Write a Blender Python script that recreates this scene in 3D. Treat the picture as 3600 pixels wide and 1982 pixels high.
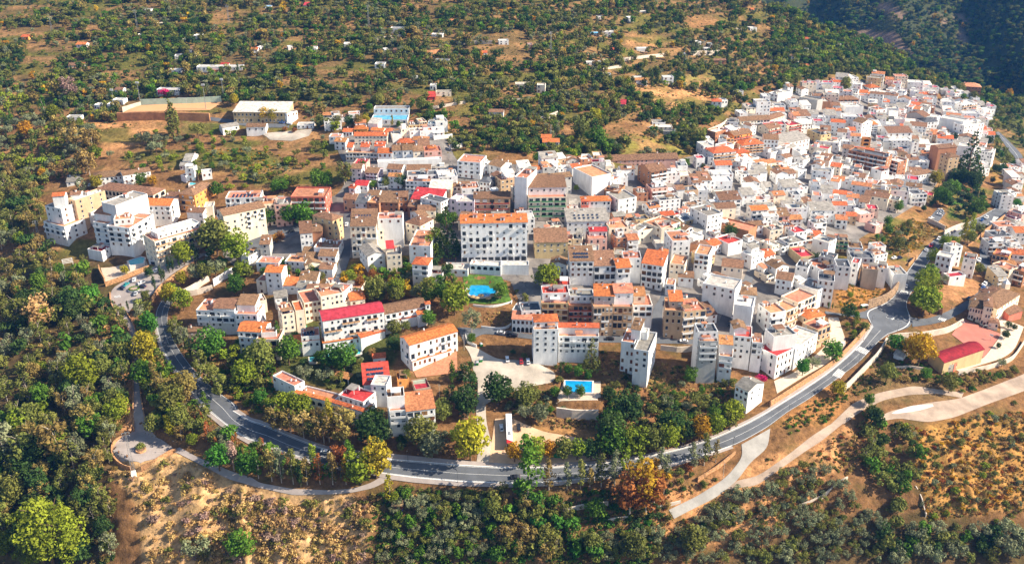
import bpy, math, random
import numpy as np
from mathutils import Vector, Matrix, Euler
R = random.Random(7)
NR = np.random.RandomState(11)
for o in list(bpy.data.objects): bpy.data.objects.remove(o)
SC = bpy.context.scene
COL = SC.collection
# ------------------------------------------------------------------ camera, sky, sun, exposure
F, PW, PH, PITCH, CAMZ = 3300.0, 3600.0, 1982.0, math.radians(25), 245.0
cd = bpy.data.cameras.new('camera'); cam = bpy.data.objects.new('camera', cd); COL.objects.link(cam)
cam.location = (0, 0, CAMZ); cam.rotation_euler = (math.pi/2 - PITCH, 0, 0)
cd.sensor_width = 36; cd.lens = 36*F/PW; cd.clip_start = 1; cd.clip_end = 20000
SC.camera = cam
SUN_EL, SUN_AZ = math.radians(36), math.radians(-5)      # azimuth measured from +x (picture's sunlit side) towards +y
w = bpy.data.worlds.new('World'); SC.world = w; w.use_nodes = True
wn = w.node_tree.nodes; sky = wn.new('ShaderNodeTexSky'); sky.sky_type = 'NISHITA'; sky.sun_disc = False
sky.sun_elevation = SUN_EL; sky.sun_rotation = math.pi/2 - SUN_AZ
w.node_tree.links.new(sky.outputs[0], wn['Background'].inputs[0]); wn['Background'].inputs[1].default_value = 0.085
sl = bpy.data.lights.new('sun', 'SUN'); sl.energy = 5.0; sl.angle = math.radians(0.5); sl.color = (1.0, 0.88, 0.70)
so = bpy.data.objects.new('sun', sl); COL.objects.link(so)
sdir = Vector((math.cos(SUN_EL)*math.cos(SUN_AZ), math.cos(SUN_EL)*math.sin(SUN_AZ), math.sin(SUN_EL)))
so.rotation_euler = sdir.to_track_quat('Z', 'Y').to_euler(); so.location = (300, -300, 600)
VS = SC.view_settings; VS.view_transform = 'Standard'; VS.look = 'None'; VS.gamma = 1; VS.exposure = 1.12
# ------------------------------------------------------------------ picture point -> ground point
SP, CP = math.sin(PITCH), math.cos(PITCH)
def rays(u, v):
    a = (np.asarray(u, float)-PW/2)/F; b = -(np.asarray(v, float)-PH/2)/F
    return a, CP + b*SP, -SP + b*CP
def project(p):
    x, y, z = p[0], p[1], p[2]-CAMZ
    d = y*CP - z*SP
    return PW/2 + F*x/d, PH/2 - F*(y*SP + z*CP)/d, F/d
US = [-1500, -900, 0, 900, 1800, 2700, 3600, 4500, 5100]
VSs = [-300, 0, 300, 500, 700, 1000, 1300, 1660, 1982, 2500]
ST = np.array([
 [2.30, 2.45, 2.62, 2.66, 2.64, 2.35, 1.90, 1.7, 1.6],
 [2.95, 3.15, 3.35, 3.42, 3.40, 3.05, 2.40, 2.1, 1.9],
 [3.70, 3.95, 4.20, 4.30, 4.30, 3.75, 3.00, 2.6, 2.4],
 [4.10, 4.40, 4.70, 4.85, 4.90, 4.35, 3.55, 3.1, 2.9],
 [4.50, 4.80, 5.20, 5.40, 5.50, 5.05, 4.35, 3.8, 3.5],
 [5.30, 5.60, 5.95, 6.25, 6.40, 6.15, 5.60, 5.0, 4.7],
 [6.20, 6.50, 6.80, 7.10, 7.20, 7.05, 6.70, 6.2, 5.9],
 [7.00, 7.30, 7.60, 7.95, 8.00, 7.85, 7.60, 7.2, 7.0],
 [7.40, 7.70, 8.00, 8.30, 8.40, 8.25, 8.00, 7.7, 7.5],
 [7.90, 8.20, 8.50, 8.80, 8.90, 8.80, 8.50, 8.2, 8.0]])
def pch(xk, yk, x):                                        # monotone-ish cubic through knots, along axis 0 of yk
    xk = np.asarray(xk, float); yk = np.asarray(yk, float); x = np.asarray(x, float)
    h = np.diff(xk); dl = np.diff(yk, axis=0)/h.reshape((-1,)+(1,)*(yk.ndim-1))
    m = np.concatenate([dl[:1], (dl[1:]+dl[:-1])/2, dl[-1:]])
    i = np.clip(np.searchsorted(xk, x)-1, 0, len(xk)-2); sh = (-1,)+(1,)*(yk.ndim-1)
    t = ((x-xk[i])/h[i]).reshape(sh); hh = h[i].reshape(sh)
    return ((2*t**3-3*t**2+1)*yk[i] + (t**3-2*t**2+t)*hh*m[i] + (-2*t**3+3*t**2)*yk[i+1] + (t**3-t**2)*hh*m[i+1])
U0, V0, ST8 = -1500, -300, 6.0
NU, NV = int(6600/ST8)+1, int(2800/ST8)+1
uu = U0 + ST8*np.arange(NU); vv = V0 + ST8*np.arange(NV)
SG = pch(US, pch(VSs, ST, vv).T, uu).T                      # [NV, NU] pixels per metre
RIDGE = ([-1500, 2500, 2640, 2700, 2770, 2836, 2878, 2968, 3050, 3123, 3224, 3274, 3330, 3420, 3500, 3600, 3800, 5100],
         [-160, -150, -40, 15, 39, 66, 93, 116, 150, 172, 236, 275, 292, 305, 330, 350, 380, 500])
def ridge(u): return np.interp(u, *RIDGE)
TL = {'D': (0, 0, 2576/3600), 'S': (0, 0, 1)}
for i in range(4):
    TL['T%d' % (i+1)] = (900*i, 0, 2320/900); TL['M%d' % (i+1)] = (900*i, 550, 2552/900)
    TL['L%d' % (i+1)] = (900*i, 1000, 2552/900); TL['B%d' % (i+1)] = (900*i, 1450, 2399/900)
TL['Z1'] = (2300, 300, 2560/650); TL['Z2'] = (2900, 250, 2560/650); TL['Z3'] = (1150, 380, 2560/650)
def px(t, x, y):
    a, b, s = TL[t]; return a + x/s, b + y/s
def poly(txt):                                              # "M1 10,20 30,40 L1 5,6" -> picture points
    out, t = [], 'S'
    for k in txt.split():
        if ',' in k:
            x, y = k.split(','); out.append(px(t, float(x), float(y)))
        else: t = k
    return out
def inpoly(P, u, v):
    u = np.asarray(u); v = np.asarray(v); c = np.zeros(u.shape, bool); n = len(P)
    for i in range(n):
        (x1, y1), (x2, y2) = P[i], P[(i+1) % n]
        if y1 == y2: continue
        c ^= ((y1 > v) != (y2 > v)) & (u < (x2-x1)*(v-y1)/(y2-y1) + x1)
    return c
def blur(a, n):
    for _ in range(n):
        a = (np.roll(a, 1, 0)+np.roll(a, -1, 0)+np.roll(a, 1, 1)+np.roll(a, -1, 1)+2*a)/6
    return a
def vnoise(x, y, seed=0):                                   # smooth value noise on arrays
    xi = np.floor(x).astype(int); yi = np.floor(y).astype(int); fx = x-xi; fy = y-yi
    fx = fx*fx*(3-2*fx); fy = fy*fy*(3-2*fy)
    def h(a, b):
        n = np.sin(a*127.1 + b*311.7 + seed*74.7)*43758.5453
        return n-np.floor(n)
    return (h(xi, yi)*(1-fx)+h(xi+1, yi)*fx)*(1-fy) + (h(xi, yi+1)*(1-fx)+h(xi+1, yi+1)*fx)*fy
# ------------------------------------------------------------------ paved strips: name, material, edge, edge, lift
STRIPS = [
 ('town_paving', 'paving', 'D 560,640 570,575 700,530 850,490 880,440 840,360 900,310 1110,315 1120,400 1250,405 1330,420 1420,430 1500,430 1690,405 1770,385 1850,300 1960,245 2110,205 2200,200', 'D 600,680 700,650 860,650 1080,640 1180,680 1330,720 1350,845 1650,855 1900,890 2000,750 2080,650 2330,500 2400,400 2490,290', .10),
 ('road', 'asphalt', 'L1 1800,30 1730,50 1650,110 1575,210 1535,330 1570,430 1590,560 1650,710 1760,870 1910,1080 2060,1240 B1 1960,-10 2200,175 2399,295 B2 0,250 250,370 450,430 650,500 1000,540 1230,575 1500,610 1900,645 2399,665 B3 400,650 800,610 1100,560 1500,480 1900,370 2130,290 2399,140 L4 200,1270 400,1150 600,1010 800,860 900,790 1030,650 1110,560 1200,500',
  'L1 1860,90 1800,110 1730,150 1680,240 1660,330 1680,440 1730,560 1850,750 2010,935 2200,1090 2400,1230 B1 2180,-10 2300,60 2399,115 B2 0,85 250,200 500,300 700,370 1000,420 1230,445 1500,465 1900,500 2399,525 B3 400,520 800,490 1200,435 1600,345 1900,245 2200,110 2399,0 L4 120,1200 300,1090 600,890 800,720 950,570 1000,490 1040,420', .25),
 ('road', 'asphalt', 'L4 1040,420 1000,340 930,270 1100,220 1200,175 1290,90 1320,0 M4 1250,1400 1290,1300 1400,1130 1500,1000 1560,910 1700,800 1880,740 1980,660 2130,600 2220,540 2300,500',
  'L4 1200,500 1300,470 1440,420 1440,330 1370,230 1370,180 1430,80 1480,0 M4 1480,1380 1510,1250 1600,1050 1680,960 1720,870 1950,780 2130,720 2300,620 2420,540', .25),
 ('road', 'asphalt', 'M4 2300,500 2350,440 2400,330 2460,150 2480,0 T4 2215,1418 2110,1260 2060,1200', 'M4 2420,540 2440,480 2490,330 2530,150 2555,20 T4 2320,1418 2150,1250 2090,1190', .26),
 ('road', 'asphalt', 'L4 1430,330 1560,352 1750,290 1930,200 2080,95 2140,40 M4 2110,1350 2180,1200 2110,1050 2110,900 2150,800', 'L4 1440,425 1600,405 1780,365 1920,290 2010,225 2160,120 M4 2300,1330 2330,1250 2240,1180 2200,1050 2230,900 2250,790', .255),
 ('side_street', 'asphalt', 'L4 990,350 900,330 720,310 570,300', 'L4 960,270 830,300 700,290 570,270', .252),
 ('pavement', 'sidewalk', 'B1 2180,-10 2300,60 2399,115 B2 0,85 250,200 500,300 700,370 1000,420 1230,445 1500,465 1900,500 2399,525 B3 400,520 800,490 1200,435 1600,345 1900,245 2200,110 2399,0 L4 120,1200 300,1090 600,890 800,720 950,570 1000,490 1040,420',
  'B1 2230,-30 2330,40 2399,80 B2 0,55 250,165 500,265 700,330 1000,365 1230,385 1500,410 1900,450 2399,485 B3 400,480 800,455 1200,400 1600,310 1900,210 2200,75 2399,-35 L4 120,1150 300,1040 600,845 770,690 920,550 980,470 1025,400', .34),
 ('pavement', 'sidewalk', 'L1 1535,330 1570,430 1590,560 1650,710 1760,870 1910,1080 2060,1240 B1 1960,-10 2200,175 2399,295 B2 0,250 250,370 450,430 650,500 1000,540 1230,575 1500,610 1900,645 2399,665 B3 400,650 800,610 1100,560 1500,480 1900,370 2060,312',
  'L1 1505,330 1540,440 1565,570 1620,720 1725,880 1870,1085 2010,1250 B1 1920,10 2160,205 2380,330 B2 0,280 250,400 450,460 650,530 1000,570 1230,625 1500,660 1900,690 2399,705 B3 400,690 800,640 1100,590 1500,510 1900,395 2075,335', .34),
 ('ramp', 'concrete', 'B3 2150,300 2165,410 2050,560 1960,640 1750,770 1470,910', 'B3 2420,150 2399,330 2230,470 2110,640 1900,800 1700,900 1520,990', .2),
 ('dirt_track', 'dirt', 'B3 2110,640 2300,590 B4 0,530 200,390 400,230 600,100 L4 600,1418 850,1180 1100,1080 1450,1010 1700,1050 1950,1080', 'B3 2000,720 2300,680 B4 0,610 300,400 500,270 830,0 L4 720,1418 930,1260 1150,1150 1400,1100 1700,1090 1930,1130', .16),
 ('dirt_track', 'dirt', 'L4 1100,1330 1200,1265 1600,1180 1900,1140 2150,1050 2552,890 2700,820', 'L4 1120,1365 1300,1330 1600,1375 1850,1330 2200,1190 2552,1060 2700,1000', .17),
 ('gravel_patch', 'whitegravel', 'L4 1230,1285 1300,1245 1450,1205 1640,1195', 'L4 1260,1290 1400,1275 1520,1255 1650,1215', .2),
 ('path', 'sidewalk', 'L1 1190,310 1300,460 1330,650 1335,1100 1340,1418', 'L1 1262,310 1360,450 1388,650 1392,1100 1450,1418', .22),
 ('terrace_paving', 'sidewalk', 'B1 1250,0 1250,90 1160,200 1070,300 1060,400 1110,480 1240,528', 'B1 1350,0 1400,150 1650,310 1600,350 1540,390 1480,460 1330,530', .23),
 ('path', 'sidewalk', 'B1 1650,308 1850,420 2200,565 2399,620 B2 0,655 350,715 700,728 900,715 1080,660 1190,590 1250,560', 'B1 1600,350 1800,450 2150,630 2399,700 B2 0,700 350,770 700,765 900,750 1120,705 1220,640 1400,620', .23),
 ('plaza', 'sidewalk', 'M1 1640,1040 1440,1150 1250,1240 1110,1320 1095,1418 L1 1105,200 1190,310', 'M1 2100,950 1750,1150 1600,1270 1520,1390 L1 1400,170 1300,250 1262,310', .2),
 ('street', 'asphalt', 'M2 -100,700 100,690 450,690 640,690', 'M2 -100,960 130,890 300,820 440,760', .24),
 ('street', 'asphalt', 'M2 880,560 865,690 850,830 840,970 790,1220', 'M2 935,560 935,690 940,850 945,1000 870,1200', .242),
 ('street', 'asphalt', 'L2 2010,430 2250,432 2552,462 L3 200,500 880,505 1500,530 1840,545', 'L2 2080,600 2260,485 2552,520 L3 200,545 900,578 1450,590 1850,590', .24),
 ('street', 'asphalt', 'M3 1505,950 1500,1150 1490,1418 L3 1400,230 1400,500', 'M3 1560,950 1555,1150 1530,1418 L3 1500,230 1490,520', .243),
 ('street', 'asphalt', 'M3 2480,830 2300,1250 L3 2180,150 2090,300 2050,420', 'M3 2552,830 2420,1200 L3 2300,150 2220,280 2160,430', .244),
 ('dirt_yard', 'palegravel', 'L2 2080,610 2150,720 2160,850 2215,960 2210,1080 2190,1250 B2 2075,100 2090,300 2065,480', 'L2 2180,620 2400,740 L3 200,760 450,880 420,980 150,1000 L2 2340,960 2290,1070 2290,1300 B2 2160,100 2200,260 2260,480', .18),
 ('car_park', 'paledirt', 'B2 2240,60 2399,50 B3 100,100 300,180 600,230 870,330', 'B2 2180,480 2399,485 B3 200,480 400,478 600,470 870,430', .19),
 ('school_court', 'court', 'L4 1830,500 1950,345', 'L4 2150,735 2325,495', .22),
 ('school_yard', 'palepaving', 'L4 1860,850 2150,740 2330,500 2300,330', 'L4 1900,870 2340,735 2460,650 2552,420', .2),
 ('pool_terrace', 'palepaving', 'L3 440,1195 475,1060 510,935', 'L3 885,1195 885,1060 885,935', .2),
 ('terrace_paving', 'palepaving', 'M1 1005,1115 1150,1105 1300,1060 1460,1040', 'M1 1050,1260 1200,1205 1330,1150 1475,1090', .25),
 ('terrace_paving', 'palepaving', 'L4 60,960 260,880 480,700 620,560 600,330', 'L4 90,1090 330,935 600,785 790,610 700,330', .21),
 ('football_pitch', 'clay', 'T1 1275,955 2020,925', 'T1 1090,1015 1905,1000', .2),
 ('pool_lawn', 'grass', 'M2 2060,1180 2250,1180 2450,1200', 'L2 2100,180 2300,195 2552,170', .2),
 ('hotel_terrace', 'terracotta', 'L2 1540,800 2000,650', 'L2 1600,930 2010,880', .2),
 ('car_park', 'asphalt', 'M4 1600,620 1700,510', 'M4 1700,650 1770,560', .22),
 ('road', 'asphalt', 'T1 1880,1060 2050,1080 2320,1120 T2 300,1120', 'T1 1880,1090 2050,1115 2320,1160 T2 300,1160', .2),
 ('dirt_yard', 'palegravel', 'T2 60,1210 300,1190 520,1170', 'T2 130,1270 330,1280 480,1230', .2),
]
BUILT = np.zeros((NV, NU)); gu, gv = np.meshgrid(uu, vv)
for nm, mt, a, b, z in STRIPS:
    P = poly(a) + poly(b)[::-1]; BUILT = np.maximum(BUILT, inpoly(P, gu, gv))
BUILT = blur(np.clip(blur(BUILT, 6)*4, 0, 1), 6)
# ------------------------------------------------------------------ ground relief (terraces on the wild slopes)
def base_pts(u, v, s):
    a, b, c = rays(u, v); d = F/s; return np.stack([a*d, b*d, CAMZ + c*d], -1)
PG = base_pts(gu, gv, SG)
z = PG[..., 2]; wild = 1-BUILT
zz = z + 5*vnoise(PG[..., 0]/70, PG[..., 1]/70, 3)
st = 3.8; q = zz/st; fr = q-np.floor(q)
terr = (np.floor(q) + np.clip((fr-.55)/.45, 0, 1)**1.0)*st - zz
PG[..., 2] += wild*(0.75*terr*(gv < 900) + .35*terr*(gv >= 900) + .8*(vnoise(PG[..., 0]/9, PG[..., 1]/9, 5)-.5) + 3.0*(vnoise(PG[..., 0]/45, PG[..., 1]/45, 9)-.5))
FLATS = ['M2 2110,1290 2150,1258 2240,1245 2300,1262 2350,1300 2395,1305 2405,1340 2380,1375 2300,1392 2200,1395 2130,1380 2105,1340', 'L2 670,660 900,622 1035,600 1050,640 1040,690 820,720 690,715', 'L2 530,708 598,705 600,765 535,770', 'L3 440,1195 510,935 885,935 885,1195', 'M1 1280,1040 1400,1000 1440,1010 1430,1060 1300,1085', 'B1 1250,90 1650,310 1480,500 1240,530 1060,400']
for t in FLATS:                                              # level ground for pools and terraces
    m = inpoly(poly(t), gu, gv).astype(float); zm = (PG[..., 2]*m).sum()/max(1, m.sum()); m = np.clip(blur(m, 5)*3, 0, 1); PG[..., 2] = PG[..., 2]*(1-m) + (zm-(.9 if t[0] != 'B' and '440,1195' not in t else 0))*m
gul = blur(inpoly(poly('B1 1020,620 1330,620 1600,420 2399,740 B2 900,790 1120,800 1080,1100 1000,1700 B1 1200,1700 1050,900'), gu, gv).astype(float), 10)
rg = 1-np.abs(2*vnoise(PG[..., 0]/13+.02*PG[..., 1], PG[..., 1]/34, 13)-1); rg2 = 1-np.abs(2*vnoise(PG[..., 0]/6, PG[..., 1]/11, 14)-1)
PG[..., 2] += gul*wild*(5.5*(rg-.5) + 2.2*(rg2-.5))
gul2 = blur(inpoly(poly('B3 1500,1050 2300,700 B4 0,640 800,120 1300,150 2500,0 2500,1000 1500,1050 B3 1700,1500'), gu, gv).astype(float), 8)
PG[..., 2] += gul2*wild*(2.4*(rg2-.5) + 1.6*np.clip(np.sin(PG[..., 1]/3.2+3*vnoise(PG[..., 0]/30, PG[..., 1]/30, 15)), -.3, 1))
# beyond the skyline the ground falls away
rd = ridge(gu); back = np.clip(rd-gv, 0, None)
ir = np.clip(((rd-V0)/ST8), 0, NV-2); i0 = ir.astype(int); fr = (ir-i0)[..., None]; ju = np.broadcast_to(np.arange(NU), gu.shape)
PRr = PG[i0, ju]*(1-fr) + PG[i0+1, ju]*fr
hd = PRr[..., :2]/np.linalg.norm(PRr[..., :2], axis=-1, keepdims=True)
bk = back[..., None]
PB = PRr.copy(); PB[..., :2] += hd*bk*1.6; PB[..., 2] -= back*.75
PG = np.where(bk > 0, PB, PG)
def G(u, v):
    u = np.asarray(u, float); v = np.asarray(v, float)
    x = np.clip((u-U0)/ST8, 0, NU-1.001); y = np.clip((np.maximum(v, ridge(u)+1)-V0)/ST8, 0, NV-1.001)
    i = y.astype(int); j = x.astype(int); fy = (y-i)[..., None]; fx = (x-j)[..., None]
    return (PG[i, j]*(1-fx)+PG[i, j+1]*fx)*(1-fy) + (PG[i+1, j]*(1-fx)+PG[i+1, j+1]*fx)*fy
def GV(u, v): return Vector([float(k) for k in G(u, v)])
# ------------------------------------------------------------------ materials
MATS = {}
def node(nt, t, **k):
    n = nt.nodes.new(t)
    for a, b in k.items(): setattr(n, a, b)
    return n
def mat(name, col, rough=.9, var=.18, scale=.6, dark=None, bump=0, bscale=3, spec=.2, metal=0, trans=0, objvar=0, stretch=0):
    m = bpy.data.materials.new(name); m.use_nodes = True; nt = m.node_tree; b = nt.nodes['Principled BSDF']; L = nt.links.new
    b.inputs['Roughness'].default_value = rough; b.inputs['Specular IOR Level'].default_value = spec; b.inputs['Metallic'].default_value = metal
    tc = node(nt, 'ShaderNodeTexCoord'); nz = node(nt, 'ShaderNodeTexNoise'); nz.inputs['Scale'].default_value = scale; nz.inputs['Detail'].default_value = 5
    nz.inputs['Roughness'].default_value = .65
    if stretch:                                             # rain streaks run down
        mp = node(nt, 'ShaderNodeMapping'); mp.inputs['Scale'].default_value = (1, 1, stretch); L(tc.outputs['Object'], mp.inputs['Vector']); L(mp.outputs[0], nz.inputs['Vector'])
    else: L(tc.outputs['Object'], nz.inputs['Vector'])
    cr = node(nt, 'ShaderNodeValToRGB'); L(nz.outputs[0], cr.inputs[0])
    d = dark or [c*(1-var*1.6) for c in col]; l = [min(1, c*(1+var)) for c in col]
    cr.color_ramp.elements[0].position = .36; cr.color_ramp.elements[1].position = .64
    cr.color_ramp.elements[0].color = (*d[:3], 1); cr.color_ramp.elements[1].color = (*l[:3], 1)
    out = cr.outputs[0]
    if objvar:
        oi = node(nt, 'ShaderNodeObjectInfo'); hs = node(nt, 'ShaderNodeHueSaturation')
        mr = node(nt, 'ShaderNodeMapRange'); mr.inputs[3].default_value = 1-objvar; mr.inputs[4].default_value = 1+objvar
        L(oi.outputs['Random'], mr.inputs[0]); L(mr.outputs[0], hs.inputs['Value'])
        m2 = node(nt, 'ShaderNodeMapRange'); m2.inputs[3].default_value = .5-objvar*.06; m2.inputs[4].default_value = .5+objvar*.06
        mu = node(nt, 'ShaderNodeMath', operation='MULTIPLY'); mu.inputs[1].default_value = 7.31; f2 = node(nt, 'ShaderNodeMath', operation='FRACT')
        L(oi.outputs['Random'], mu.inputs[0]); L(mu.outputs[0], f2.inputs[0]); L(f2.outputs[0], m2.inputs[0]); L(m2.outputs[0], hs.inputs['Hue'])
        L(out, hs.inputs['Color']); out = hs.outputs[0]
    L(out, b.inputs['Base Color'])
    if bump:
        n2 = node(nt, 'ShaderNodeTexNoise'); n2.inputs['Scale'].default_value = bscale; n2.inputs['Detail'].default_value = 4; L(tc.outputs['Object'], n2.inputs['Vector'])
        bp = node(nt, 'ShaderNodeBump'); bp.inputs['Strength'].default_value = bump; bp.inputs['Distance'].default_value = .3
        L(n2.outputs[0], bp.inputs['Height']); L(bp.outputs[0], b.inputs['Normal'])
    if trans:
        tr = node(nt, 'ShaderNodeBsdfTranslucent'); L(out, tr.inputs['Color']); mx = node(nt, 'ShaderNodeMixShader'); mx.inputs[0].default_value = trans
        L(b.outputs[0], mx.inputs[1]); L(tr.outputs[0], mx.inputs[2]); L(mx.outputs[0], nt.nodes['Material Output'].inputs[0])
    MATS[name] = m; return m
def tile_mat(name, col, alt):
    m = mat(name, col, rough=.85, var=.2, scale=.9, dark=alt, objvar=.16); nt = m.node_tree; L = nt.links.new
    tc = node(nt, 'ShaderNodeTexCoord'); wv = node(nt, 'ShaderNodeTexWave'); wv.bands_direction = 'X'; wv.inputs['Scale'].default_value = 1.6; wv.inputs['Distortion'].default_value = .6
    L(tc.outputs['Object'], wv.inputs[0]); bp = node(nt, 'ShaderNodeBump'); bp.inputs['Strength'].default_value = .7; bp.inputs['Distance'].default_value = .12
    L(wv.outputs[1], bp.inputs['Height']); L(bp.outputs[0], nt.nodes['Principled BSDF'].inputs['Normal'])
WALL = {'w': ('white', (.80, .79, .77)), 'c': ('cream', (.80, .69, .54)), 'k': ('pink', (.68, .40, .33)), 'o': ('orange', (.72, .33, .09)), 'y': ('ochre', (.62, .46, .24)),
        'b': ('brick', (.40, .19, .10)), 'r': ('red', (.52, .05, .04)), 'g': ('grey', (.42, .41, .39)), 'l': ('lilac', (.56, .48, .54)), 't': ('tan', (.52, .36, .22)), 's': ('salmon', (.66, .19, .12)), 'n': ('stone', (.45, .36, .27))}
ROOF = {'r': ('red tiled', (.60, .165, .055)), 'R': ('crimson', (.42, .04, .04)), 'C': ('deep crimson', (.22, .012, .03)), 't': ('terracotta', (.50, .21, .12)), 'b': ('brown tiled', (.27, .15, .085)), 'g': ('grey sheet', (.27, .25, .22)),
        'w': ('pale', (.58, .54, .48)), 'd': ('dark grey', (.10, .105, .12)), 'o': ('orange tiled', (.52, .22, .09)), 'B': ('blue', (.12, .38, .62))}
for k, (n, c) in WALL.items(): mat('wall_'+n, c, rough=.9, var=.09, scale=.4, objvar=.09, bump=.15, bscale=1.5, stretch=.3)
for k, (n, c) in ROOF.items():
    nm = 'roof_'+n.replace(' ', '_')
    if k in 'rbo': tile_mat(nm, c, [x*.55 for x in c])
    else: mat(nm, c, rough=.85, var=.22, scale=.5, objvar=.2, bump=.2, bscale=1)
mat('asphalt', (.115, .123, .138), var=.14, scale=.12, bump=.1); mat('sidewalk', (.36, .31, .285), var=.10, scale=.2); mat('paving', (.20, .18, .165), var=.25, scale=.1)
mat('concrete', (.36, .34, .31), var=.12, scale=.15, bump=.3); mat('dirt', (.40, .305, .235), var=.18, scale=.12, bump=.4); mat('whitegravel', (.62, .58, .54), var=.12, scale=.2)
mat('palegravel', (.46, .40, .33), var=.18, scale=.09, bump=.4); mat('paledirt', (.60, .40, .25), var=.16, scale=.09, bump=.4); mat('court', (.42, .16, .12), var=.08, scale=.1)
mat('palepaving', (.58, .47, .37), var=.08); mat('clay', (.62, .33, .16), var=.07, scale=.05); mat('grass', (.075, .15, .02), var=.35, scale=.3, bump=.4); mat('terracotta', (.50, .22, .12), var=.15, scale=.8)
mat('line_white', (.75, .75, .74), var=.12, scale=1.2); mat('stone_wall', (.50, .27, .13), var=.3, scale=1.1, bump=.6, bscale=2.5); mat('rough_stone', (.36, .24, .15), var=.35, scale=.8, bump=.8, bscale=2)
mat('pale_wall', (.62, .53, .44), var=.12, scale=.25, bump=.2); mat('white_wall', (.80, .78, .75), var=.06, scale=.3); mat('green_wall', (.50, .64, .50), var=.1, scale=.2); mat('clay_bank', (.55, .26, .12), var=.2, scale=.2, bump=.5)
mat('glass', (.03, .04, .055), rough=.15, var=.3, spec=.6, objvar=.5); mat('frame_white', (.74, .74, .73), var=.03); mat('wood', (.17, .075, .035), var=.2, scale=2, objvar=.4); mat('blind', (.60, .59, .56), var=.05, objvar=.15)
mat('rail', (.62, .61, .60), var=.05); mat('rail_green', (.10, .25, .12), var=.08); mat('rail_red', (.42, .10, .06), var=.1); mat('rail_tan', (.50, .30, .16), var=.1); mat('solar', (.02, .035, .075), rough=.2, var=.3, spec=.7)
mat('metal', (.42, .42, .42), rough=.45, metal=.6); mat('dark_metal', (.03, .03, .033), rough=.5); mat('black', (.012, .012, .013), rough=.6); mat('rubber', (.02, .02, .02)); mat('car_glass', (.02, .025, .03), rough=.08, spec=.8)
mat('pool_tile', (.02, .26, .62), var=.05, scale=.3); mat('pool_edge', (.70, .62, .55), var=.05); mat('trunk', (.16, .10, .06), var=.3, scale=3); mat('pale_trunk', (.50, .42, .34), var=.25, scale=3); mat('awning_green', (.05, .33, .22)); mat('awning_blue', (.10, .36, .66))
mat('magenta', (.6, .02, .14)); mat('straw', (.42, .28, .14), var=.3, scale=3); mat('rust', (.33, .13, .05)); mat('blue_plastic', (.02, .12, .45)); mat('green_plastic', (.03, .22, .05))
for n, c in dict(white=(.78, .78, .78), black=(.02, .02, .025), blue=(.03, .10, .30), navy=(.015, .02, .06), red=(.52, .03, .03), silver=(.45, .46, .48), teal=(.02, .24, .26)).items(): mat('paint_'+n, c, rough=.25, var=.02, spec=.6)
hm = bpy.data.materials.new('haze'); hm.use_nodes = True; hm.node_tree.nodes.clear(); ho = hm.node_tree.nodes.new('ShaderNodeOutputMaterial'); hv = hm.node_tree.nodes.new('ShaderNodeVolumePrincipled')
hv.inputs['Density'].default_value = .00006; hv.inputs['Color'].default_value = (.10, .36, 1, 1); hv.inputs['Anisotropy'].default_value = .1; hm.node_tree.links.new(hv.outputs[0], ho.inputs['Volume']); MATS['haze'] = hm
# water
def water():
    m = mat('water', (.01, .30, .62), rough=.04, var=.18, scale=.35, spec=.5); nt = m.node_tree; L = nt.links.new
    wv = node(nt, 'ShaderNodeTexNoise'); wv.inputs['Scale'].default_value = 1.3; bp = node(nt, 'ShaderNodeBump'); bp.inputs['Strength'].default_value = .15
    L(wv.outputs[0], bp.inputs['Height']); L(bp.outputs[0], nt.nodes['Principled BSDF'].inputs['Normal'])
    mat('water_pale', (.10, .50, .56), rough=.05, var=.1, spec=.5)
water()
LEAF = {'dark': (.05, .09, .02), 'green': (.085, .165, .016), 'olive': (.155, .165, .035), 'grey': (.19, .21, .11), 'yellow': (.30, .26, .018), 'lime': (.19, .235, .018), 'gold': (.42, .24, .015),
        'brown': (.26, .19, .055), 'rust': (.30, .115, .03), 'straw': (.46, .31, .12), 'blue': (.05, .085, .04), 'bright': (.065, .17, .02), 'mauve': (.30, .20, .155), 'cypress': (.042, .075, .018)}
for n, c in LEAF.items(): c = [k*1.22 for k in c]; mat('leaf_'+n, c, rough=.75, var=.28, scale=.3, spec=.12, trans=.28, objvar=.24)
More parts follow.
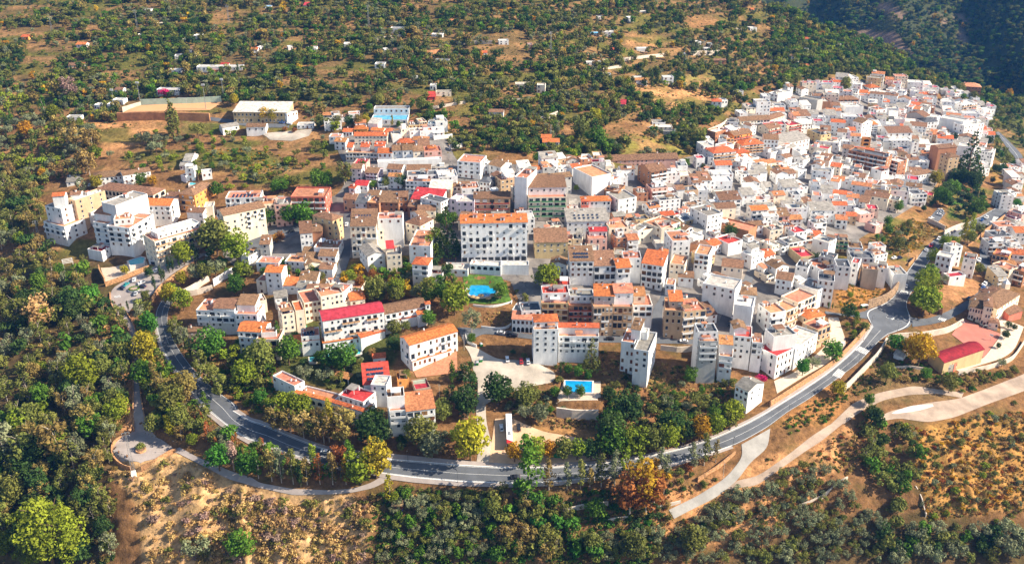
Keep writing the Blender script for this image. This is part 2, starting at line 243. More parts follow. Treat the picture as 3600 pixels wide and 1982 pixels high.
# ------------------------------------------------------------------ mesh helpers
class MB:
    def __init__(s): s.v, s.f, s.m, s.ms = [], [], [], []
    def mi(s, m):
        if m not in s.ms: s.ms.append(m)
        return s.ms.index(m)
    def face(s, pts, m):
        n = len(s.v); s.v += [tuple(p) for p in pts]; s.f.append(tuple(range(n, n+len(pts)))); s.m.append(s.mi(m))
    def quadbox(s, b, t, m, top=True, bot=False):             # b, t: four points each, ccw seen from above
        n = len(s.v); s.v += [tuple(p) for p in b] + [tuple(p) for p in t]; k = s.mi(m)
        for i in range(4): s.f.append((n+i, n+(i+1) % 4, n+4+(i+1) % 4, n+4+i)); s.m.append(k)
        if top: s.f.append((n+4, n+5, n+6, n+7)); s.m.append(k)
        if bot: s.f.append((n+3, n+2, n+1, n)); s.m.append(k)
    def box(s, x0, y0, z0, x1, y1, z1, m, top=True, bot=True):
        a = [(x0, y0), (x1, y0), (x1, y1), (x0, y1)]; s.quadbox([(x, y, z0) for x, y in a], [(x, y, z1) for x, y in a], m, top, bot)
    def tube(s, p, q, r0, r1, m, n=6, cap=True):
        p, q = Vector(p), Vector(q); d = (q-p).normalized(); a = d.orthogonal().normalized(); b = d.cross(a); k = len(s.v); mi = s.mi(m)
        for c, r in ((p, r0), (q, r1)):
            for i in range(n): t = 2*math.pi*i/n; s.v.append(tuple(c + (a*math.cos(t)+b*math.sin(t))*r))
        for i in range(n): s.f.append((k+i, k+(i+1) % n, k+n+(i+1) % n, k+n+i)); s.m.append(mi)
        if cap: s.f.append(tuple(range(k+n, k+2*n))); s.m.append(mi)
    def mesh(s, name):
        me = bpy.data.meshes.new(name); me.from_pydata(s.v, [], s.f)
        for m in s.ms: me.materials.append(MATS[m])
        me.polygons.foreach_set('material_index', s.m); me.update(); return me
    def build(s, name, parent=None): return link(name, s.mesh(name), parent)
def link(name, data, parent=None, loc=None, rz=None, sc=None):
    o = bpy.data.objects.new(name, data); COL.objects.link(o)
    if parent: o.parent = parent
    if loc is not None: o.location = loc
    if rz is not None: o.rotation_euler = (0, 0, rz)
    if sc is not None: o.scale = sc
    return o
THINGS = []
def tag(o, cat, label=None, group=None, desc=None, pxy=None):
    o['category'] = cat
    if label: o['label'] = label
    if group: o['group'] = group
    THINGS.append(dict(o=o, cat=cat, label=label, desc=desc, pxy=pxy)); return o
def stuff(o, kind='structure'): o['kind'] = kind; return o
# ------------------------------------------------------------------ terrain
GC = np.zeros((NV, NU, 3)); GC[:] = (.20, .105, .045)
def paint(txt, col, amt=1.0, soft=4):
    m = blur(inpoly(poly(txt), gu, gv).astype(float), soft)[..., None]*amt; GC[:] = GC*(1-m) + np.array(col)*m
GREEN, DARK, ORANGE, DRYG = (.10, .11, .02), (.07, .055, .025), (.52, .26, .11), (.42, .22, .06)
paint('S -1600,-400 2700,-400 2700,200 2300,420 1800,330 -1600,450', (.15, .10, .04), .9, 20)
paint('S -1600,900 420,900 420,1400 300,2600 -1600,2600', DARK, .8, 12)
paint('B1 1000,520 1600,330 2399,720 B2 900,760 1050,1100 950,2000 B1 1400,2000 1300,900', (.52, .32, .15), .95, 6)
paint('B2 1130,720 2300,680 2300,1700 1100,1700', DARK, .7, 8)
paint('B4 1300,130 2600,-50 2600,900 1500,1000', DRYG, .8, 8)
paint('B3 1300,750 2400,420 B4 800,100 700,500 0,1200 B3 1300,1250', ORANGE, .75, 8)
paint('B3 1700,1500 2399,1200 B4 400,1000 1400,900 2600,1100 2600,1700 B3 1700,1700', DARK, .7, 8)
paint('D 2040,30 2330,180 2576,250 2576,440 2500,410 2490,290 2330,205 2200,185 2110,190 1960,220', (.06, .07, .02), .95, 4)
paint('D 690,860 760,790 900,840 1010,830 1000,900 930,1000 800,970 700,930', (.05, .075, .018), .85, 3)
paint('T1 700,1080 1250,1090 1520,1085 1500,1200 1280,1300 900,1418 940,1250', ORANGE, .9, 5)
paint('T1 1640,1110 2000,1130 1950,1190 1640,1180', (.10, .17, .03), 1, 3); paint('M1 1950,-60 2552,-60 M2 460,120 300,200 0,280', (.13, .14, .03), .9, 4)
paint('T3 1050,780 1900,650 1950,900 1850,1010 1400,1010', ORANGE, .9, 4); paint('T3 1530,690 1900,650 1950,720 1560,760', (.20, .19, .05), 1, 3); paint('T3 1100,1230 1650,1330 1600,1418 950,1418', (.22, .20, .04), .8, 4)
paint('T3 1000,300 1300,300 1330,420 1050,420', ORANGE, .7, 3); paint('T3 1560,150 1990,160 2000,200 1720,280 1590,330', (.30, .15, .06), .8, 4)
paint('M4 1180,560 1600,560 1760,720 1500,980 1290,1000 1190,870', (.34, .18, .06), .9, 4); paint('M4 1820,400 2050,480 2060,560 1800,600', (.06, .16, .02), 1, 3)
paint('L4 690,40 1300,0 1000,220 700,280', (.36, .17, .05), .9, 3); paint('L4 1640,0 2100,-100 2050,120 1680,230', (.36, .18, .08), .9, 3)
paint('L4 -50,1418 600,1000 800,1050 700,1418', (.36, .17, .06), .9, 4); paint('L4 1100,700 1700,900 1900,1150 900,1200', (.17, .11, .05), .8, 4)
paint('L3 1100,1000 2300,1000 2300,1300 1100,1500', (.25, .12, .05), .8, 5); paint('L3 880,590 1850,600 1850,980 880,980', (.16, .085, .035), .8, 4)
paint('B3 100,130 900,100 860,330 600,230', (.36, .19, .07), .8, 3); paint('L1 900,300 1340,300 1340,1418 1150,1418 900,600', ORANGE, .75, 6)
paint('L1 2050,650 2300,650 2500,1100 2400,1150', (.34, .16, .06), .8, 4); paint('M4 2200,100 2500,100 2300,400', (.40, .22, .06), .8, 3); paint('M4 1600,1180 2100,1150 2100,1418 1640,1418', (.36, .18, .08), .8, 4)
# brown risers and dry strips between the terraces on the slopes
nzz = vnoise(PG[..., 0]/26, PG[..., 1]/7, 21); gm = np.clip((nzz-.50)*6, 0, 1)*(gv < 950)*.8
gm = gm[..., None]; GC = GC*(1-gm) + np.array((.30, .165, .07))*gm
gn = np.clip((vnoise(PG[..., 0]/33, PG[..., 1]/14, 33)-.55)*6, 0, 1)[..., None]*.75*(gv < 950)[..., None]; GC = GC*(1-gn) + np.array(GREEN)*gn
def terrain_mesh(name, P, C, keep):
    nv, nu = P.shape[:2]; idx = np.arange(nv*nu).reshape(nv, nu)
    q = np.stack([idx[1:, :-1], idx[1:, 1:], idx[:-1, 1:], idx[:-1, :-1]], -1)[keep[:-1, :-1]]
    me = bpy.data.meshes.new(name); me.from_pydata(P.reshape(-1, 3).tolist(), [], q.reshape(-1, 4).tolist())
    at = me.color_attributes.new('soil', 'FLOAT_COLOR', 'POINT'); c4 = np.ones((nv*nu, 4), np.float32); c4[:, :3] = C.reshape(-1, 3); at.data.foreach_set('color', c4.ravel())
    me.polygons.foreach_set('use_smooth', [True]*len(me.polygons)); me.update(); return me
gmat = bpy.data.materials.new('ground'); gmat.use_nodes = True; nt = gmat.node_tree; LL = nt.links.new; bs = nt.nodes['Principled BSDF']; bs.inputs['Roughness'].default_value = 1; bs.inputs['Specular IOR Level'].default_value = .05
ca = node(nt, 'ShaderNodeVertexColor', layer_name='soil'); tc = node(nt, 'ShaderNodeTexCoord')
n1 = node(nt, 'ShaderNodeTexNoise'); n1.inputs['Scale'].default_value = .35; n1.inputs['Detail'].default_value = 8; n1.inputs['Roughness'].default_value = .7; LL(tc.outputs['Object'], n1.inputs['Vector'])
mr = node(nt, 'ShaderNodeMapRange'); mr.inputs[1].default_value = .3; mr.inputs[2].default_value = .7; mr.inputs[3].default_value = .45; mr.inputs[4].default_value = 1.55; LL(n1.outputs[0], mr.inputs[0])
mm = node(nt, 'ShaderNodeVectorMath', operation='SCALE'); LL(ca.outputs[0], mm.inputs[0]); LL(mr.outputs[0], mm.inputs['Scale'])
n2 = node(nt, 'ShaderNodeTexNoise'); n2.inputs['Scale'].default_value = .09; n2.inputs['Detail'].default_value = 6; LL(tc.outputs['Object'], n2.inputs['Vector'])
m2 = node(nt, 'ShaderNodeMapRange'); m2.inputs[1].default_value = .52; m2.inputs[2].default_value = .66; m2.inputs[4].default_value = .55; LL(n2.outputs[0], m2.inputs[0])
mx = node(nt, 'ShaderNodeMix', data_type='RGBA'); LL(m2.outputs[0], mx.inputs[0]); LL(mm.outputs[0], mx.inputs[6]); mx.inputs[7].default_value = (.075, .07, .022, 1)
LL(mx.outputs[2], bs.inputs['Base Color']); bp = node(nt, 'ShaderNodeBump'); bp.inputs['Strength'].default_value = .8; bp.inputs['Distance'].default_value = 1.0; LL(n1.outputs[0], bp.inputs['Height']); LL(bp.outputs[0], bs.inputs['Normal'])
MATS['ground'] = gmat
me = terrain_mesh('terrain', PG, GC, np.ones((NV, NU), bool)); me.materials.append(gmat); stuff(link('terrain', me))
# far mountain across the valley
mu_, mv_ = np.meshgrid(np.arange(2300, 6600, 14.), np.arange(-900, 520, 9.))
MS_U, MS_V = [2300, 2900, 3300, 3600, 4200, 6600], [-900, -300, 0, 250, 520]
MST = np.array([[1.3, 1.4, 1.5, 1.6, 1.8, 2.2], [1.75, 1.85, 1.95, 2.1, 2.5, 3.2], [1.95, 2.1, 2.25, 2.4, 2.8, 3.4], [2.2, 2.4, 2.6, 2.75, 3.0, 3.5], [2.45, 2.7, 2.9, 3.0, 3.2, 3.6]])  # unseen columns past the right edge come nearer and higher, to shade the slope
MSG = pch(MS_U, pch(MS_V, MST, np.arange(-900, 520, 9.)).T, np.arange(2300, 6600, 14.)).T
MSG = MSG*(1 + .06*(vnoise(mu_/260, mv_/420, 41)-.5) + .03*(vnoise(mu_/110, mv_/160, 42)-.5))
MP = base_pts(mu_, mv_, MSG); MP[..., 2] += 5*(vnoise(MP[..., 0]/30, MP[..., 1]/30, 43)-.5)
top = np.clip(-mv_-500, 0, None); MP[..., 2] -= top*.9
MC = np.zeros(MP.shape); MC[:] = (.06, .07, .03)
def mpaint(txt, col, amt):
    m = blur(inpoly(poly(txt), mu_, mv_).astype(float), 1)[..., None]*amt; MC[:] = MC*(1-m)+np.array(col)*m
MBARE = ['T4 700,295 850,265 1000,290 1130,280 1240,400 1330,500 1240,520 1130,470 1000,430 880,400 780,340', 'T4 980,40 1080,30 1180,90 1260,130 1230,190 1100,130 1010,90', 'T4 1680,110 1780,150 1810,220 1760,220 1690,160', 'T4 1720,220 1760,260 1820,370 1800,440 1740,400 1720,300', 'T4 1440,60 1600,160 1640,250 1590,240 1520,150']
for t in MBARE: mpaint(t, (.30, .19, .13), .9)
me = terrain_mesh('mountain', MP, MC, np.ones(MP.shape[:2], bool)); me.materials.append(gmat); stuff(link('mountain', me))
def GM(u, v):
    x = np.clip((np.asarray(u, float)-2300)/14, 0, MP.shape[1]-1.01); y = np.clip((np.asarray(v, float)+900)/9, 0, MP.shape[0]-1.01); i = y.astype(int); j = x.astype(int)
    fy = (y-i)[..., None]; fx = (x-j)[..., None]
    return (MP[i, j]*(1-fx)+MP[i, j+1]*fx)*(1-fy)+(MP[i+1, j]*(1-fx)+MP[i+1, j+1]*fx)*fy
# ------------------------------------------------------------------ strips
def resample(P, n):
    P = np.array(P); P = P[np.r_[True, np.hypot(*np.diff(P, axis=0).T) > .5]]
    d = np.r_[0, np.cumsum(np.hypot(*np.diff(P, axis=0).T))]; t = np.linspace(0, d[-1], n)
    y = np.stack([np.interp(t, d, P[:, 0]), np.interp(t, d, P[:, 1])], -1)
    w_ = min(n//3, int(34/(d[-1]/n)))
    if len(P) > 3 and w_ > 1:                               # round off the corners, ends pinned
        e = np.concatenate([2*y[:1]-y[w_:0:-1], y, 2*y[-1:]-y[-2:-w_-2:-1]]); k = np.hanning(2*w_+3)[1:-1]; k /= k.sum()
        y = np.stack([np.convolve(e[:, i], k, 'valid') for i in (0, 1)], -1)
    return y
def strip(name, m, A, B, lift, kind='structure', step=14):
    L = max(np.hypot(*np.diff(np.array(A), axis=0).T).sum(), np.hypot(*np.diff(np.array(B), axis=0).T).sum()); n = max(3, int(L/step))
    a, b = resample(A, n), resample(B, n); wd = np.hypot(*(a-b).T).max(); k = max(2, int(wd/step)+1)
    t = np.linspace(0, 1, k)[None, :, None]; Q = a[:, None]*(1-t)+b[:, None]*t
    P = G(Q[..., 0], Q[..., 1]); P[..., 2] += lift
    idx = np.arange(n*k).reshape(n, k); q = np.stack([idx[:-1, :-1], idx[1:, :-1], idx[1:, 1:], idx[:-1, 1:]], -1).reshape(-1, 4)
    # make faces look up
    p = P.reshape(-1, 3); c = np.cross(p[q[0, 1]]-p[q[0, 0]], p[q[0, 3]]-p[q[0, 0]])
    if c[2] < 0: q = q[:, ::-1]
    me = bpy.data.meshes.new(name); me.from_pydata(p.tolist(), [], q.tolist()); me.materials.append(MATS[m]); me.polygons.foreach_set('use_smooth', [True]*len(q)); me.update()
    return stuff(link(name, me), kind)
for nm, mt, a, b, z in STRIPS: strip(nm, mt, poly(a), poly(b), z)
def offs(P, t, Q): return [(p[0]*(1-t)+q[0]*t, p[1]*(1-t)+q[1]*t) for p, q in zip(P, Q)]
def band(A, B, t0, t1, n=220):
    a, b = resample(A, n), resample(B, n); return (a*(1-t0)+b*t0).tolist(), (a*(1-t1)+b*t1).tolist()
for i, ts in ((1, ((.03, .05), (.49, .505), (.95, .97))), (2, ((.03, .05), (.95, .97))), (3, ((.49, .51),))):
    A, B = poly(STRIPS[i][2]), poly(STRIPS[i][3])
    for t0, t1 in ts:
        a, b = band(A, B, t0, t1); strip('road_marking', 'line_white', a, b, .31)
for i, t in ((6, (0, .16)), (7, (0, .14))):                # kerbs
    a, b = band(poly(STRIPS[i][2]), poly(STRIPS[i][3]), *t); strip('kerb', 'line_white', a, b, .39)
def crossing(A, B, n):                                      # zebra: bars between two picture lines
    for k in range(n):
        t0, t1 = (k+.15)/n, (k+.65)/n
        pa = lambda t, P: (P[0][0]+(P[1][0]-P[0][0])*t, P[0][1]+(P[1][1]-P[0][1])*t)
        strip('road_marking', 'line_white', [pa(t0, A), pa(t0, B)], [pa(t1, A), pa(t1, B)], .315)
for a, b, n in (('L4 870,660 975,705', 'L4 915,620 1015,665', 7), ('L4 640,905 725,945', 'L4 700,840 775,880', 7), ('L4 1300,95 1400,105', 'L4 1325,65 1400,75', 6), ('L4 1690,350 1760,375', 'L4 1710,330 1785,350', 5), ('M2 130,820 30,800', 'M2 170,790 60,760', 6), ('M4 2230,640 2270,650', 'M4 2250,600 2300,610', 5), ('L1 1130,120 1200,110', 'L1 1150,140 1210,130', 5)):
    crossing(poly(a), poly(b), n)
# ------------------------------------------------------------------ buildings
def unit_window(kind):
    b = MB()
    if kind == 'glass': b.box(-.5, -.05, 0, .5, .02, 1, 'frame_white'); b.box(-.42, -.075, .06, -.02, -.05, .94, 'glass'); b.box(.02, -.075, .06, .42, -.05, .94, 'glass'); b.box(-.58, -.12, -.07, .58, .02, 0, 'frame_white')
    if kind == 'dark': b.box(-.5, -.04, 0, .5, .02, 1, 'dark_metal'); b.box(-.44, -.06, .05, .44, -.04, .95, 'glass'); b.box(-.58, -.1, -.07, .58, .02, 0, 'frame_white')
    if kind == 'wood': b.box(-.5, -.06, 0, -.02, .02, 1, 'wood'); b.box(.02, -.06, 0, .5, .02, 1, 'wood'); b.box(-.02, -.04, 0, .02, .02, 1, 'glass'); b.box(-.58, -.1, -.07, .58, .02, 0, 'frame_white')
    if kind == 'blind': b.box(-.5, -.05, 0, .5, .02, .38, 'glass'); b.box(-.5, -.06, .38, .5, .02, 1, 'blind'); b.box(-.58, -.1, -.07, .58, .02, 0, 'frame_white')
    if kind == 'garage': b.box(-.5, -.05, 0, .5, .02, 1, 'metal'); b.box(-.47, -.07, .05, .47, -.05, .9, 'glass')
    if kind == 'door': b.box(-.5, -.05, 0, .5, .02, 1, 'wood'); b.box(-.1, -.07, .55, .1, -.05, .9, 'glass')
    if kind == 'arch':
        pts = [(-.5, 0), (.5, 0), (.5, .6)] + [(.5*math.cos(t), .6+.4*math.sin(t)) for t in np.linspace(.3, math.pi-.3, 6)] + [(-.5, .6)]
        b.face([(x, -.05, z) for x, z in pts], 'black'); b.box(-.55, -.12, -.04, .55, .02, 0, 'frame_white')
    return b.mesh({'garage': 'garage_door', 'door': 'door', 'arch': 'arch'}.get(kind, 'window'))
WIN = {k: unit_window(k) for k in ('glass', 'dark', 'wood', 'blind', 'garage', 'door', 'arch')}
BALC = {}
def balcony_mesh(m):
    if m not in BALC:
        b = MB(); b.box(-.5, -1.1, -.15, .5, .02, 0, 'frame_white'); b.box(-.5, -1.1, 0, .5, -.98, .9, m); b.box(-.5, -.98, 0, -.47, 0, .9, m); b.box(.47, -.98, 0, .5, 0, .9, m)
        BALC[m] = b.mesh('balcony')
    return BALC[m]
def small_meshes():
    b = MB(); b.box(-.35, -.35, -.5, .35, .35, 1.3, 'wall_white'); b.box(-.42, -.42, 1.3, .42, .42, 1.42, 'roof_terracotta'); ch = b.mesh('chimney')
    b = MB(); b.box(-1.25, -1.1, -.2, 1.25, 1.1, 2.1, 'wall_white'); b.box(-1.4, -1.25, 2.1, 1.4, 1.25, 2.25, 'roof_terracotta'); b.box(-.4, -1.16, 0, .4, -1.1, 1.9, 'wood'); hut = b.mesh('stair_hut')
    b = MB(); b.face([(-.5, -.8, .1), (.5, -.8, .1), (.5, .8, 1.0), (-.5, .8, 1.0)], 'solar'); b.face([(-.5, .8, .95), (.5, .8, .95), (.5, -.8, .05), (-.5, -.8, .05)], 'metal')
    b.box(-.5, -.86, -.1, .5, -.8, .16, 'metal'); b.box(-.5, .8, -.1, -.42, .86, 1, 'metal'); b.box(.42, .8, -.1, .5, .86, 1, 'metal'); sp = b.mesh('solar_panel')
    b = MB(); b.tube((0, 0, -.1), (0, 0, 1.2), .55, .55, 'frame_white', 8); b.tube((0, 0, 1.2), (0, 0, 1.4), .55, .2, 'frame_white', 8); tk = b.mesh('water_tank')
    b = MB(); b.box(-.03, -.03, -.1, .03, .03, 2.6, 'metal'); b.box(-.6, -.02, 2.3, .6, .02, 2.36, 'metal'); b.box(-.4, -.02, 2.0, .4, .02, 2.06, 'metal'); an = b.mesh('aerial')
    cn = {}
    for k, m in dict(g='roof_grey_sheet', w='frame_white', t='roof_terracotta', b='roof_brown_tiled').items():
        b = MB(); b.quadbox([(-1.4, -1.4, 2.1), (1.4, -1.4, 2.1), (1.4, 1.4, 2.5), (-1.4, 1.4, 2.5)], [(-1.4, -1.4, 2.2), (1.4, -1.4, 2.2), (1.4, 1.4, 2.6), (-1.4, 1.4, 2.6)], m, bot=True)
        for x in (-1.3, 1.3): b.box(x-.05, -1.3, -.2, x+.05, -1.2, 2.12, 'frame_white'); b.box(x-.05, 1.2, -.2, x+.05, 1.3, 2.5, 'frame_white')
        b.box(-1.3, 1.0, -.2, 1.3, 1.2, 2.3, 'wall_white'); cn['canopy_'+k] = b.mesh('canopy')
    return dict(cn, chimney=ch, stair_hut=hut, solar_panel=sp, water_tank=tk, aerial=an)
SM = small_meshes()
def vol_meshes(w, d, h, foot, wc, rt, rc, rnd):
    """wall and roof of one block in its own frame: x along the facade, y away, z up from its ground; also roof height function"""
    W, Rf = MB(), MB(); wm = 'wall_'+WALL[wc][0]; rm = 'roof_'+ROOF[rc][0].replace(' ', '_'); B = [(0, 0), (w, 0), (w, d), (0, d)]
    V3 = lambda P, z: [(x, y, z) for x, y in P]
    if rt == 'F':
        t, p = .22, min(.8, h*.2); I = [(t, t), (w-t, t), (w-t, d-t), (t, d-t)]
        W.quadbox(V3(B, -foot), V3(B, h), wm, top=False); n = len(W.v)
        for i in range(4):
            j = (i+1) % 4; W.face([(*B[i], h), (*B[j], h), (*I[j], h), (*I[i], h)], wm); W.face([(*I[j], h), (*I[i], h), (*I[i], h-p), (*I[j], h-p)][::-1], wm)
        Rf.quadbox(V3(I, h-p-.2), V3(I, h-p), rm); return W, Rf, (lambda x, y: h-p)
    ov, th = .35, .16
    if rt in 'GX':
        alongx = rt == 'G'; sp_, ln = (d, w) if alongx else (w, d); rise = min(.36*sp_/2, 3.2); hh = h+rise
        W.quadbox(V3(B, -foot), V3(B, h), wm, top=False)
        T = (lambda a, b: (b, a)) if alongx else (lambda a, b: (a, b))      # a across the span, b along the ridge
        for bb in (0, ln):
            q = [(*T(0, bb), h), (*T(sp_, bb), h), (*T(sp_/2, bb), hh-.02)]; W.face(q, wm)
        k = rise/(sp_/2)
        for s in (0, 1):
            e, z0 = (-ov, h-ov*k) if s == 0 else (sp_+ov, h-ov*k)
            a = [(*T(e, -ov), z0), (*T(e, ln+ov), z0), (*T(sp_/2, ln+ov), hh), (*T(sp_/2, -ov), hh)]
            Rf.quadbox([(x, y, z+.01) for x, y, z in a], [(x, y, z+th) for x, y, z in a], rm, bot=True)
        f = (lambda x, y: h + (sp_/2-abs((y if alongx else x)-sp_/2))*k + th)
        return W, Rf, f
    if rt == 'H':
        W.quadbox(V3(B, -foot), V3(B, h), wm, top=False); m = min(w, d)/2; rise = min(.42*m, 3.0)
        E = [(-ov, -ov), (w+ov, -ov), (w+ov, d+ov), (-ov, d+ov)]; m += ov
        if w >= d: r1, r2 = (-ov+m, d/2, h+rise), (w+ov-m, d/2, h+rise)
        else: r1, r2 = (w/2, -ov+m, h+rise), (w/2, d+ov-m, h+rise)
        e = [(*p, h+.02) for p in E]; lo = [(*p, h-.14) for p in E]
        for i in range(4): Rf.face([lo[i], lo[(i+1) % 4], e[(i+1) % 4], e[i]], rm)
        Rf.face(lo[::-1], rm)
        if w >= d: F4 = [[e[0], e[1], r2, r1], [e[1], e[2], r2], [e[2], e[3], r1, r2], [e[3], e[0], r1]]
        else: F4 = [[e[0], e[1], r1], [e[1], e[2], r2, r1], [e[2], e[3], r2], [e[3], e[0], r1, r2]]
        for q in F4: Rf.face(q, rm)
        return W, Rf, (lambda x, y: h + rise*min(1, min(x, w-x, y, d-y)/m))
    if rt == 'S':
        k = min(.26, 3.0/d); hb = h + d*k
        W.quadbox(V3(B, -foot), [(0, 0, h), (w, 0, h), (w, d, hb), (0, d, hb)], wm, top=False)
        a = [(-ov, -ov, h-ov*k), (w+ov, -ov, h-ov*k), (w+ov, d+ov, hb+ov*k), (-ov, d+ov, hb+ov*k)]
        Rf.quadbox([(x, y, z+.01) for x, y, z in a], [(x, y, z+th) for x, y, z in a], rm, bot=True)
        return W, Rf, (lambda x, y: h + y*k + th)
    if rt == 'V':                                           # vault, arch across the facade
        W.quadbox(V3(B, -foot), V3(B, h), wm, top=False); n = 12; rise = .2*w
        zs = [h + rise*math.sin(math.pi*i/n) for i in range(n+1)]; xs = [w*i/n for i in range(n+1)]
        for y in (0, d): W.face([(x, y, z) for x, z in zip(xs, zs)], wm)
        for i in range(n):
            xo = lambda x: -ov if x == 0 else (w+ov if x == w else x)
            a = [(xo(xs[i]), -ov, zs[i]), (xo(xs[i+1]), -ov, zs[i+1]), (xo(xs[i+1]), d+ov, zs[i+1]), (xo(xs[i]), d+ov, zs[i])]
            Rf.quadbox([(x, y, z+.02) for x, y, z in a], [(x, y, z+.2) for x, y, z in a], rm, bot=True)
        return W, Rf, (lambda x, y: h + rise*math.sin(math.pi*max(0, min(1, x/w))))
FOOT = []                                                    # footprints, for keeping clear
def frame(u1, v1, u2, v2, h):
    um, vm = (u1+u2)/2, (v1+v2)/2; ub = um + h*(PW/2-um)/(8068-vm); P = G(ub, vm+h)
    a, b, c = rays(um, vm); zt = CAMZ + c*P[1]/b
    def hit(u, v):
        a, b, c = rays(u, v); t = (zt-CAMZ)/c; return Vector((a*t, b*t))
    return hit(u1, v1), hit(u2, v2), float(P[2]), float(zt)
def near_ground(A, ex, ey, w, d, z):
    zs = []
    for x, y in ((0, 0), (w, 0), (w, d), (0, d)):
        p = A + ex*x + ey*y; u, v, s = project((p.x, p.y, z)); zs.append(float(G(u, v)[2]))
    return zs
def windows(root, M, w, d, h, rows, cols, ex, rnd, side=None):
    if not rows or not cols: return
    fh = h/rows; zb = 0.0
    if fh > 4.4: fh = 3.2; zb = h-rows*fh-.3; ex = ex.replace('G', '').replace('a', '')
    rail = 'frame_white'
    if 'b1' in ex: rail = 'rail_green'
    elif 'b2' in ex: rail = 'rail_red'
    elif 'b3' in ex or 'm3' in ex: rail = 'rail_tan'
    kinds = rnd.choice([['glass', 'dark', 'glass'], ['wood', 'wood', 'dark'], ['blind', 'glass', 'dark'], ['dark', 'blind', 'wood']])
    cap = w/cols*.62
    for r in range(rows):
        for c in range(cols):
            x = (c+.5)*w/cols; z0 = zb+r*fh
            if r == 0 and 'G' in ex: k, ww, hh, zz = 'garage', min(2.8, w/cols*.8), fh*.72, .05
            elif r == 0 and 'a' in ex: k, ww, hh, zz = 'arch', w/cols*.74, fh*.8, .05
            elif 'A' in ex: k, ww, hh, zz = 'arch', w/cols*.62, fh*.62, fh*.2
            elif r == 0 and c == cols//2 and side is None and not zb: k, ww, hh, zz = 'door', 1.1, min(2.2, fh*.75), .05
            elif 'b' in ex and side is None and r > 0 and rnd.random() < .6: k, ww, hh, zz = rnd.choice(kinds+['dark', 'dark']), min(2.6, cap*1.3), fh*.74, .06  # wide dark windows; their size and tone also stand for shaded balcony recesses
            else:
                if rnd.random() < .10: continue
                k, ww, hh, zz = rnd.choice(kinds), min(rnd.choice((1.0, 1.2, 1.35)), cap), fh*.46, fh*.30
            if 'm' in ex and r > 0 and rnd.random() < .34:
                k, ww, hh, zz = 'dark', min(1.9, cap*1.2), fh*.72, .06; o = link('balcony', balcony_mesh(rail), root); o.matrix_local = M @ (side or Matrix.Identity(4)) @ Matrix.Translation((x, 0, z0)) @ Matrix.Diagonal((min(w/cols*.95, 2.8), .9, 1.0, 1))
            o = link({'garage': 'garage_door', 'door': 'door', 'arch': 'arch'}.get(k, 'window'), WIN[k], root, sc=(ww, 1, hh))
            if side is None: o.matrix_local = M @ Matrix.Translation((x, 0, z0+zz)) @ Matrix.Diagonal((ww, 1, hh, 1))
            else: o.matrix_local = M @ side @ Matrix.Translation((x, 0, z0+zz)) @ Matrix.Diagonal((ww, 1, hh, 1))
        if 'b' in ex and side is None and r > 0:
            nb = max(1, cols//2) if cols > 2 else 1
            for k in range(nb):
                o = link('balcony', balcony_mesh(rail), root); o.matrix_local = M @ Matrix.Translation(((k+.5)*w/nb, 0, zb+r*fh)) @ Matrix.Diagonal((w/nb*.88, 1, 1.05, 1))
NB = [0]
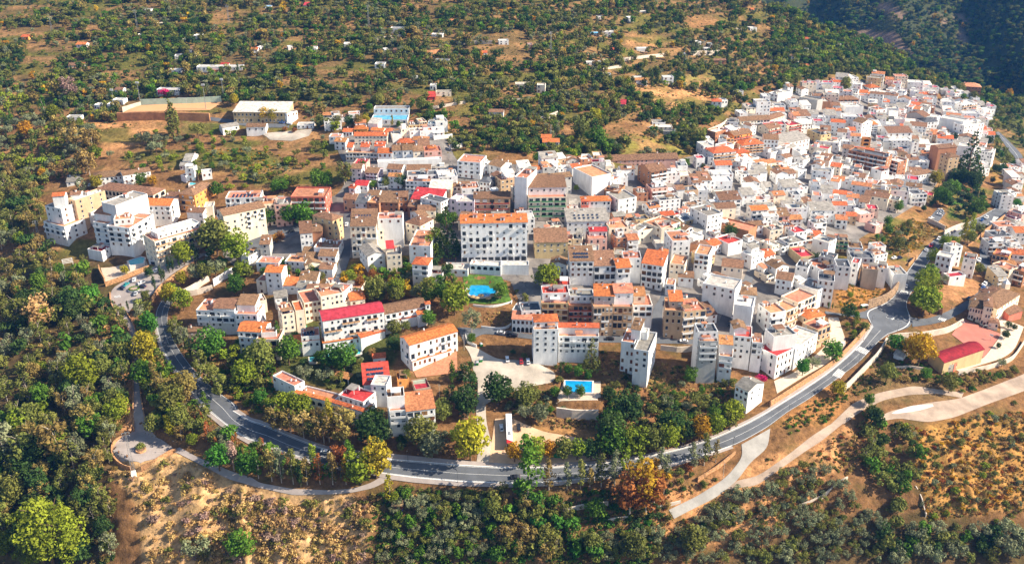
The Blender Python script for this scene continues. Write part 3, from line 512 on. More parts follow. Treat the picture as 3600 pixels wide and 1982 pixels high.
def volume(root, Mw, A, B, d, zg, zt, wc, rt, rc, rows, cols, ex, rnd, main, rowsR=0, colsR=0):
    ab = B-A; w = ab.length; ang = math.atan2(ab.y, ab.x); exv = ab.normalized(); eyv = Vector((-exv.y, exv.x))
    gz = near_ground(A, exv, eyv, w, d, zg); foot = zg-min(min(gz), zg)+1.0; h = zt-zg
    M = Mw.inverted() @ (Matrix.Translation((A.x, A.y, zg)) @ Matrix.Rotation(ang, 4, 'Z'))
    Wm, Rm, rz = vol_meshes(w, d, h, foot, wc, rt, rc, rnd)
    wo = link('wall', Wm.mesh('wall'), root); wo.matrix_local = M; ro = link('roof', Rm.mesh('roof'), root); ro.matrix_local = M
    if rows: windows(root, M, w, d, h, rows, cols, ex, rnd)
    # flank that the camera sees
    ca = A + exv*w + eyv*d/2
    cam2 = Vector((0, 0))
    if (cam2-ca).dot(exv) > 0 and rows and d > 4:
        windows(root, M, d, w, h, rowsR or rows, colsR or max(1, int(d/4.6)), ex.replace('b', '').replace('G', '').replace('a', ''), rnd, Matrix.Translation((w, 0, 0)) @ Matrix.Rotation(math.pi/2, 4, 'Z'))
    ca = A + eyv*d/2
    if (cam2-ca).dot(-exv) > 0 and rows and d > 4:
        windows(root, M, d, w, h, rowsR or rows, colsR or max(1, int(d/4.6)), ex.replace('b', '').replace('G', '').replace('a', ''), rnd, Matrix.Translation((0, d, 0)) @ Matrix.Rotation(-math.pi/2, 4, 'Z'))
    def put(nm, x, y, par=None, s=(1, 1, 1), rzz=0, dz=0):
        o = link(nm.split('_')[0] if nm.startswith('canopy') else nm, SM[nm], root if par is None else par); m = Matrix.Translation((x, y, rz(x, y)+dz)) @ Matrix.Rotation(rzz, 4, 'Z') @ Matrix.Diagonal((*s, 1)); o.matrix_local = M @ m if par is None else m
    if 'p' in ex:
        nx = max(2, min(6, int(w/2))); sl = (0 if rt == 'F' else 1)
        for j in range(2 if '3' not in ex else 3):
            for i in range(nx): put('solar_panel', w*.2+i*w*.66/nx, d*(.22+.22*j), s=(min(1.1, w*.6/nx), 1, 1 if not sl else .5))
    if 'n' not in ex and w > 4:
        if rt == 'F' and w > 6 and d > 6 and rnd.random() < .5: put('stair_hut', rnd.uniform(2, w-2), rnd.uniform(d*.5, d-2))
        if 'k' in ex:
            for i in range(7): put('stair_hut' if i % 3 == 1 else 'chimney', w*(i+.6)/7.3, d*(.3+.4*(i % 2)), s=(1, .8, 1.2), dz=-1.0 if i % 3 == 1 else 0)
        for _ in range(rnd.choice((0, 1, 1, 2))): put('chimney', rnd.uniform(1, w-1), rnd.uniform(d*.3, d-.8), par=ro, s=(rnd.uniform(.7, 1.2),)*2+(rnd.uniform(.6, 1.2),))
        if rt == 'F' and w > 5 and d > 6 and rnd.random() < .55: put('canopy_'+rnd.choice('gwtb'), rnd.uniform(2, w-2), rnd.uniform(2, d-2), s=(rnd.uniform(1, 2.2), rnd.uniform(1, 1.8), 1))
        if rnd.random() < .35: put('water_tank', rnd.uniform(1, w-1), rnd.uniform(1, d-1), s=(.8,)*3)
        if rnd.random() < .5: put('aerial', rnd.uniform(1, w-1), rnd.uniform(1, d-1))
    if main is not None: FOOT.append((A.copy(), exv, eyv, w, d))
    return w, h
SIZEW = {1: 'one-storey', 2: 'two-storey', 3: 'three-storey', 4: 'four-storey', 5: 'five-storey', 6: 'six-storey'}
def describe(wc, rt, rc, rows, cat):
    rf = {'F': 'flat %s roof' % (ROOF[rc][0].split()[0]), 'V': 'curved %s roof' % ROOF[rc][0]}.get(rt, '%s roof' % (ROOF[rc][0].replace(' sheet', '')))
    return '%s %s %s with %s' % (WALL[wc][0], SIZEW.get(rows, 'plain'), cat, rf)
LM = []                                                      # landmarks for telling look-alikes apart
def building(t, spec, subs, label, rnd):
    x1, y1, x2, y2, h, d = [float(k) for k in spec[:6]]; wc, rr = spec[6], spec[7]; rc_ = spec[8] if len(spec) > 8 else '0x0'; ex = spec[9] if len(spec) > 9 else ''
    sc = TL[t][2]; u1, v1 = px(t, x1, y1); u2, v2 = px(t, x2, y2); A, B, zg, zt = frame(u1, v1, u2, v2, h/sc)
    rows, cols = [int(k) for k in rc_.split('/')[0].split('x')]; rR, cR = [int(k) for k in rc_.split('/')[1].split('x')] if '/' in rc_ else (0, 0)
    nm = 'house'; short = None
    if label and label.startswith('@'): short, label = label[1:].split('@'); label = label.strip()
    if label and label.startswith('#'): nm, label = label[1:].split(' ', 1)
    elif rows >= 4: nm = 'apartment_block'
    root = link(nm, None); ang = math.atan2((B-A).y, (B-A).x); Mw = Matrix.Translation((A.x, A.y, zg)) @ Matrix.Rotation(ang, 4, 'Z'); root.matrix_world = Mw
    volume(root, Mw, A, B, d, zg, zt, wc, rr[0], rr[1], rows, cols, ex, rnd, True, rR, cR)
    mb = (float(spec[1])+float(spec[3]))/2+h; mt = (float(spec[1])+float(spec[3]))/2
    for s in subs:
        x1, y1, x2, y2, h2, d2 = [float(k) for k in s[:6]]
        if (y1+y2)/2 < mt-28 and (y1+y2)/2+h2 > mb-30: h2 = max(h2*.6, mb-46-(y1+y2)/2)   # an upper storey stands back from the front
        p1 = px(t, x1, y1); p2 = px(t, x2, y2); A2, B2, zg2, zt2 = frame(*p1, *p2, h2/sc)
        r2, c2 = [int(k) for k in (s[8] if len(s) > 8 else '0x0').split('/')[0].split('x')]
        volume(root, Mw, A2, B2, d2, zg2, zt2, s[6], s[7][0], s[7][1], r2, c2, s[9] if len(s) > 9 else '', rnd, True)
    cat = nm.replace('_', ' '); c = ((u1+u2)/2, (v1+v2)/2)
    tag(root, cat, label or None, 'town houses' if nm == 'house' else ('apartment blocks of the town' if nm == 'apartment_block' else None), describe(wc, rr[0], rr[1], rows, cat), c)
    root['px'] = abs(u2-u1)*h/sc
    if short: LM.append((short, c))
    return root
DATA = r'''
M1
430 645 640 700 195 15 w Ft 3x4/3x3 b ; @white tower at the ravine@ #apartment_block tall stepped white apartment tower standing above the wooded ravine
+ 447 490 605 520 330 13 w Fg 6x3
+ 520 400 640 392 430 7 w Gr 0x0 n
670 420 745 440 330 22 t Fw 5x1/5x3 ; #apartment_block narrow tan fronted block with a long blank white flank
+ 700 385 800 380 360 7 w Gb
925 650 1075 672 250 28 w Ft 5x2/5x4 b ; #apartment_block stepped white block with stacked balconies and terraces facing the ravine
+ 935 565 1100 585 330 26 w Gt 0x0 p
+ 1010 455 1150 490 420 24 w Fg
1060 690 1290 714 285 24 w Ft 4x3/4x3 b ; @white curved balcony block@ #apartment_block white block with rounded balcony fronts above the walled terrace
+ 1130 630 1310 615 360 10 w Ft 1x3
+ 1290 716 1480 625 250 16 w Ft 4x3 b
1350 485 1695 492 190 13 w Gr 3x6 m ; #apartment_block white block under a long bright red tiled roof, beyond the balcony block
1540 850 2030 716 215 16 c Ft 4x9 b3 ; @cream balcony row@ #apartment_block long cream apartment row with balconies behind the cypress trees
+ 1470 745 1540 850 230 8 c Ft 4x1 b3
+ 1570 775 1990 655 290 9 w Fw 1x8
2225 590 2640 505 300 12 c Gb 4x6 m ; #apartment_block long cream building with brown roof above the two plane trees
965 322 1525 385 115 13 c Hb 2x15 A ; @old cream school@ #school long old cream school with brown hipped roof and arched windows
915 215 1220 192 80 12 w Hb 2x7
+ 1225 190 1500 145 80 9 w Gb 2x5
1778 372 1937 388 150 24 o Hb 3x2/3x5 b3 ; @orange block@ #apartment_block orange apartment block with brown hipped roof and balconies
2245 415 2590 405 160 13 w Ft 3x7 pm ; #apartment_block pale block with rooftop solar panels beside the salmon hotel
1650 395 1780 402 75 9 w Gb 1x3
1860 555 2020 562 110 9 w Gb 2x3
+ 2030 505 2120 500 170 10 c Fw
1840 118 1930 118 125 7 w Fw 3x1 ; white cube villa tower beside the small blue pool
+ 2010 165 2110 155 75 8 w Fw 1x2
+ 1800 185 1850 195 60 6 w Ft
1825 45 1905 45 60 16 w Gg 1x2
1790 92 1850 92 40 8 w Gg 1x2
660 258 780 250 35 8 w Sg 1x2
810 550 905 560 150 12 w Fd 3x2
2400 985 2475 1000 90 10 w Fg 2x2
1480 1030 1560 1040 45 6 w Ft 1x1 G
870 920 1010 945 100 9 w FR 1x0
M2
345 400 690 402 235 18 s Ft 4x6 b ; @salmon hotel@ #hotel salmon red hotel with white balconies and arched terrace on top
185 482 345 476 220 14 k Fg 4x3 m ; pink plain block between the salmon hotel and the cream house
0 482 185 472 220 14 c Ft 4x4 ; #apartment_block cream block with three plain rows behind the street tree
-90 490 0 500 220 13 c Ft 4x2
665 628 762 640 215 9 r Fw 3x2 A ; @round red corner house@ #apartment_block tall corner house with a red end and yellow rounded side
+ 762 640 862 596 225 16 y Hb 4x2
440 770 560 760 190 12 w Sb 3x3
+ 560 750 660 745 170 12 b Gb
940 697 1195 692 310 15 c Sb 5x5 m ; @tall white shuttered block@ #apartment_block tall cream white block with shuttered windows under solar roof
+ 940 655 1195 650 350 13 w Sb 1x5 p
+ 1200 735 1475 702 190 14 c Ft 2x3
+ 1210 620 1460 615 300 10 w Ft 1x3
1225 457 1420 462 140 12 b Sb 3x4 ; @brown brick block@ brown brick front with paired white windows under tiled roof
+ 1422 405 1515 402 195 11 b Gb 3x2
870 425 990 432 120 11 t Gb 2x3
990 465 1100 470 100 10 w Sd 2x3
1110 385 1220 390 100 10 w Gb 2x3
1105 455 1225 470 150 11 b Ft 2x2
925 310 985 320 90 6 w Gr 1x1
985 287 1110 292 70 10 w GR 1x3 ; small white house with bright scarlet roof above the brown brick block
945 122 1050 124 125 10 w Gb 3x2 ; tall narrow white house with brown roof beside the orchard
1090 160 1212 168 95 11 l Gb 3x3 b ; lilac house with brown roof and railed upper balcony
1305 122 1450 130 130 10 w Gb 3x4 a ; white house with three dark ground floor arches
1490 245 1820 252 115 15 w Ft 3x8 m ; #apartment_block wide white block with red window frames above the brick block
+ 1510 190 1800 180 170 10 w Fd 1x6
1500 140 1740 138 90 12 w Gb 2x5
1820 205 2010 195 150 14 w Fw 3x4
2005 45 2235 62 165 16 w Ft 4x4 m ; #apartment_block tall white block with cream trim beside the pines
2255 60 2330 50 120 13 w Fg 3x1
2320 80 2440 108 110 12 w Gb 2x2
1930 300 2040 300 75 9 w Hb 1x3 b
2230 250 2330 260 90 10 w Hd 2x3
2050 320 2230 310 110 12 w Ft 2x4
1995 450 2175 452 175 13 l Fw 3x3 ; pale lilac block beside the brown roofed balcony block
+ 1930 420 1995 430 190 10 l Fw 3x1
2172 418 2535 415 170 12 t Gb 3x5 b2 ; @brown roofed balcony block@ #apartment_block tan block with brown roof and terracotta balcony bays
2040 668 2705 655 385 8 w Sr 6x10 Gmk ; @big white block with red roof@ #apartment_block broad six-floor white block with red roof and garages at its foot
1110 1000 1285 968 155 15 w Xg 2x2 ; white gabled house with long grey brown roof down the slope
1300 980 1452 972 180 13 c Fd 3x3 ; grey cream block with dark flat roof by the gabled house
+ 1305 920 1375 915 230 7 c SR 1x1
1525 885 1738 892 230 24 w Ft 2x2 ; long white house with wide terracotta terrace beside the shaded alley
1555 1072 1715 1082 235 10 w Hr 3x2 b ; narrow white house with bright red hipped roof ending the alley row
1490 655 1640 690 190 13 c Hb 2x3
1640 610 1720 590 150 12 w Gb 2x2
1545 422 1840 445 130 13 w SR 1x3 ; white hall with dull crimson sheet roof beside the curved street
1515 500 1620 505 110 8 b Sb 1x2
1610 540 1785 540 140 10 c Gb 2x3
1842 460 1930 420 190 16 w Fd 4x3 ; #apartment_block white block following the curve of the street
445 998 610 1003 75 9 w Sb 1x3
620 992 790 998 95 9 w Sb 1x3
575 905 820 912 120 12 w Ft 1x3
+ 660 880 760 880 110 6 w Hb
0 1052 222 1062 100 9 w Ft 1x3
285 1042 490 1052 110 10 w Ft 2x4
490 1090 650 1060 80 9 c Xb 1x0
90 1152 250 1158 225 10 w Gr 3x2 ; white house with striped bright red roof at the cluster edge
215 1285 405 1286 85 12 w Gr 1x2 ; @bright red roofed cottage@ low white cottage with glowing red roof and two skylights
425 1232 600 1238 85 13 w Gb 1x3
630 1120 760 1126 95 9 w Gb 1x1
740 1330 870 1350 200 10 w Ft 2x3
400 1305 510 1310 120 9 w Gg 1x2
500 1330 640 1335 130 8 w Gb 1x2
890 1300 1050 1310 70 9 c Ft 1x3
0 1230 90 1240 130 10 c Ft 2x1
1745 1165 1860 1170 90 8 w Ft 1x2
1870 1120 2110 1130 70 9 w Fw 1x3 ; low white poolside bar with awnings
2130 1075 2440 1092 95 7 w Fw 1x5 A ; low white arcade building below the garages
2440 1080 2720 1082 100 6 w Fw
L1
1952 252 2335 266 235 13 w Ft 3x6 b ; @white row with terracotta roofs@ #apartment_block long white row with terracotta roofs beside the road bend
+ 2125 235 2335 240 250 12 w Gb
2338 290 2560 298 210 12 w Ft 3x4
+ 2360 200 2540 205 290 8 w Sb
2370 462 2630 474 205 11 w Gr 3x4 b ; @white house under red roof@ white balconied house with a plain red tiled roof by the gorge
1870 470 2030 462 85 6 n Sb 1x2 ; small rubble stone barn with brown roof below the white row
1912 585 1970 592 40 4 n Gb 1x1
L2
665 362 1275 268 285 12 w GR 4x10 m3 ; @long crimson roofed hotel wing@ #hotel long white hotel wing with crimson roof and balconies over the pool
+ 668 582 1045 525 90 3 w Sr 1x6
+ 1045 530 1285 460 90 4 w Sr
1285 295 1700 212 180 11 w Gb 3x7 m ; #hotel white hotel wing with brown roof ending in a little tower
+ 1290 362 1610 315 110 4 w Sr 1x5
+ 1612 300 1700 285 130 5 w Sr
+ 1690 195 1736 190 200 3 w Hr 1x1
450 520 632 502 165 9 w Ft 2x3 p ; white hotel annex with upright solar panels on top
+ 395 592 470 580 75 6 w Sr 1x2
+ 470 560 632 545 120 3 w Sr
1528 605 2008 465 225 10 w Gr 3x8 m ; @red roofed terrace hotel@ #hotel white three-floor hotel with long red roof above a dining terrace
+ 1560 765 1945 652 75 3 w Sr 1x8
+ 1452 530 1500 600 190 8 w Ft 3x1 b
255 300 382 278 235 13 c Ft 3x2 p ; @cream twin towered house@ cream house with scalloped parapets and solar panels on one corner
+ 392 262 480 248 225 12 c Fr 3x1
+ 480 185 645 155 190 16 c Ft 3x4
+ 645 120 868 78 230 14 c Ft 2x5
860 180 940 160 110 10 c Ft 1x1
+ 940 160 1085 140 110 11 c Gr 1x2
0 545 228 545 190 11 c Ft 3x2 b3
+ 50 480 200 470 240 5 w Ft
0 170 105 150 120 9 c Fb 1x1
390 1095 740 1185 130 9 w Ft 1x5 A ; #hotel curved lower hotel wing with dark arches and terrace garden on top
+ 740 1185 1075 1285 150 9 w Ft 1x5 A
+ 385 1075 740 1165 140 1.5 w Sr
+ 740 1165 1075 1265 160 1.5 w Sr
820 1095 1068 1170 190 10 w FR 2x5 ; crimson terraced hotel lounge with blue shutters above the arcade
1072 1000 1335 975 110 15 w SR 0x0 p3n ; @solar roofed hall@ #hotel low hotel hall whose crimson sloping roof carries rows of solar panels
1165 735 1290 725 60 5 w Gr 1x1
165 905 385 1010 150 6 w Ft 1x6 ; red walled rooftop pergola terrace above the ravine garden
1325 1258 1500 1246 240 13 w Ft 3x3 b ; @white house facing the bend@ #apartment_block white balconied house with terracotta deck by the palm tree
+ 1500 1262 1785 1228 230 11 w So 3x4 b
+ 1305 1120 1480 1105 330 8 w Fb
1142 995 1300 1005 215 9 w Fw 2x2
1410 950 1520 940 80 7 o Fo 1x2
1590 1045 1740 1020 60 9 n FR 0x0 n ; low walled court with crimson floor beside the green wall
L3
292 182 562 186 230 12 y Ft 4x4 b3 ; @ochre balcony block@ #apartment_block ochre block with tan balconies and a white top floor
+ 302 85 570 80 330 9 w FR 1x3
566 206 806 206 225 12 b Ft 4x5 b2 ; #apartment_block brown block with dark red balcony rails
+ 575 112 815 112 315 8 w Fg 1x4
815 222 1010 216 295 14 t Ft 4x5 m ; #apartment_block tan block with four window columns under glowing red roof
+ 820 112 1022 116 400 9 g Sr 1x2
1010 216 1205 222 295 14 t Ft 4x4 b3 ; #apartment_block tan balconied block with crimson terrace and blue shutters
+ 1022 85 1210 82 425 7 w St 1x2
1206 206 1402 205 235 13 w Ft 3x3 b ; white block with a wide orange terrace at the alley corner
+ 1215 112 1330 112 330 7 c So 1x1
1526 252 1702 262 285 15 t Ft 4x3 ; #apartment_block tan block with plain brick upper floor and bright red lean-to
+ 1576 165 1706 166 370 8 n Sr 1x2
1705 272 1938 245 290 14 t Ft 4x4 b ; #apartment_block tan block with white railed balconies beside the steep street
216 446 458 442 350 13 w Fo 4x3 ; @white block with red cap roof@ #apartment_block plain white block with stepped red cap roof over the gravel yard
+ 222 372 460 365 420 8 w Hr 1x3
462 512 868 516 250 11 w Ft 3x7 b ; @white house with glazed turret@ white house with glazed turret and round balcony beside the conifer
+ 462 425 868 430 330 3 w Sr
+ 665 500 738 500 190 3.5 w Hr 3x3
1090 560 1222 580 300 14 w Ft 4x3 ; #apartment_block white block with small windows standing alone on the slope
+ 1215 640 1364 664 340 20 w Fg 4x2
+ 1190 440 1280 455 380 8 w Sb
+ 1285 470 1350 480 400 5 w Fw
1868 562 2056 562 410 14 g Ft 4x2 b ; @grey slope block@ #apartment_block grey block with dark roof and brick flank above the gardens
+ 1862 470 2055 466 500 9 w Fd 1x3
2064 705 2200 722 260 8 w Ft 3x2 b
+ 2070 590 2200 600 330 6 w So
2212 505 2390 525 310 12 w FR 4x3 ; #apartment_block white block with crimson lean-to beside the dark lane
+ 2215 440 2340 440 370 8 w Xb
2395 570 2502 580 290 8 w Ft 3x2 b
2228 1000 2358 1064 190 12 w Gg 2x3 ; @white barn above the road@ white barn with grey corrugated roof near the crimson creeper
2215 195 2400 222 270 12 w Fw 0x0
2285 95 2440 108 185 10 w Hb 2x2
0 342 214 352 125 6 w St 2x5 a ; white house with a row of big arches by the street
+ 95 262 290 252 200 10 w Fd 1x3
0 250 90 262 130 8 w Fg 1x2
M3
230 858 560 852 165 14 y Sb 2x5 ; @ochre house with wide grey roof@ ochre house under a wide weathered grey brown roof
580 1042 816 1040 245 14 w Sb 3x4 pm ; @white house with panelled roof@ white house whose brown roof carries a block of dark panels
820 1092 1040 1086 210 14 w Sb 3x4 b
550 652 965 642 140 14 w Sg 2x7 p ; long white house under grey sheet roof beside the red ornate house
765 818 950 812 135 11 k Ft 2x3 ; pink house with white arched window surrounds and crimson attic
+ 772 748 946 745 210 7 w GR 1x4
975 716 1165 702 155 12 c Ft 2x3
1172 692 1258 746 120 12 c Fb 2x3
+ 1258 746 1340 692 130 10 w Fg
695 447 985 442 105 9 w Hr 2x7 ; @ornate red house@ ornate white house with red roofs and twin turret bays
+ 695 442 765 442 112 4 s Hr 2x3
+ 915 438 990 436 112 4 s Hr 2x3
160 408 545 402 240 20 c Ft 5x6 b1 ; @green balcony block@ #apartment_block broad cream block with bands of green balconies
+ 165 312 540 304 330 14 w Sb 1x6
+ 25 200 150 215 380 18 w Ft
612 112 800 205 175 15 w Ft 0x0
800 205 980 250 120 12 w Ft 2x4
1385 158 1545 132 185 16 b Gb 5x4 b ; @striped brick tower block@ #apartment_block tall brick block with white bands and brown roof
890 48 1660 22 62 13 k Gb 2x18 ; @long brick terrace@ #terrace_house long brick terrace with brown roof and chimneys below the orchards
920 332 1062 352 120 14 b Fb 0x0
+ 1062 432 1245 402 150 16 w Fg 3x3
1490 718 1680 652 175 15 c Ft 3x5 b1 ; #apartment_block cream block with green shutters at the street fork
+ 1420 640 1490 718 170 8 c Ft 3x2
1950 592 2100 560 235 17 w Fg 5x4 ; @white curved street block@ #apartment_block tall white block with many small windows on the bend
2040 520 2235 505 155 10 c Gb 3x2
2040 662 2360 742 90 12 b Ft 0x0
1600 842 1780 832 245 16 w Ft 3x3
1572 1062 1722 1082 190 14 c Ft 2x3
1822 962 1962 982 265 14 w Ft 3x3 b
1442 880 1660 866 60 9 w Sw 0x0 n
2092 1092 2300 1115 110 12 c Gb 1x3
1295 1062 1505 1092 240 13 w Sr 4x4 b ; #apartment_block white house with bright red roofs stepping down to the lane
1045 1112 1186 1104 230 13 w Gr 2x2 b
1110 1010 1290 1012 250 10 w Ft 2x3
1425 975 1510 990 150 10 c Hr 1x2
2160 870 2300 830 130 12 w FR 1x2
1905 1262 2225 1325 265 14 w Fw 2x4 ; @pale blank block@ pale blank fronted block beside the steep dark street
1530 1270 1620 1280 120 8 w Ft 1x2
300 1275 580 1280 120 10 w FR 1x3
1660 1200 1810 1210 100 9 w Gb 1x2
M4
690 1092 830 1100 225 11 w Fd 2x2 ; @white cliffside row@ white stepped houses on the stone footing above the road
+ 828 1050 905 1065 260 8 w FR 3x1
+ 950 1115 1100 1128 190 8 n Ft 0x0
+ 1095 1105 1190 1118 200 8 w Ft 2x1
+ 1185 1090 1258 1170 150 8 w Fg
1078 985 1196 962 135 10 w Ft 3x3 ; white house with red upper terrace above the parking bay
+ 1065 900 1180 890 200 7 w Ft 1x3
835 1005 1060 1015 110 11 w Fd 2x4
805 905 950 915 110 11 w Fb 1x3
620 832 806 842 115 9 y Fg 3x4 b1 ; @ochre brick flats@ ochre flats with pale flat roof and green blinds
446 815 610 862 175 10 w Fw 1x1
506 990 660 1022 175 9 g Fd 1x2
920 582 1062 562 85 9 k Fw 1x3 ; @unfinished pink house@ unfinished pink block house with empty window holes
+ 970 655 1078 692 75 8 k Fw 1x2
1680 978 1830 1012 195 8 w Fw 3x3 ; @white house between two roads@ tall white cube houses clustered between the two roads
+ 1826 905 1945 892 200 7 w Fw 4x2
+ 1950 1002 2075 1025 190 9 w Fr 3x2
+ 1812 1200 1975 1180 110 6 w FR 1x1
2262 800 2440 792 95 12 w Fd 2x4
2240 965 2400 1002 115 10 o Ft 2x4 b3
2395 965 2560 985 130 10 w Gr 2x3 b
2236 1065 2410 1132 130 9 c Ft 2x4 b3 ; @pink terrace houses@ cream terraced houses with round balconies above the school
2412 1105 2560 1150 145 10 b Ft 3x3 b
2300 700 2480 690 70 11 w Ft 1x3
2470 760 2640 760 110 12 w Gr 2x3
2250 335 2330 388 135 10 w Fw 4x3 ; white wedge shaped house where the lane meets the road
1376 292 1530 312 85 9 w Gb 1x4
1450 192 1632 162 95 9 w Gb 2x7 ; @long white convent wing@ long white wing with brown roof beside the dark conifers
1030 112 1136 150 140 8 w Ft 1x1
210 905 330 1000 90 9 y FR 0x0
500 1225 666 1245 260 13 w Fd 4x3 ; @white block by the junction@ #apartment_block tall white block with dark roof above the junction
300 1265 500 1335 170 12 w Fg 1x0
80 1215 240 1240 160 11 w Gb 2x3
275 1085 400 1110 110 10 w Fd 1x2
360 1040 540 1130 120 11 w Ft 1x3
1190 330 1410 350 130 12 w Fg 2x4
1440 375 1590 370 120 11 w Fd 3x4 b
960 380 1200 420 110 11 c Gb 1x4
L4
25 285 182 260 225 12 w Ft 4x2 b ; @white stepped street row@ #apartment_block white end house of the stepped row along the dark lane
+ 188 262 300 216 170 10 c Ft 3x3 b3
+ 300 182 480 100 175 11 c Ft 3x5 b
90 712 290 620 215 12 w FR 3x5 ; @white flatiron block@ #apartment_block white flatiron block with crimson deck and orange edge
+ 275 640 500 478 190 12 w Fw 3x6
+ 60 520 290 490 330 9 w Fg
500 452 630 398 190 10 t Ft 3x3 b3 ; tan balconied house at the end of the flatiron block
400 342 572 302 70 10 c Hr 1x3
2015 218 2152 248 130 12 c Hb 2x5 ; @pink roofed school@ #school cream school with dusky pink hipped roofs and a white skylight
+ 2155 212 2240 226 190 14 c Hb 3x3
+ 2290 240 2515 95 170 16 c Hb 3x7
+ 2205 372 2300 386 70 6 c Hb 1x3
+ 2240 130 2420 110 150 12 c Hb
2405 305 2540 260 70 9 s Gb 0x0 n ; red brick entrance canopy of the school
1610 702 1757 780 105 30 y VC 0x0 n ; @crimson roofed sports hall@ #sports_hall ochre sports hall with a broad curved crimson roof
+ 1770 800 1862 796 85 8 c Fg 1x1 n
+ 1862 796 2010 655 85 6 s Fg 1x3 n
1255 692 1345 722 45 7 w Gw 0x0 n ; pale glasshouse shaped shed under the yellow plane tree
1672 236 1745 250 55 3 b Fg 1x1 n ; #kiosk small brick kiosk beside the side road
T1
1415 812 1615 816 50 8 w Fw 2x7 n ; @white villa above the pitch@ #villa long white villa behind the football pitch beside the magenta tree
2110 1016 2600 1020 95 20 y Sw 2x14 n ; @white roofed sports centre@ #sports_hall ochre sports centre with a huge white sloping roof
+ 2600 1030 2695 1005 75 14 w Fw 1x4 n
2016 1158 2165 1135 42 8 w Gg 1x3 n
2230 1152 2405 1150 62 9 w Gb 1x3 n
T2
1066 985 1385 985 70 9 w Fg 1x7 n ; @blue poolside school@ #school white building with blue trimmed front and long blue terrace
+ 1040 1085 1370 1085 45 14 w FB 1x6 n
Z3
375 388 830 385 130 9 c Gr 3x9 ; @cream terrace with red roofs@ #terrace_house cream upper terrace of row houses with red ridge roofs
255 612 692 622 120 9 c Ft 2x9 b ; #terrace_house cream lower terrace of row houses with garage bays
+ 270 545 352 546 190 6 w Sr 1x1
+ 465 540 582 540 190 6 w Sr 1x1
+ 656 530 797 530 200 6 w Sr 1x1
98 462 252 472 112 9 w Go 2x2 ; white corner house with pale orange roof at the end of the terraces
700 624 896 624 150 11 w Gr 2x3
900 590 1040 586 170 12 w Gb 2x2
1042 586 1190 580 170 12 w Gb 2x2
1192 602 1340 592 150 12 c Gb 2x2
1345 604 1585 590 145 12 k Ft 2x4
+ 1398 560 1506 556 190 7 k Hr 1x2
700 748 1588 700 115 5 w Fw 0x0 n ; long blank white retaining building below the terraces
968 480 1190 486 70 10 o Hr 1x5 b ; @orange villa@ #villa orange villa with red hipped roof and white balustrade
366 292 560 292 70 9 o Hr 1x4
566 212 702 222 105 8 w Sw 0x0
605 310 775 318 55 7 c Gr 1x4
810 325 900 325 50 8 c Hr 1x2
218 330 345 330 60 8 w Gr 1x3
1170 440 1390 445 80 8 w Ho 1x3
1130 240 1285 232 125 10 y Fg 2x3 ; pale yellow house beside the ramp below the blue school
1285 192 1380 182 140 10 c Ft 3x3 b3
1390 218 1500 218 110 9 w FB 2x2
1500 192 1668 182 135 11 w Fw 1x1 ; plain white cube house at the upper edge of the orchards
905 370 1030 360 110 9 w Fw
Z1
820 942 1135 912 190 13 w Hr 4x6 b3 ; @white blocks with red hips@ #apartment_block white block with red hipped roof and brick balcony shafts
745 990 820 1000 110 9 w Fw 2x2
1225 832 1520 806 150 13 w Hr 4x6 b3 ; #apartment_block white block with red hipped roof standing above its twin
1140 950 1330 922 90 11 o Hr 2x4
1105 700 1358 656 200 11 o Gb 4x6 b2 ; @brick and white flats@ #apartment_block flats with red brick bays and brown roof
+ 1005 742 1110 735 180 10 o Ft 4x2 b3
+ 890 742 1005 750 160 11 w Fw
1585 605 1760 570 140 12 c Gb 3x6 b2
1200 500 1605 470 90 12 c Gb 2x9 b ; #apartment_block long cream flats with big brown roof near the upper village edge
1605 480 1805 415 100 10 c Gb 2x5
1520 748 1720 756 190 14 w Gb 2x4 ; white market hall with big brown roof
1690 830 2155 735 110 14 w Sg 2x9 n ; @white hall with ribbed roof@ #market_hall long white hall with a ribbed grey sheet roof
685 842 830 830 170 12 w Fw 2x2
720 775 830 770 130 8 w Fw
1105 790 1200 760 110 9 c Ft 2x3
1870 560 2045 535 140 13 c FR 4x5 b2 ; #apartment_block white flats with crimson roof and brick balcony bands
2120 610 2310 690 130 10 y Fd 3x3 ; ochre block with dark roof in the village middle
2270 225 2440 225 110 13 b Fw 0x0 
1610 115 1715 130 90 14 w Fw 2x2
+ 1715 130 1905 75 110 10 w Fw 0x0
800 225 935 230 95 9 w Hr 2x2 ; white house with red hipped roof alone on the brown terraces
+ 935 210 1020 205 80 8 w Fw 1x2
2010 160 2260 210 110 10 g Fg 0x0 n
1510 540 1830 540 120 10 w FR 2x4
2235 760 2560 800 110 12 w Fw 2x5
1000 500 1165 510 60 9 w Fg 1x3
Z2
525 930 640 935 230 5 o Fo 2x1 An ; @church tower@ #church_tower square orange brick bell tower with a pointed slate roof
330 1092 860 1200 230 11 b Fd 4x9 b ; @long brick flats@ #apartment_block long brick apartment block with black roof and balcony bands
+ 860 1215 1020 1262 210 11 b Fw 4x3 b
+ 1020 1262 1160 1215 210 10 c Fw
1720 1195 1865 1180 330 10 t Hb 4x2 ; @brick church@ #church tall plain brick church transept among dark conifers
+ 1575 1075 1830 1050 330 10 b Gb
2070 1090 2330 1130 170 14 w Fw 4x7 ; @white clinic block@ #apartment_block white modern block with rows of narrow windows
+ 1850 1030 2080 1060 200 12 w Fw
1590 640 1925 700 220 12 w Fw 0x0
1935 760 2210 720 270 13 w Fw 5x6 ; @tall white village block@ #apartment_block tallest white block on the village edge
1900 470 2110 440 150 12 w Fw 4x6 b3 ; #apartment_block white and tan balcony flats near the top of the village
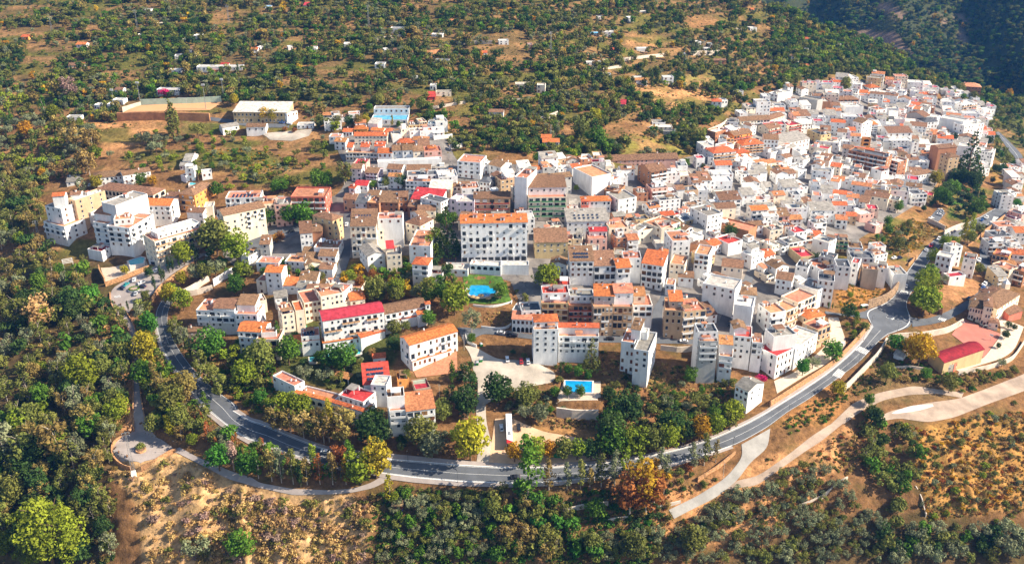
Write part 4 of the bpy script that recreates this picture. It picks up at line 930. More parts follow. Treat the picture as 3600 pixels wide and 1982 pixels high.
1890 210 2170 225 120 14 b Ht 3x6 ; @pink hillside flats@ #apartment_block pinkish block with terracotta roofs beyond the village
160 400 470 395 70 12 b Hb 2x6 b ; #apartment_block brick house with broad brown roof in the upper village
620 235 770 225 70 12 w Hr 2x4
470 300 600 305 70 10 w Gr 2x3
600 340 730 325 60 10 w Gr 1x3
360 270 460 280 80 9 w Fd 2x3
340 95 470 90 60 12 w Fw 2x4
390 690 520 725 190 14 w Gb 4x2
530 740 740 740 120 12 w Hr 4x4 b
740 770 880 860 110 22 w Xb 2x2
290 495 540 490 130 14 w Fw 0x0
600 500 720 540 120 12 w Ft 2x3
2210 545 2355 530 100 10 w Fw 2x3
890 960 1220 960 120 13 w Fw 3x6
1215 990 1310 985 230 8 w Fw 5x1 ; narrow white tower house beside the clock of roofs
1380 705 1570 690 130 12 w Hd 2x4
850 510 1025 520 110 12 w Fw
1130 590 1380 640 100 12 g Xb 0x0
1580 740 1740 770 90 12 w Ft 2x4
650 1060 760 1080 60 8 w Fb 1x3
S
690 235 850 235 18 8 w Fw 1x3 n
'''
# small villas on the slopes: tile x y width height
VILLAS = '''T1 690 405 85 28 wr 620 595 75 25 cb 705 585 60 25 wr 1300 88 65 22 wg 1402 215 60 24 cw 1750 322 60 20 ww 1690 445 70 22 wb 1580 505 75 20 wg 1660 510 60 18 ww 1525 635 118 22 ww 190 335 65 26 or 1040 815 68 30 wb 600 1060 125 28 wg 850 950 45 28 ww 968 945 45 28 ww 1015 905 98 34 ww 1905 655 60 18 wr 2275 450 60 55 wr 1640 360 40 18 ww 1240 315 85 18 ww 1700 500 70 18 ww 1980 610 70 16 wR
T2 795 400 88 26 ww 458 438 90 28 ww 1215 258 125 34 wg 1590 312 100 20 ww 2200 370 90 45 ww 1740 192 90 16 oo 1075 580 90 34 wg 1620 545 125 28 wg 1422 702 68 22 ww 1575 775 55 34 ww 1630 835 140 40 cg 1555 880 70 25 rR 2110 1015 130 34 wb 605 1045 105 24 co 430 50 50 16 wR 1165 450 40 20 ww 290 425 40 18 ww 2050 480 45 22 wr 80 60 60 14 wB 1245 455 55 18 ob 0 430 40 28 ww 370 1135 150 32 ww
T3 293 290 55 24 ww 825 290 115 40 ww 708 303 90 20 wB 1130 440 110 18 ww 900 455 70 26 wr 675 565 150 28 ww 825 550 55 26 ww 745 680 155 26 wg 1010 730 218 24 wo 1065 705 120 16 ww 1372 700 95 60 ww 1055 160 50 36 ww 982 945 46 55 kR 1270 1110 120 30 wg 1210 1150 245 22 cw 265 1250 90 40 wr 280 1290 150 70 wr 225 770 75 70 cw 0 910 110 25 cg 1670 380 45 26 ww 1740 440 55 18 ww 1780 400 40 20 ww 1830 550 110 20 bb 2035 265 50 18 cw 2160 255 60 22 ww 145 405 40 20 kg 2010 830 90 22 wg 1140 105 80 14 ww 780 155 50 14 ww 30 760 140 30 cw 1370 1190 110 40 gg 2170 92 30 10 wr 1520 490 50 12 ww
T4 180 510 65 28 wb 105 545 22 20 ww 205 620 95 18 wg 325 450 35 28 wg 330 355 35 20 wr 565 405 16 24 ww 600 400 65 22 ww 70 660 45 12 wg 430 520 55 24 wg 300 600 70 20 kr 255 560 25 24 ww 80 205 90 18 cb 640 685 90 16 wr 2180 545 50 22 wr 1740 680 50 18 wB 1590 670 40 20 wg 2160 780 95 36 wB 2060 690 50 20 ww 1975 820 60 40 wg 2050 800 50 40 wr 2100 680 50 16 wg 1470 690 40 20 wr'''
def run_buildings():
    t, cur, items = 'S', None, []
    for ln in DATA.strip().splitlines():
        ln = ln.strip()
        if ln in TL: t = ln; continue
        body, _, lab = ln.partition(';')
        if body.startswith('+'): items[-1][2].append(body[1:].split())
        else: items.append((t, body.split(), [], lab.strip()))
    for t, sp_, subs, lab in items: building(t, sp_, subs, lab, R)
    t = 'T1'
    tk = VILLAS.split(); i = 0
    while i < len(tk):
        if tk[i] in TL: t = tk[i]; i += 1; continue
        x, y, w_, h_ = [float(k) for k in tk[i:i+4]]; c = tk[i+4]; i += 5
        far = t == 'T4' and x > 1450
        rt = {'r': 'G', 'R': 'S', 'o': 'G', 'b': 'G', 'g': 'F', 'w': 'F', 'B': 'F'}[c[1]]
        wx = w_/2.578/4/2
        if not far:
            r = building(t, [x, y, x+w_, y+R.uniform(-3, 3), h_, R.uniform(6, 9), c[0], rt+c[1], '%dx%d' % (2 if h_ > 36 else 1, max(2, int(wx/1.8))), 'n'], [], '#villa ', R)
            r['group'] = 'villas scattered over the slopes'; THINGS[-1]['label'] = None
# ------------------------------------------------------------------ trees and bushes
def leafmesh(name, pts, nrm, size, m, seed):
    rs = np.random.RandomState(seed); n = len(pts)
    nn = nrm + rs.normal(0, .55, (n, 3)); nn /= np.linalg.norm(nn, axis=1, keepdims=True)
    a = np.cross(nn, rs.normal(size=(n, 3))); a /= np.linalg.norm(a, axis=1, keepdims=True)+1e-9; b = np.cross(nn, a)
    s = size*rs.uniform(.6, 1.35, (n, 1)); a = a*s; b = b*s*rs.uniform(.5, .9, (n, 1))
    V = np.stack([pts-a*.9-b*.4, pts+a*.2-b, pts+a+b*.3, pts-a*.3+b], 1).reshape(-1, 3)
    me = bpy.data.meshes.new(name); me.from_pydata(V.tolist(), [], np.arange(4*n).reshape(-1, 4).tolist()); me.materials.append(MATS[m]); me.update(); return me
def clumps(centers, radii, per, rs, squash=.8):
    P, N = [], []
    for c, r in zip(centers, radii):
        k = max(6, int(per*r*r)); d = rs.normal(size=(k, 3)); d /= np.linalg.norm(d, axis=1, keepdims=True); d[:, 2] *= squash
        rr = r*rs.uniform(.55, 1.05, (k, 1))**.6; P.append(np.array(c)+d*rr); N.append(d + [0, 0, .25])
    return np.concatenate(P), np.concatenate(N)
def crown_pts(kind, seed):                                   # all kinds are 10 units high
    rs = np.random.RandomState(seed); C, Rr = [], []
    if kind == 'round':
        for i in range(26):
            zz = -1+2*(i+.5)/26; t = i*2.4; q = rs.uniform(.6, 1.12); rr = math.sqrt(1-zz*zz); C.append((rr*math.cos(t)*3.1*q, rr*math.sin(t)*3.1*q, 5.6+zz*3.4*q)); Rr.append(rs.uniform(.9, 1.7))
        for i in range(6): C.append((rs.uniform(-1.5, 1.5), rs.uniform(-1.5, 1.5), rs.uniform(4, 7.5))); Rr.append(1.6)
        return clumps(C, Rr, 24, rs) + (.37,)
    if kind == 'olive':
        for _ in range(16):
            t = rs.uniform(0, 6.28); q = rs.uniform(.2, 1)**.6; C.append((4.2*q*math.cos(t), 4.2*q*math.sin(t), 6.2+rs.uniform(-2.2, 2.2)*(1.1-q*.6))); Rr.append(rs.uniform(1.2, 2.0))
        return clumps(C, Rr, 17, rs) + (.42,)
    if kind == 'cypress':
        for i in range(26):
            z = .8+9*i/26; r = 1.4*math.sin(math.pi*min(1, .12+.9*(1-i/26)))**.7*(1-.45*i/26); t = rs.uniform(0, 6.28); C.append((r*.45*math.cos(t), r*.45*math.sin(t), z)); Rr.append(max(.25, r*.75))
        return clumps(C, Rr, 60, rs, 1.3) + (.22,)
    if kind == 'poplar':
        for i in range(24):
            f = i/23; z = 2.3+7.4*f; r = 1.55*math.sin(math.pi*(.16+.8*f))**.8; t = rs.uniform(0, 6.28); q = rs.uniform(.3, 1); C.append((r*q*math.cos(t), r*q*math.sin(t), z)); Rr.append(rs.uniform(.45, .85))
        return clumps(C, Rr, 50, rs, 1.2) + (.27,)
    if kind == 'pine':
        for i in range(30):
            t = rs.uniform(0, 6.28); f = rs.uniform(0, 1); z = 2.2+7.0*f; r = 3.6*math.sin(math.pi*(.18+.74*f))*rs.uniform(.4, 1); C.append((r*math.cos(t), r*math.sin(t), z)); Rr.append(rs.uniform(.8, 1.35))
        return clumps(C, Rr, 70, rs, 1.15) + (.20,)
    if kind == 'conifer':
        for i in range(15):
            z = 1.2+8.6*i/15; r = 2.9*(1-i/15.5)
            for t in np.linspace(0, 6.28, max(4, int(9*(1-i/18))))[:-1]: C.append((r*.75*math.cos(t+i), r*.75*math.sin(t+i), z-.1*r)); Rr.append(max(.25, r*.33))
        return clumps(C, Rr, 34, rs, .45) + (.24,)
    if kind == 'euca':
        for _ in range(24):
            t = rs.uniform(0, 6.28); f = rs.uniform(0, 1); z = 2.6+6.3*f; r = 2.9*math.sin(math.pi*(.2+.62*f))*rs.uniform(.5, 1.1); C.append((r*math.cos(t), r*math.sin(t), z)); Rr.append(rs.uniform(.6, 1.25))
        return clumps(C, Rr, 34, rs, 1.1) + (.34,)
    if kind == 'bush':
        for _ in range(12):
            t = rs.uniform(0, 6.28); q = rs.uniform(0, 1); C.append((5*q*math.cos(t), 5*q*math.sin(t), 3.5+rs.uniform(-1.5, 3.2)*(1-q*.6))); Rr.append(rs.uniform(1.6, 2.8))
        return clumps(C, Rr, 9, rs) + (.62,)
    if kind == 'low':                                        # cheap crown for far woods
        for _ in range(9):
            d = rs.normal(size=3); d /= np.linalg.norm(d); C.append((d[0]*2.6, d[1]*2.6, 5+d[2]*2.7)); Rr.append(rs.uniform(1.5, 2.3))
        return clumps(C, Rr, 8, rs) + (.72,)
    if kind == 'tuft':
        for _ in range(6):
            t = rs.uniform(0, 6.28); q = rs.uniform(0, 1); C.append((5*q*math.cos(t), 5*q*math.sin(t), 2.5)); Rr.append(rs.uniform(2, 3.4))
        return clumps(C, Rr, 3.6, rs) + (.95,)
def trunk_mesh(kind, m, seed):
    rs = random.Random(seed); b = MB()
    hgt, r = {'round': (6.5, .28), 'olive': (5.5, .4), 'cypress': (9, .16), 'poplar': (8.8, .16), 'pine': (8.5, .3), 'conifer': (9.6, .25), 'euca': (8.0, .19)}[kind]
    p = Vector((0, 0, -.8)); n = 5
    for i in range(n):
        q = Vector((rs.uniform(-.12, .12)*i, rs.uniform(-.12, .12)*i, -.8+(hgt+.8)*(i+1)/n)); b.tube(p, q, r*(1-.75*i/n), r*(1-.75*(i+1)/n), m, 6); p = q
        if i >= 1 and kind in ('round', 'olive', 'euca', 'pine'):
            for _ in range(2):
                t = rs.uniform(0, 6.28); L = rs.uniform(1.6, 3); b.tube(q, q+Vector((L*math.cos(t)*.8, L*math.sin(t)*.8, L*.75)), r*.35, r*.08, m, 4)
    return b.mesh('trunk')
NAME = {'round': 'tree', 'olive': 'olive_tree', 'cypress': 'cypress_tree', 'poplar': 'poplar_tree', 'pine': 'pine_tree', 'conifer': 'conifer_tree', 'euca': 'eucalyptus_tree', 'bush': 'bush', 'palm': 'palm_tree', 'tuft': 'tuft', 'low': 'low'}
CROWN, TRUNK, CP_ = {}, {}, {}
def crown_mesh(kind, col, var):
    k = (kind, col, var)
    if k not in CROWN:
        if (kind, var) not in CP_: CP_[kind, var] = crown_pts(kind, sum(map(ord, kind))+var*17)
        P, N, s = CP_[kind, var]; CROWN[k] = leafmesh('crown', P, N, s, 'leaf_'+col, var+5)
    return CROWN[k]
def tmesh(kind, var):
    k = (kind, var)
    if k not in TRUNK: TRUNK[k] = trunk_mesh(kind, 'pale_trunk' if kind in ('euca', 'poplar') else 'trunk', var+3)
    return TRUNK[k]
def palm_meshes():
    b = MB(); b.tube((0, 0, -.5), (.1, 0, 7.6), .32, .24, 'trunk', 8); tr = b.mesh('trunk'); b = MB(); rs = random.Random(2)
    for i in range(46):
        t = rs.uniform(0, 6.28); el = rs.uniform(-.7, 1.2); p = Vector((.1, 0, 7.6)); L = rs.uniform(2.4, 3.2); side = Vector((-math.sin(t), math.cos(t), 0))*.22
        for k in range(4):
            e = el-.45*k; q = p + Vector((math.cos(t)*math.cos(e), math.sin(t)*math.cos(e), math.sin(e)))*L/4; b.face([p-side, q-side*(.9-.2*k), q+side*(.9-.2*k), p+side], 'leaf_green' if el > -.2 else 'leaf_straw'); p = q
    return tr, b.mesh('crown')
PALM = palm_meshes()
TCOL = {'dark': 'dark green', 'green': 'green', 'olive': 'olive green', 'grey': 'grey green', 'yellow': 'yellow', 'lime': 'yellow green', 'gold': 'golden', 'brown': 'brown leaved', 'rust': 'rust coloured', 'straw': 'straw coloured', 'blue': 'deep green', 'bright': 'bright green', 'mauve': 'dull mauve', 'cypress': 'dark green'}
TREES = []                                                   # (kind, colour, x, y, z, height, size in the picture, picture point)
def tree_thing(kind, col, P, h, pxy, label=None, rz=None):
    var = R.randrange(3); s = h/10; nm = NAME[kind]; rz = R.uniform(0, 6.28) if rz is None else rz; wx = R.uniform(.88, 1.14)
    if kind == 'bush':
        o = link('bush', crown_mesh(kind, col, var), None, P, rz, (s*wx, s*wx, s)); o.data.name = 'bush'
    else:
        o = link(nm, None, None, P, rz, (s*wx, s*wx, s))
        if kind == 'palm': link('trunk', PALM[0], o); link('crown', PALM[1], o)
        else: link('trunk', tmesh(kind, var), o); link('crown', crown_mesh(kind, col, var), o)
    k = nm.replace('_', ' '); sz = 'tall' if h > 11 else ('small' if h < (2.2 if kind == 'bush' else 5) else '')
    tag(o, k, label, {'tree': 'broadleaf trees around the town', 'bush': 'bushes on the slopes'}.get(k, k+'s around the town'), ('%s %s %s' % (sz, TCOL[col], k)).strip().replace('green eucalyptus', 'green eucalyptus'), pxy); return o
MAN = r'''
B2 poplar,green,25,610,230 poplar,brown,150,640,260 poplar,grey,240,650,280 poplar,olive,350,660,290 poplar,brown,480,670,220 poplar,rust,600,660,250 poplar,brown,720,660,260 poplar,gold,845,660,210 cypress,cypress,420,700,255 poplar,lime,540,520,205 round,yellow,1130,612,330 round,lime,985,660,300 round,rust,780,500,180 cypress,cypress,1205,330,350 cypress,dark,1130,325,210 cypress,dark,1085,305,170 palm,green,1430,270,200 euca,brown,640,285,290 euca,brown,830,300,330 euca,straw,450,245,260 euca,brown,330,195,230 poplar,yellow,690,275,300 round,grey,1650,425,230 round,yellow,2010,450,380 poplar,yellow,1255,840,240 round,lime,1300,850,110 round,dark,1090,330,310 round,olive,1560,300,270 poplar,green,890,560,260 euca,brown,200,170,240 euca,olive,560,260,220
B3 poplar,green,150,800,500 poplar,brown,345,725,255 poplar,grey,515,720,225 poplar,olive,640,710,240 poplar,brown,730,700,170 poplar,olive,835,690,265 poplar,grey,960,690,290 poplar,lime,1060,625,255 poplar,lime,1180,600,215 poplar,grey,1400,585,235 poplar,grey,1450,590,180 round,gold,1320,560,130 poplar,grey,1690,510,215 poplar,olive,1800,470,260 poplar,brown,1910,440,185 round,gold,25,462,175 round,lime,215,450,220 round,gold,350,432,170 round,olive,480,445,210 round,lime,610,440,180 round,dark,740,440,190 round,green,930,432,285 round,lime,1140,402,270 round,olive,1305,372,250 round,lime,1460,342,240 poplar,lime,1600,292,155 round,gold,1760,262,220 round,lime,1890,212,200 round,olive,2040,142,165 euca,rust,1100,960,420 euca,rust,1250,950,400 euca,gold,1190,900,470 euca,rust,1330,860,330 round,green,780,1000,190 round,olive,1150,1390,260 round,olive,760,1330,190 round,dark,930,320,330 round,dark,1490,220,260 round,dark,1650,250,180 round,olive,1700,1290,250 round,green,930,160,230
B1 pine,lime,420,1418,400 pine,lime,600,1418,580 pine,lime,500,1430,600 pine,lime,690,1430,330 pine,lime,330,1430,330 bush,olive,1320,342,80 round,olive,1700,150,200 round,bright,2060,545,240 poplar,mauve,2195,545,250 round,bright,2325,605,240 round,olive,1455,178,180 round,yellow,1610,190,150 round,lime,1810,312,110 euca,grey,1040,280,200 round,green,2280,1400,260 olive,grey,1850,1400,210 euca,olive,240,520,320 euca,grey,60,470,340 euca,brown,560,470,400 euca,brown,820,250,320
L1 round,yellow,1705,210,190 round,lime,1835,265,200 round,olive,1455,165,95 cypress,cypress,1280,265,95 euca,grey,1415,390,170 round,bright,1500,520,220 poplar,yellow,1235,690,130 poplar,yellow,1010,830,150 round,lime,850,1060,330 round,brown,360,960,180 euca,straw,440,460,330 round,dark,740,310,240 round,bright,920,240,210 round,green,690,170,130 round,bright,2100,760,310 round,olive,1720,1300,280 round,grey,1175,1120,130 poplar,brown,1560,1050,240 round,brown,1860,1120,230 poplar,green,2060,1280,180 round,yellow,1790,1000,110 round,green,1450,1020,240 euca,brown,1640,1130,220 round,yellow,1460,760,260 euca,olive,1770,560,210 euca,grey,1830,640,220 euca,olive,1930,760,230 euca,olive,2000,880,240 euca,olive,2080,1000,220 euca,olive,2200,1120,230 round,lime,2450,1000,260 round,green,2500,800,180 round,dark,300,300,220 euca,olive,200,420,280 round,brown,210,120,150 round,lime,370,190,140
M1 cypress,cypress,1545,1345,150 cypress,cypress,1610,1255,155 cypress,cypress,1640,1240,110 cypress,cypress,1690,1165,155 cypress,cypress,1725,1150,140 cypress,cypress,1945,1050,180 cypress,cypress,1980,1040,130 round,lime,1840,1080,200 round,olive,2170,970,330 round,lime,2370,1060,280 round,olive,2100,920,200 round,dark,1490,1200,90 round,yellow,1820,1280,140 round,lime,1715,1410,130 round,lime,1455,1430,80 round,yellow,1250,1175,80 euca,brown,110,200,130 cypress,olive,330,160,130 round,gold,430,220,100 euca,olive,770,230,150 euca,brown,700,220,190 euca,brown,900,200,230 euca,brown,860,180,210 euca,grey,820,350,140 round,yellow,970,320,120 round,green,1150,275,45 round,green,1410,290,120 round,gold,1525,280,90 palm,bright,1980,250,120 palm,green,1320,130,90 round,green,2170,400,140 olive,grey,1980,1230,180 olive,grey,2150,1180,170 olive,olive,2050,1240,200 round,green,2350,1330,150 round,lime,2420,1200,150 round,bright,2360,1380,170 cypress,olive,80,740,130 cypress,olive,50,760,110 cypress,green,1790,1110,90 euca,grey,150,880,150 round,lime,210,890,120 round,green,600,1200,120 round,green,740,1290,140 euca,olive,850,1120,130
M2 round,green,130,690,165 round,green,340,690,180 round,green,480,690,200 round,dark,575,670,120 round,rust,250,850,90 round,gold,200,860,80 pine,lime,1800,1000,260 conifer,dark,1905,990,430 round,green,1900,720,150 round,green,1970,690,120 round,green,1840,690,110 round,bright,1060,160,100 euca,olive,880,280,220 euca,brown,900,260,150 round,green,610,310,170 round,green,700,300,150 round,green,270,330,120 round,green,200,340,130 round,olive,370,300,110 round,olive,1300,320,100 round,dark,1440,310,120 round,green,1170,320,70 round,lime,980,1180,90 round,rust,1165,1230,100 round,lime,960,1290,110 round,yellow,890,1260,100 round,rust,1040,1310,100 round,olive,1210,1440,220 round,lime,1400,1440,220 palm,green,1950,1290,150 palm,bright,1990,1300,110 round,olive,1720,1440,200 bush,lime,2010,1310,90 round,green,2440,1420,150
L2 round,lime,1980,300,280 euca,grey,2150,480,240 round,green,1750,180,190 round,green,1880,200,180 round,olive,1200,180,190 round,olive,1400,190,180 round,bright,880,860,260 palm,green,970,680,130 round,bright,760,840,220 olive,grey,480,950,180 olive,grey,680,960,160 olive,olive,800,960,110 round,green,330,780,260 cypress,green,235,640,270 cypress,green,270,760,200 round,green,400,560,90 round,olive,60,860,300 round,olive,1380,510,140 round,olive,1500,470,100 round,dark,1380,680,150 round,green,1720,420,140 olive,grey,1750,440,80 round,green,2150,590,100 euca,dark,2105,960,200 euca,dark,2130,1150,270 euca,dark,2110,1320,300 euca,dark,2050,1310,260 euca,dark,1940,1150,160 round,dark,2410,1190,300 cypress,green,1960,1000,230 round,olive,1860,1340,200 euca,olive,1700,1400,170 round,lime,330,1340,250 round,lime,460,1380,260 euca,brown,610,1400,160 poplar,yellow,740,1400,210 euca,brown,850,1440,220 round,green,1160,1420,190 cypress,cypress,1265,1420,150 round,olive,1500,960,100 round,brown,1160,720,90 round,olive,1030,820,80 round,bright,520,660,50 round,lime,150,1250,120 round,bright,50,1200,160 round,green,640,780,120
L3 conifer,olive,790,850,310 cypress,dark,480,890,120 round,green,660,900,110 round,bright,760,920,100 round,green,560,880,100 round,green,1770,970,160 round,grey,280,1370,170 olive,grey,130,1340,140 round,olive,130,1210,220 round,olive,210,1150,150 bush,olive,470,960,80 round,dark,1140,1380,320 round,dark,960,1150,150 bush,green,1610,1085,70 bush,green,1705,1090,60 olive,grey,1560,1200,130 olive,olive,1860,1250,190 round,green,1890,1080,80 olive,grey,1980,1110,50 round,lime,2190,1390,220 round,green,2030,1390,200 round,green,1480,1400,130 round,green,1620,1420,130 bush,olive,2130,970,70 bush,rust,2160,670,50 round,green,550,1140,110 round,green,680,1140,110 round,green,430,1120,100
L4 round,dark,790,350,150 round,green,870,350,80 bush,olive,850,560,90 cypress,olive,850,450,110 round,olive,960,470,90 round,lime,815,135,60 round,lime,1540,320,280 round,lime,1580,250,250 round,lime,1610,300,200 round,green,1470,240,120 cypress,green,600,250,70 cypress,green,640,245,60 round,bright,630,770,200 round,bright,340,910,160 olive,grey,440,840,120 round,bright,1260,680,170 poplar,lime,1230,690,130 round,gold,1490,830,310 round,gold,1440,760,230 round,olive,1170,990,190 round,olive,1800,1080,160 round,green,1560,960,120 round,yellow,690,1110,150 bush,dark,630,1315,50 bush,bright,560,1385,50 round,dark,2390,440,70 round,dark,2450,460,60 round,dark,2360,540,80 round,dark,2290,640,60 round,olive,2440,850,70 round,green,1000,1210,120 round,dark,1050,1420,200 olive,grey,2330,800,80 bush,green,1930,1075,45 bush,bright,2030,1060,60
M4 conifer,dark,1972,240,420 round,blue,1700,120,190 round,yellow,1660,290,130 round,dark,1750,420,150 round,green,1840,390,130 round,green,1740,500,160 round,green,1700,440,120 round,dark,1940,290,150 round,dark,2040,330,150 round,dark,1850,250,120 round,green,2060,610,170 round,dark,2010,470,90 round,green,1290,560,110 round,dark,1550,540,60 round,green,1200,770,100 round,green,1190,690,90 round,olive,1400,690,60 round,olive,1340,760,70 round,olive,2100,770,100 poplar,lime,1990,860,230 poplar,lime,1930,840,180 poplar,yellow,1950,870,170 round,lime,1750,930,130 round,lime,1830,920,120 round,olive,2010,880,110 round,lime,1630,1080,140 round,lime,1610,1300,170 round,green,1600,1220,130 round,lime,1540,1330,180 round,lime,1530,1430,180 round,bright,2470,520,90 round,dark,2260,150,70 round,dark,2300,150,70 round,dark,2340,140,80 round,olive,2240,240,60 round,bright,1140,860,60 round,bright,1080,830,50 round,olive,2100,1180,100 round,dark,460,1080,110 round,olive,1280,940,130 olive,grey,1730,1290,100
M3 round,lime,360,1330,240 round,lime,300,1300,150 round,dark,2170,820,130 round,lime,640,350,60 round,dark,740,320,50 round,green,1730,120,90 round,dark,1900,140,60 round,green,240,60,90
T1 cypress,olive,1580,1290,330 cypress,olive,1620,1260,230 euca,brown,640,1380,200 euca,brown,850,1370,190 euca,brown,740,1380,210 round,gold,250,1260,130 round,lime,490,1080,120 poplar,green,405,1050,140 cypress,green,110,1130,130 cypress,dark,60,1170,120 cypress,dark,90,1190,140 euca,brown,540,900,180 poplar,lime,560,900,200 euca,mauve,640,900,190 round,yellow,2130,960,90 bush,brown,2000,1030,50 bush,magenta,1497,865,35 cypress,green,985,1070,70 poplar,gold,1020,1070,60 olive,grey,1300,1300,110 olive,grey,1380,1330,130 olive,grey,1500,1300,90 olive,grey,1420,1400,120 olive,olive,1800,1250,130 bush,olive,1130,1145,40 bush,olive,895,1195,35 round,brown,1970,540,110 round,dark,1590,430,90 round,dark,1760,270,90 bush,lime,1770,1290,50 olive,grey,1000,1440,70 round,lime,1820,1400,80
T2 round,gold,80,1100,110 round,yellow,160,1100,100 bush,rust,262,1190,50 bush,rust,345,1200,50 round,olive,580,1150,110 round,olive,660,1160,90 round,olive,740,1155,100 round,dark,850,1150,90 round,brown,930,1150,100 round,yellow,1000,1130,80 poplar,yellow,1235,1150,80 bush,green,1290,1150,60 round,green,1030,1000,60 round,dark,860,610,60 round,olive,360,830,110 round,olive,1500,1020,120 round,olive,1110,960,110
T3 round,green,760,1360,190 round,yellow,750,1100,120 round,olive,620,1250,180 round,olive,1690,1320,150 cypress,dark,1260,800,140 cypress,dark,1310,770,130 cypress,dark,1500,745,120 cypress,dark,1945,560,160 round,gold,450,1075,60 round,olive,960,500,90 round,lime,730,140,50 round,bright,125,120,60 round,green,1310,1080,90 round,green,2100,830,60 round,olive,1250,930,80
T4 round,olive,690,840,120 conifer,dark,1240,920,55 round,dark,1670,1310,90 round,dark,1990,1330,80 cypress,dark,1560,770,60 cypress,dark,1590,775,65 cypress,dark,1640,770,55 round,gold,1960,550,40 round,gold,2180,740,70 round,olive,1730,850,90 round,olive,1850,920,90 round,green,980,1110,50 round,olive,1060,1115,45 round,dark,1080,580,70 round,dark,100,460,70
'''
def manual_trees():
    t = 'S'
    for tk in MAN.split():
        if tk in TL: t = tk; continue
        k, c, x, y, h = tk.split(','); u, v = px(t, float(x), float(y)); P = GV(u, v); s = F/(P.y*CP-(P.z-CAMZ)*SP); hm = float(h)/TL[t][2]/s/(.78 if k in ('round', 'cypress', 'conifer') else .74 if k == 'poplar' else .85)
        if c == 'magenta': c = 'rust'
        TREES.append((k, c, P, hm, hm*s*4, (u, v-float(h)/TL[t][2]/2)))
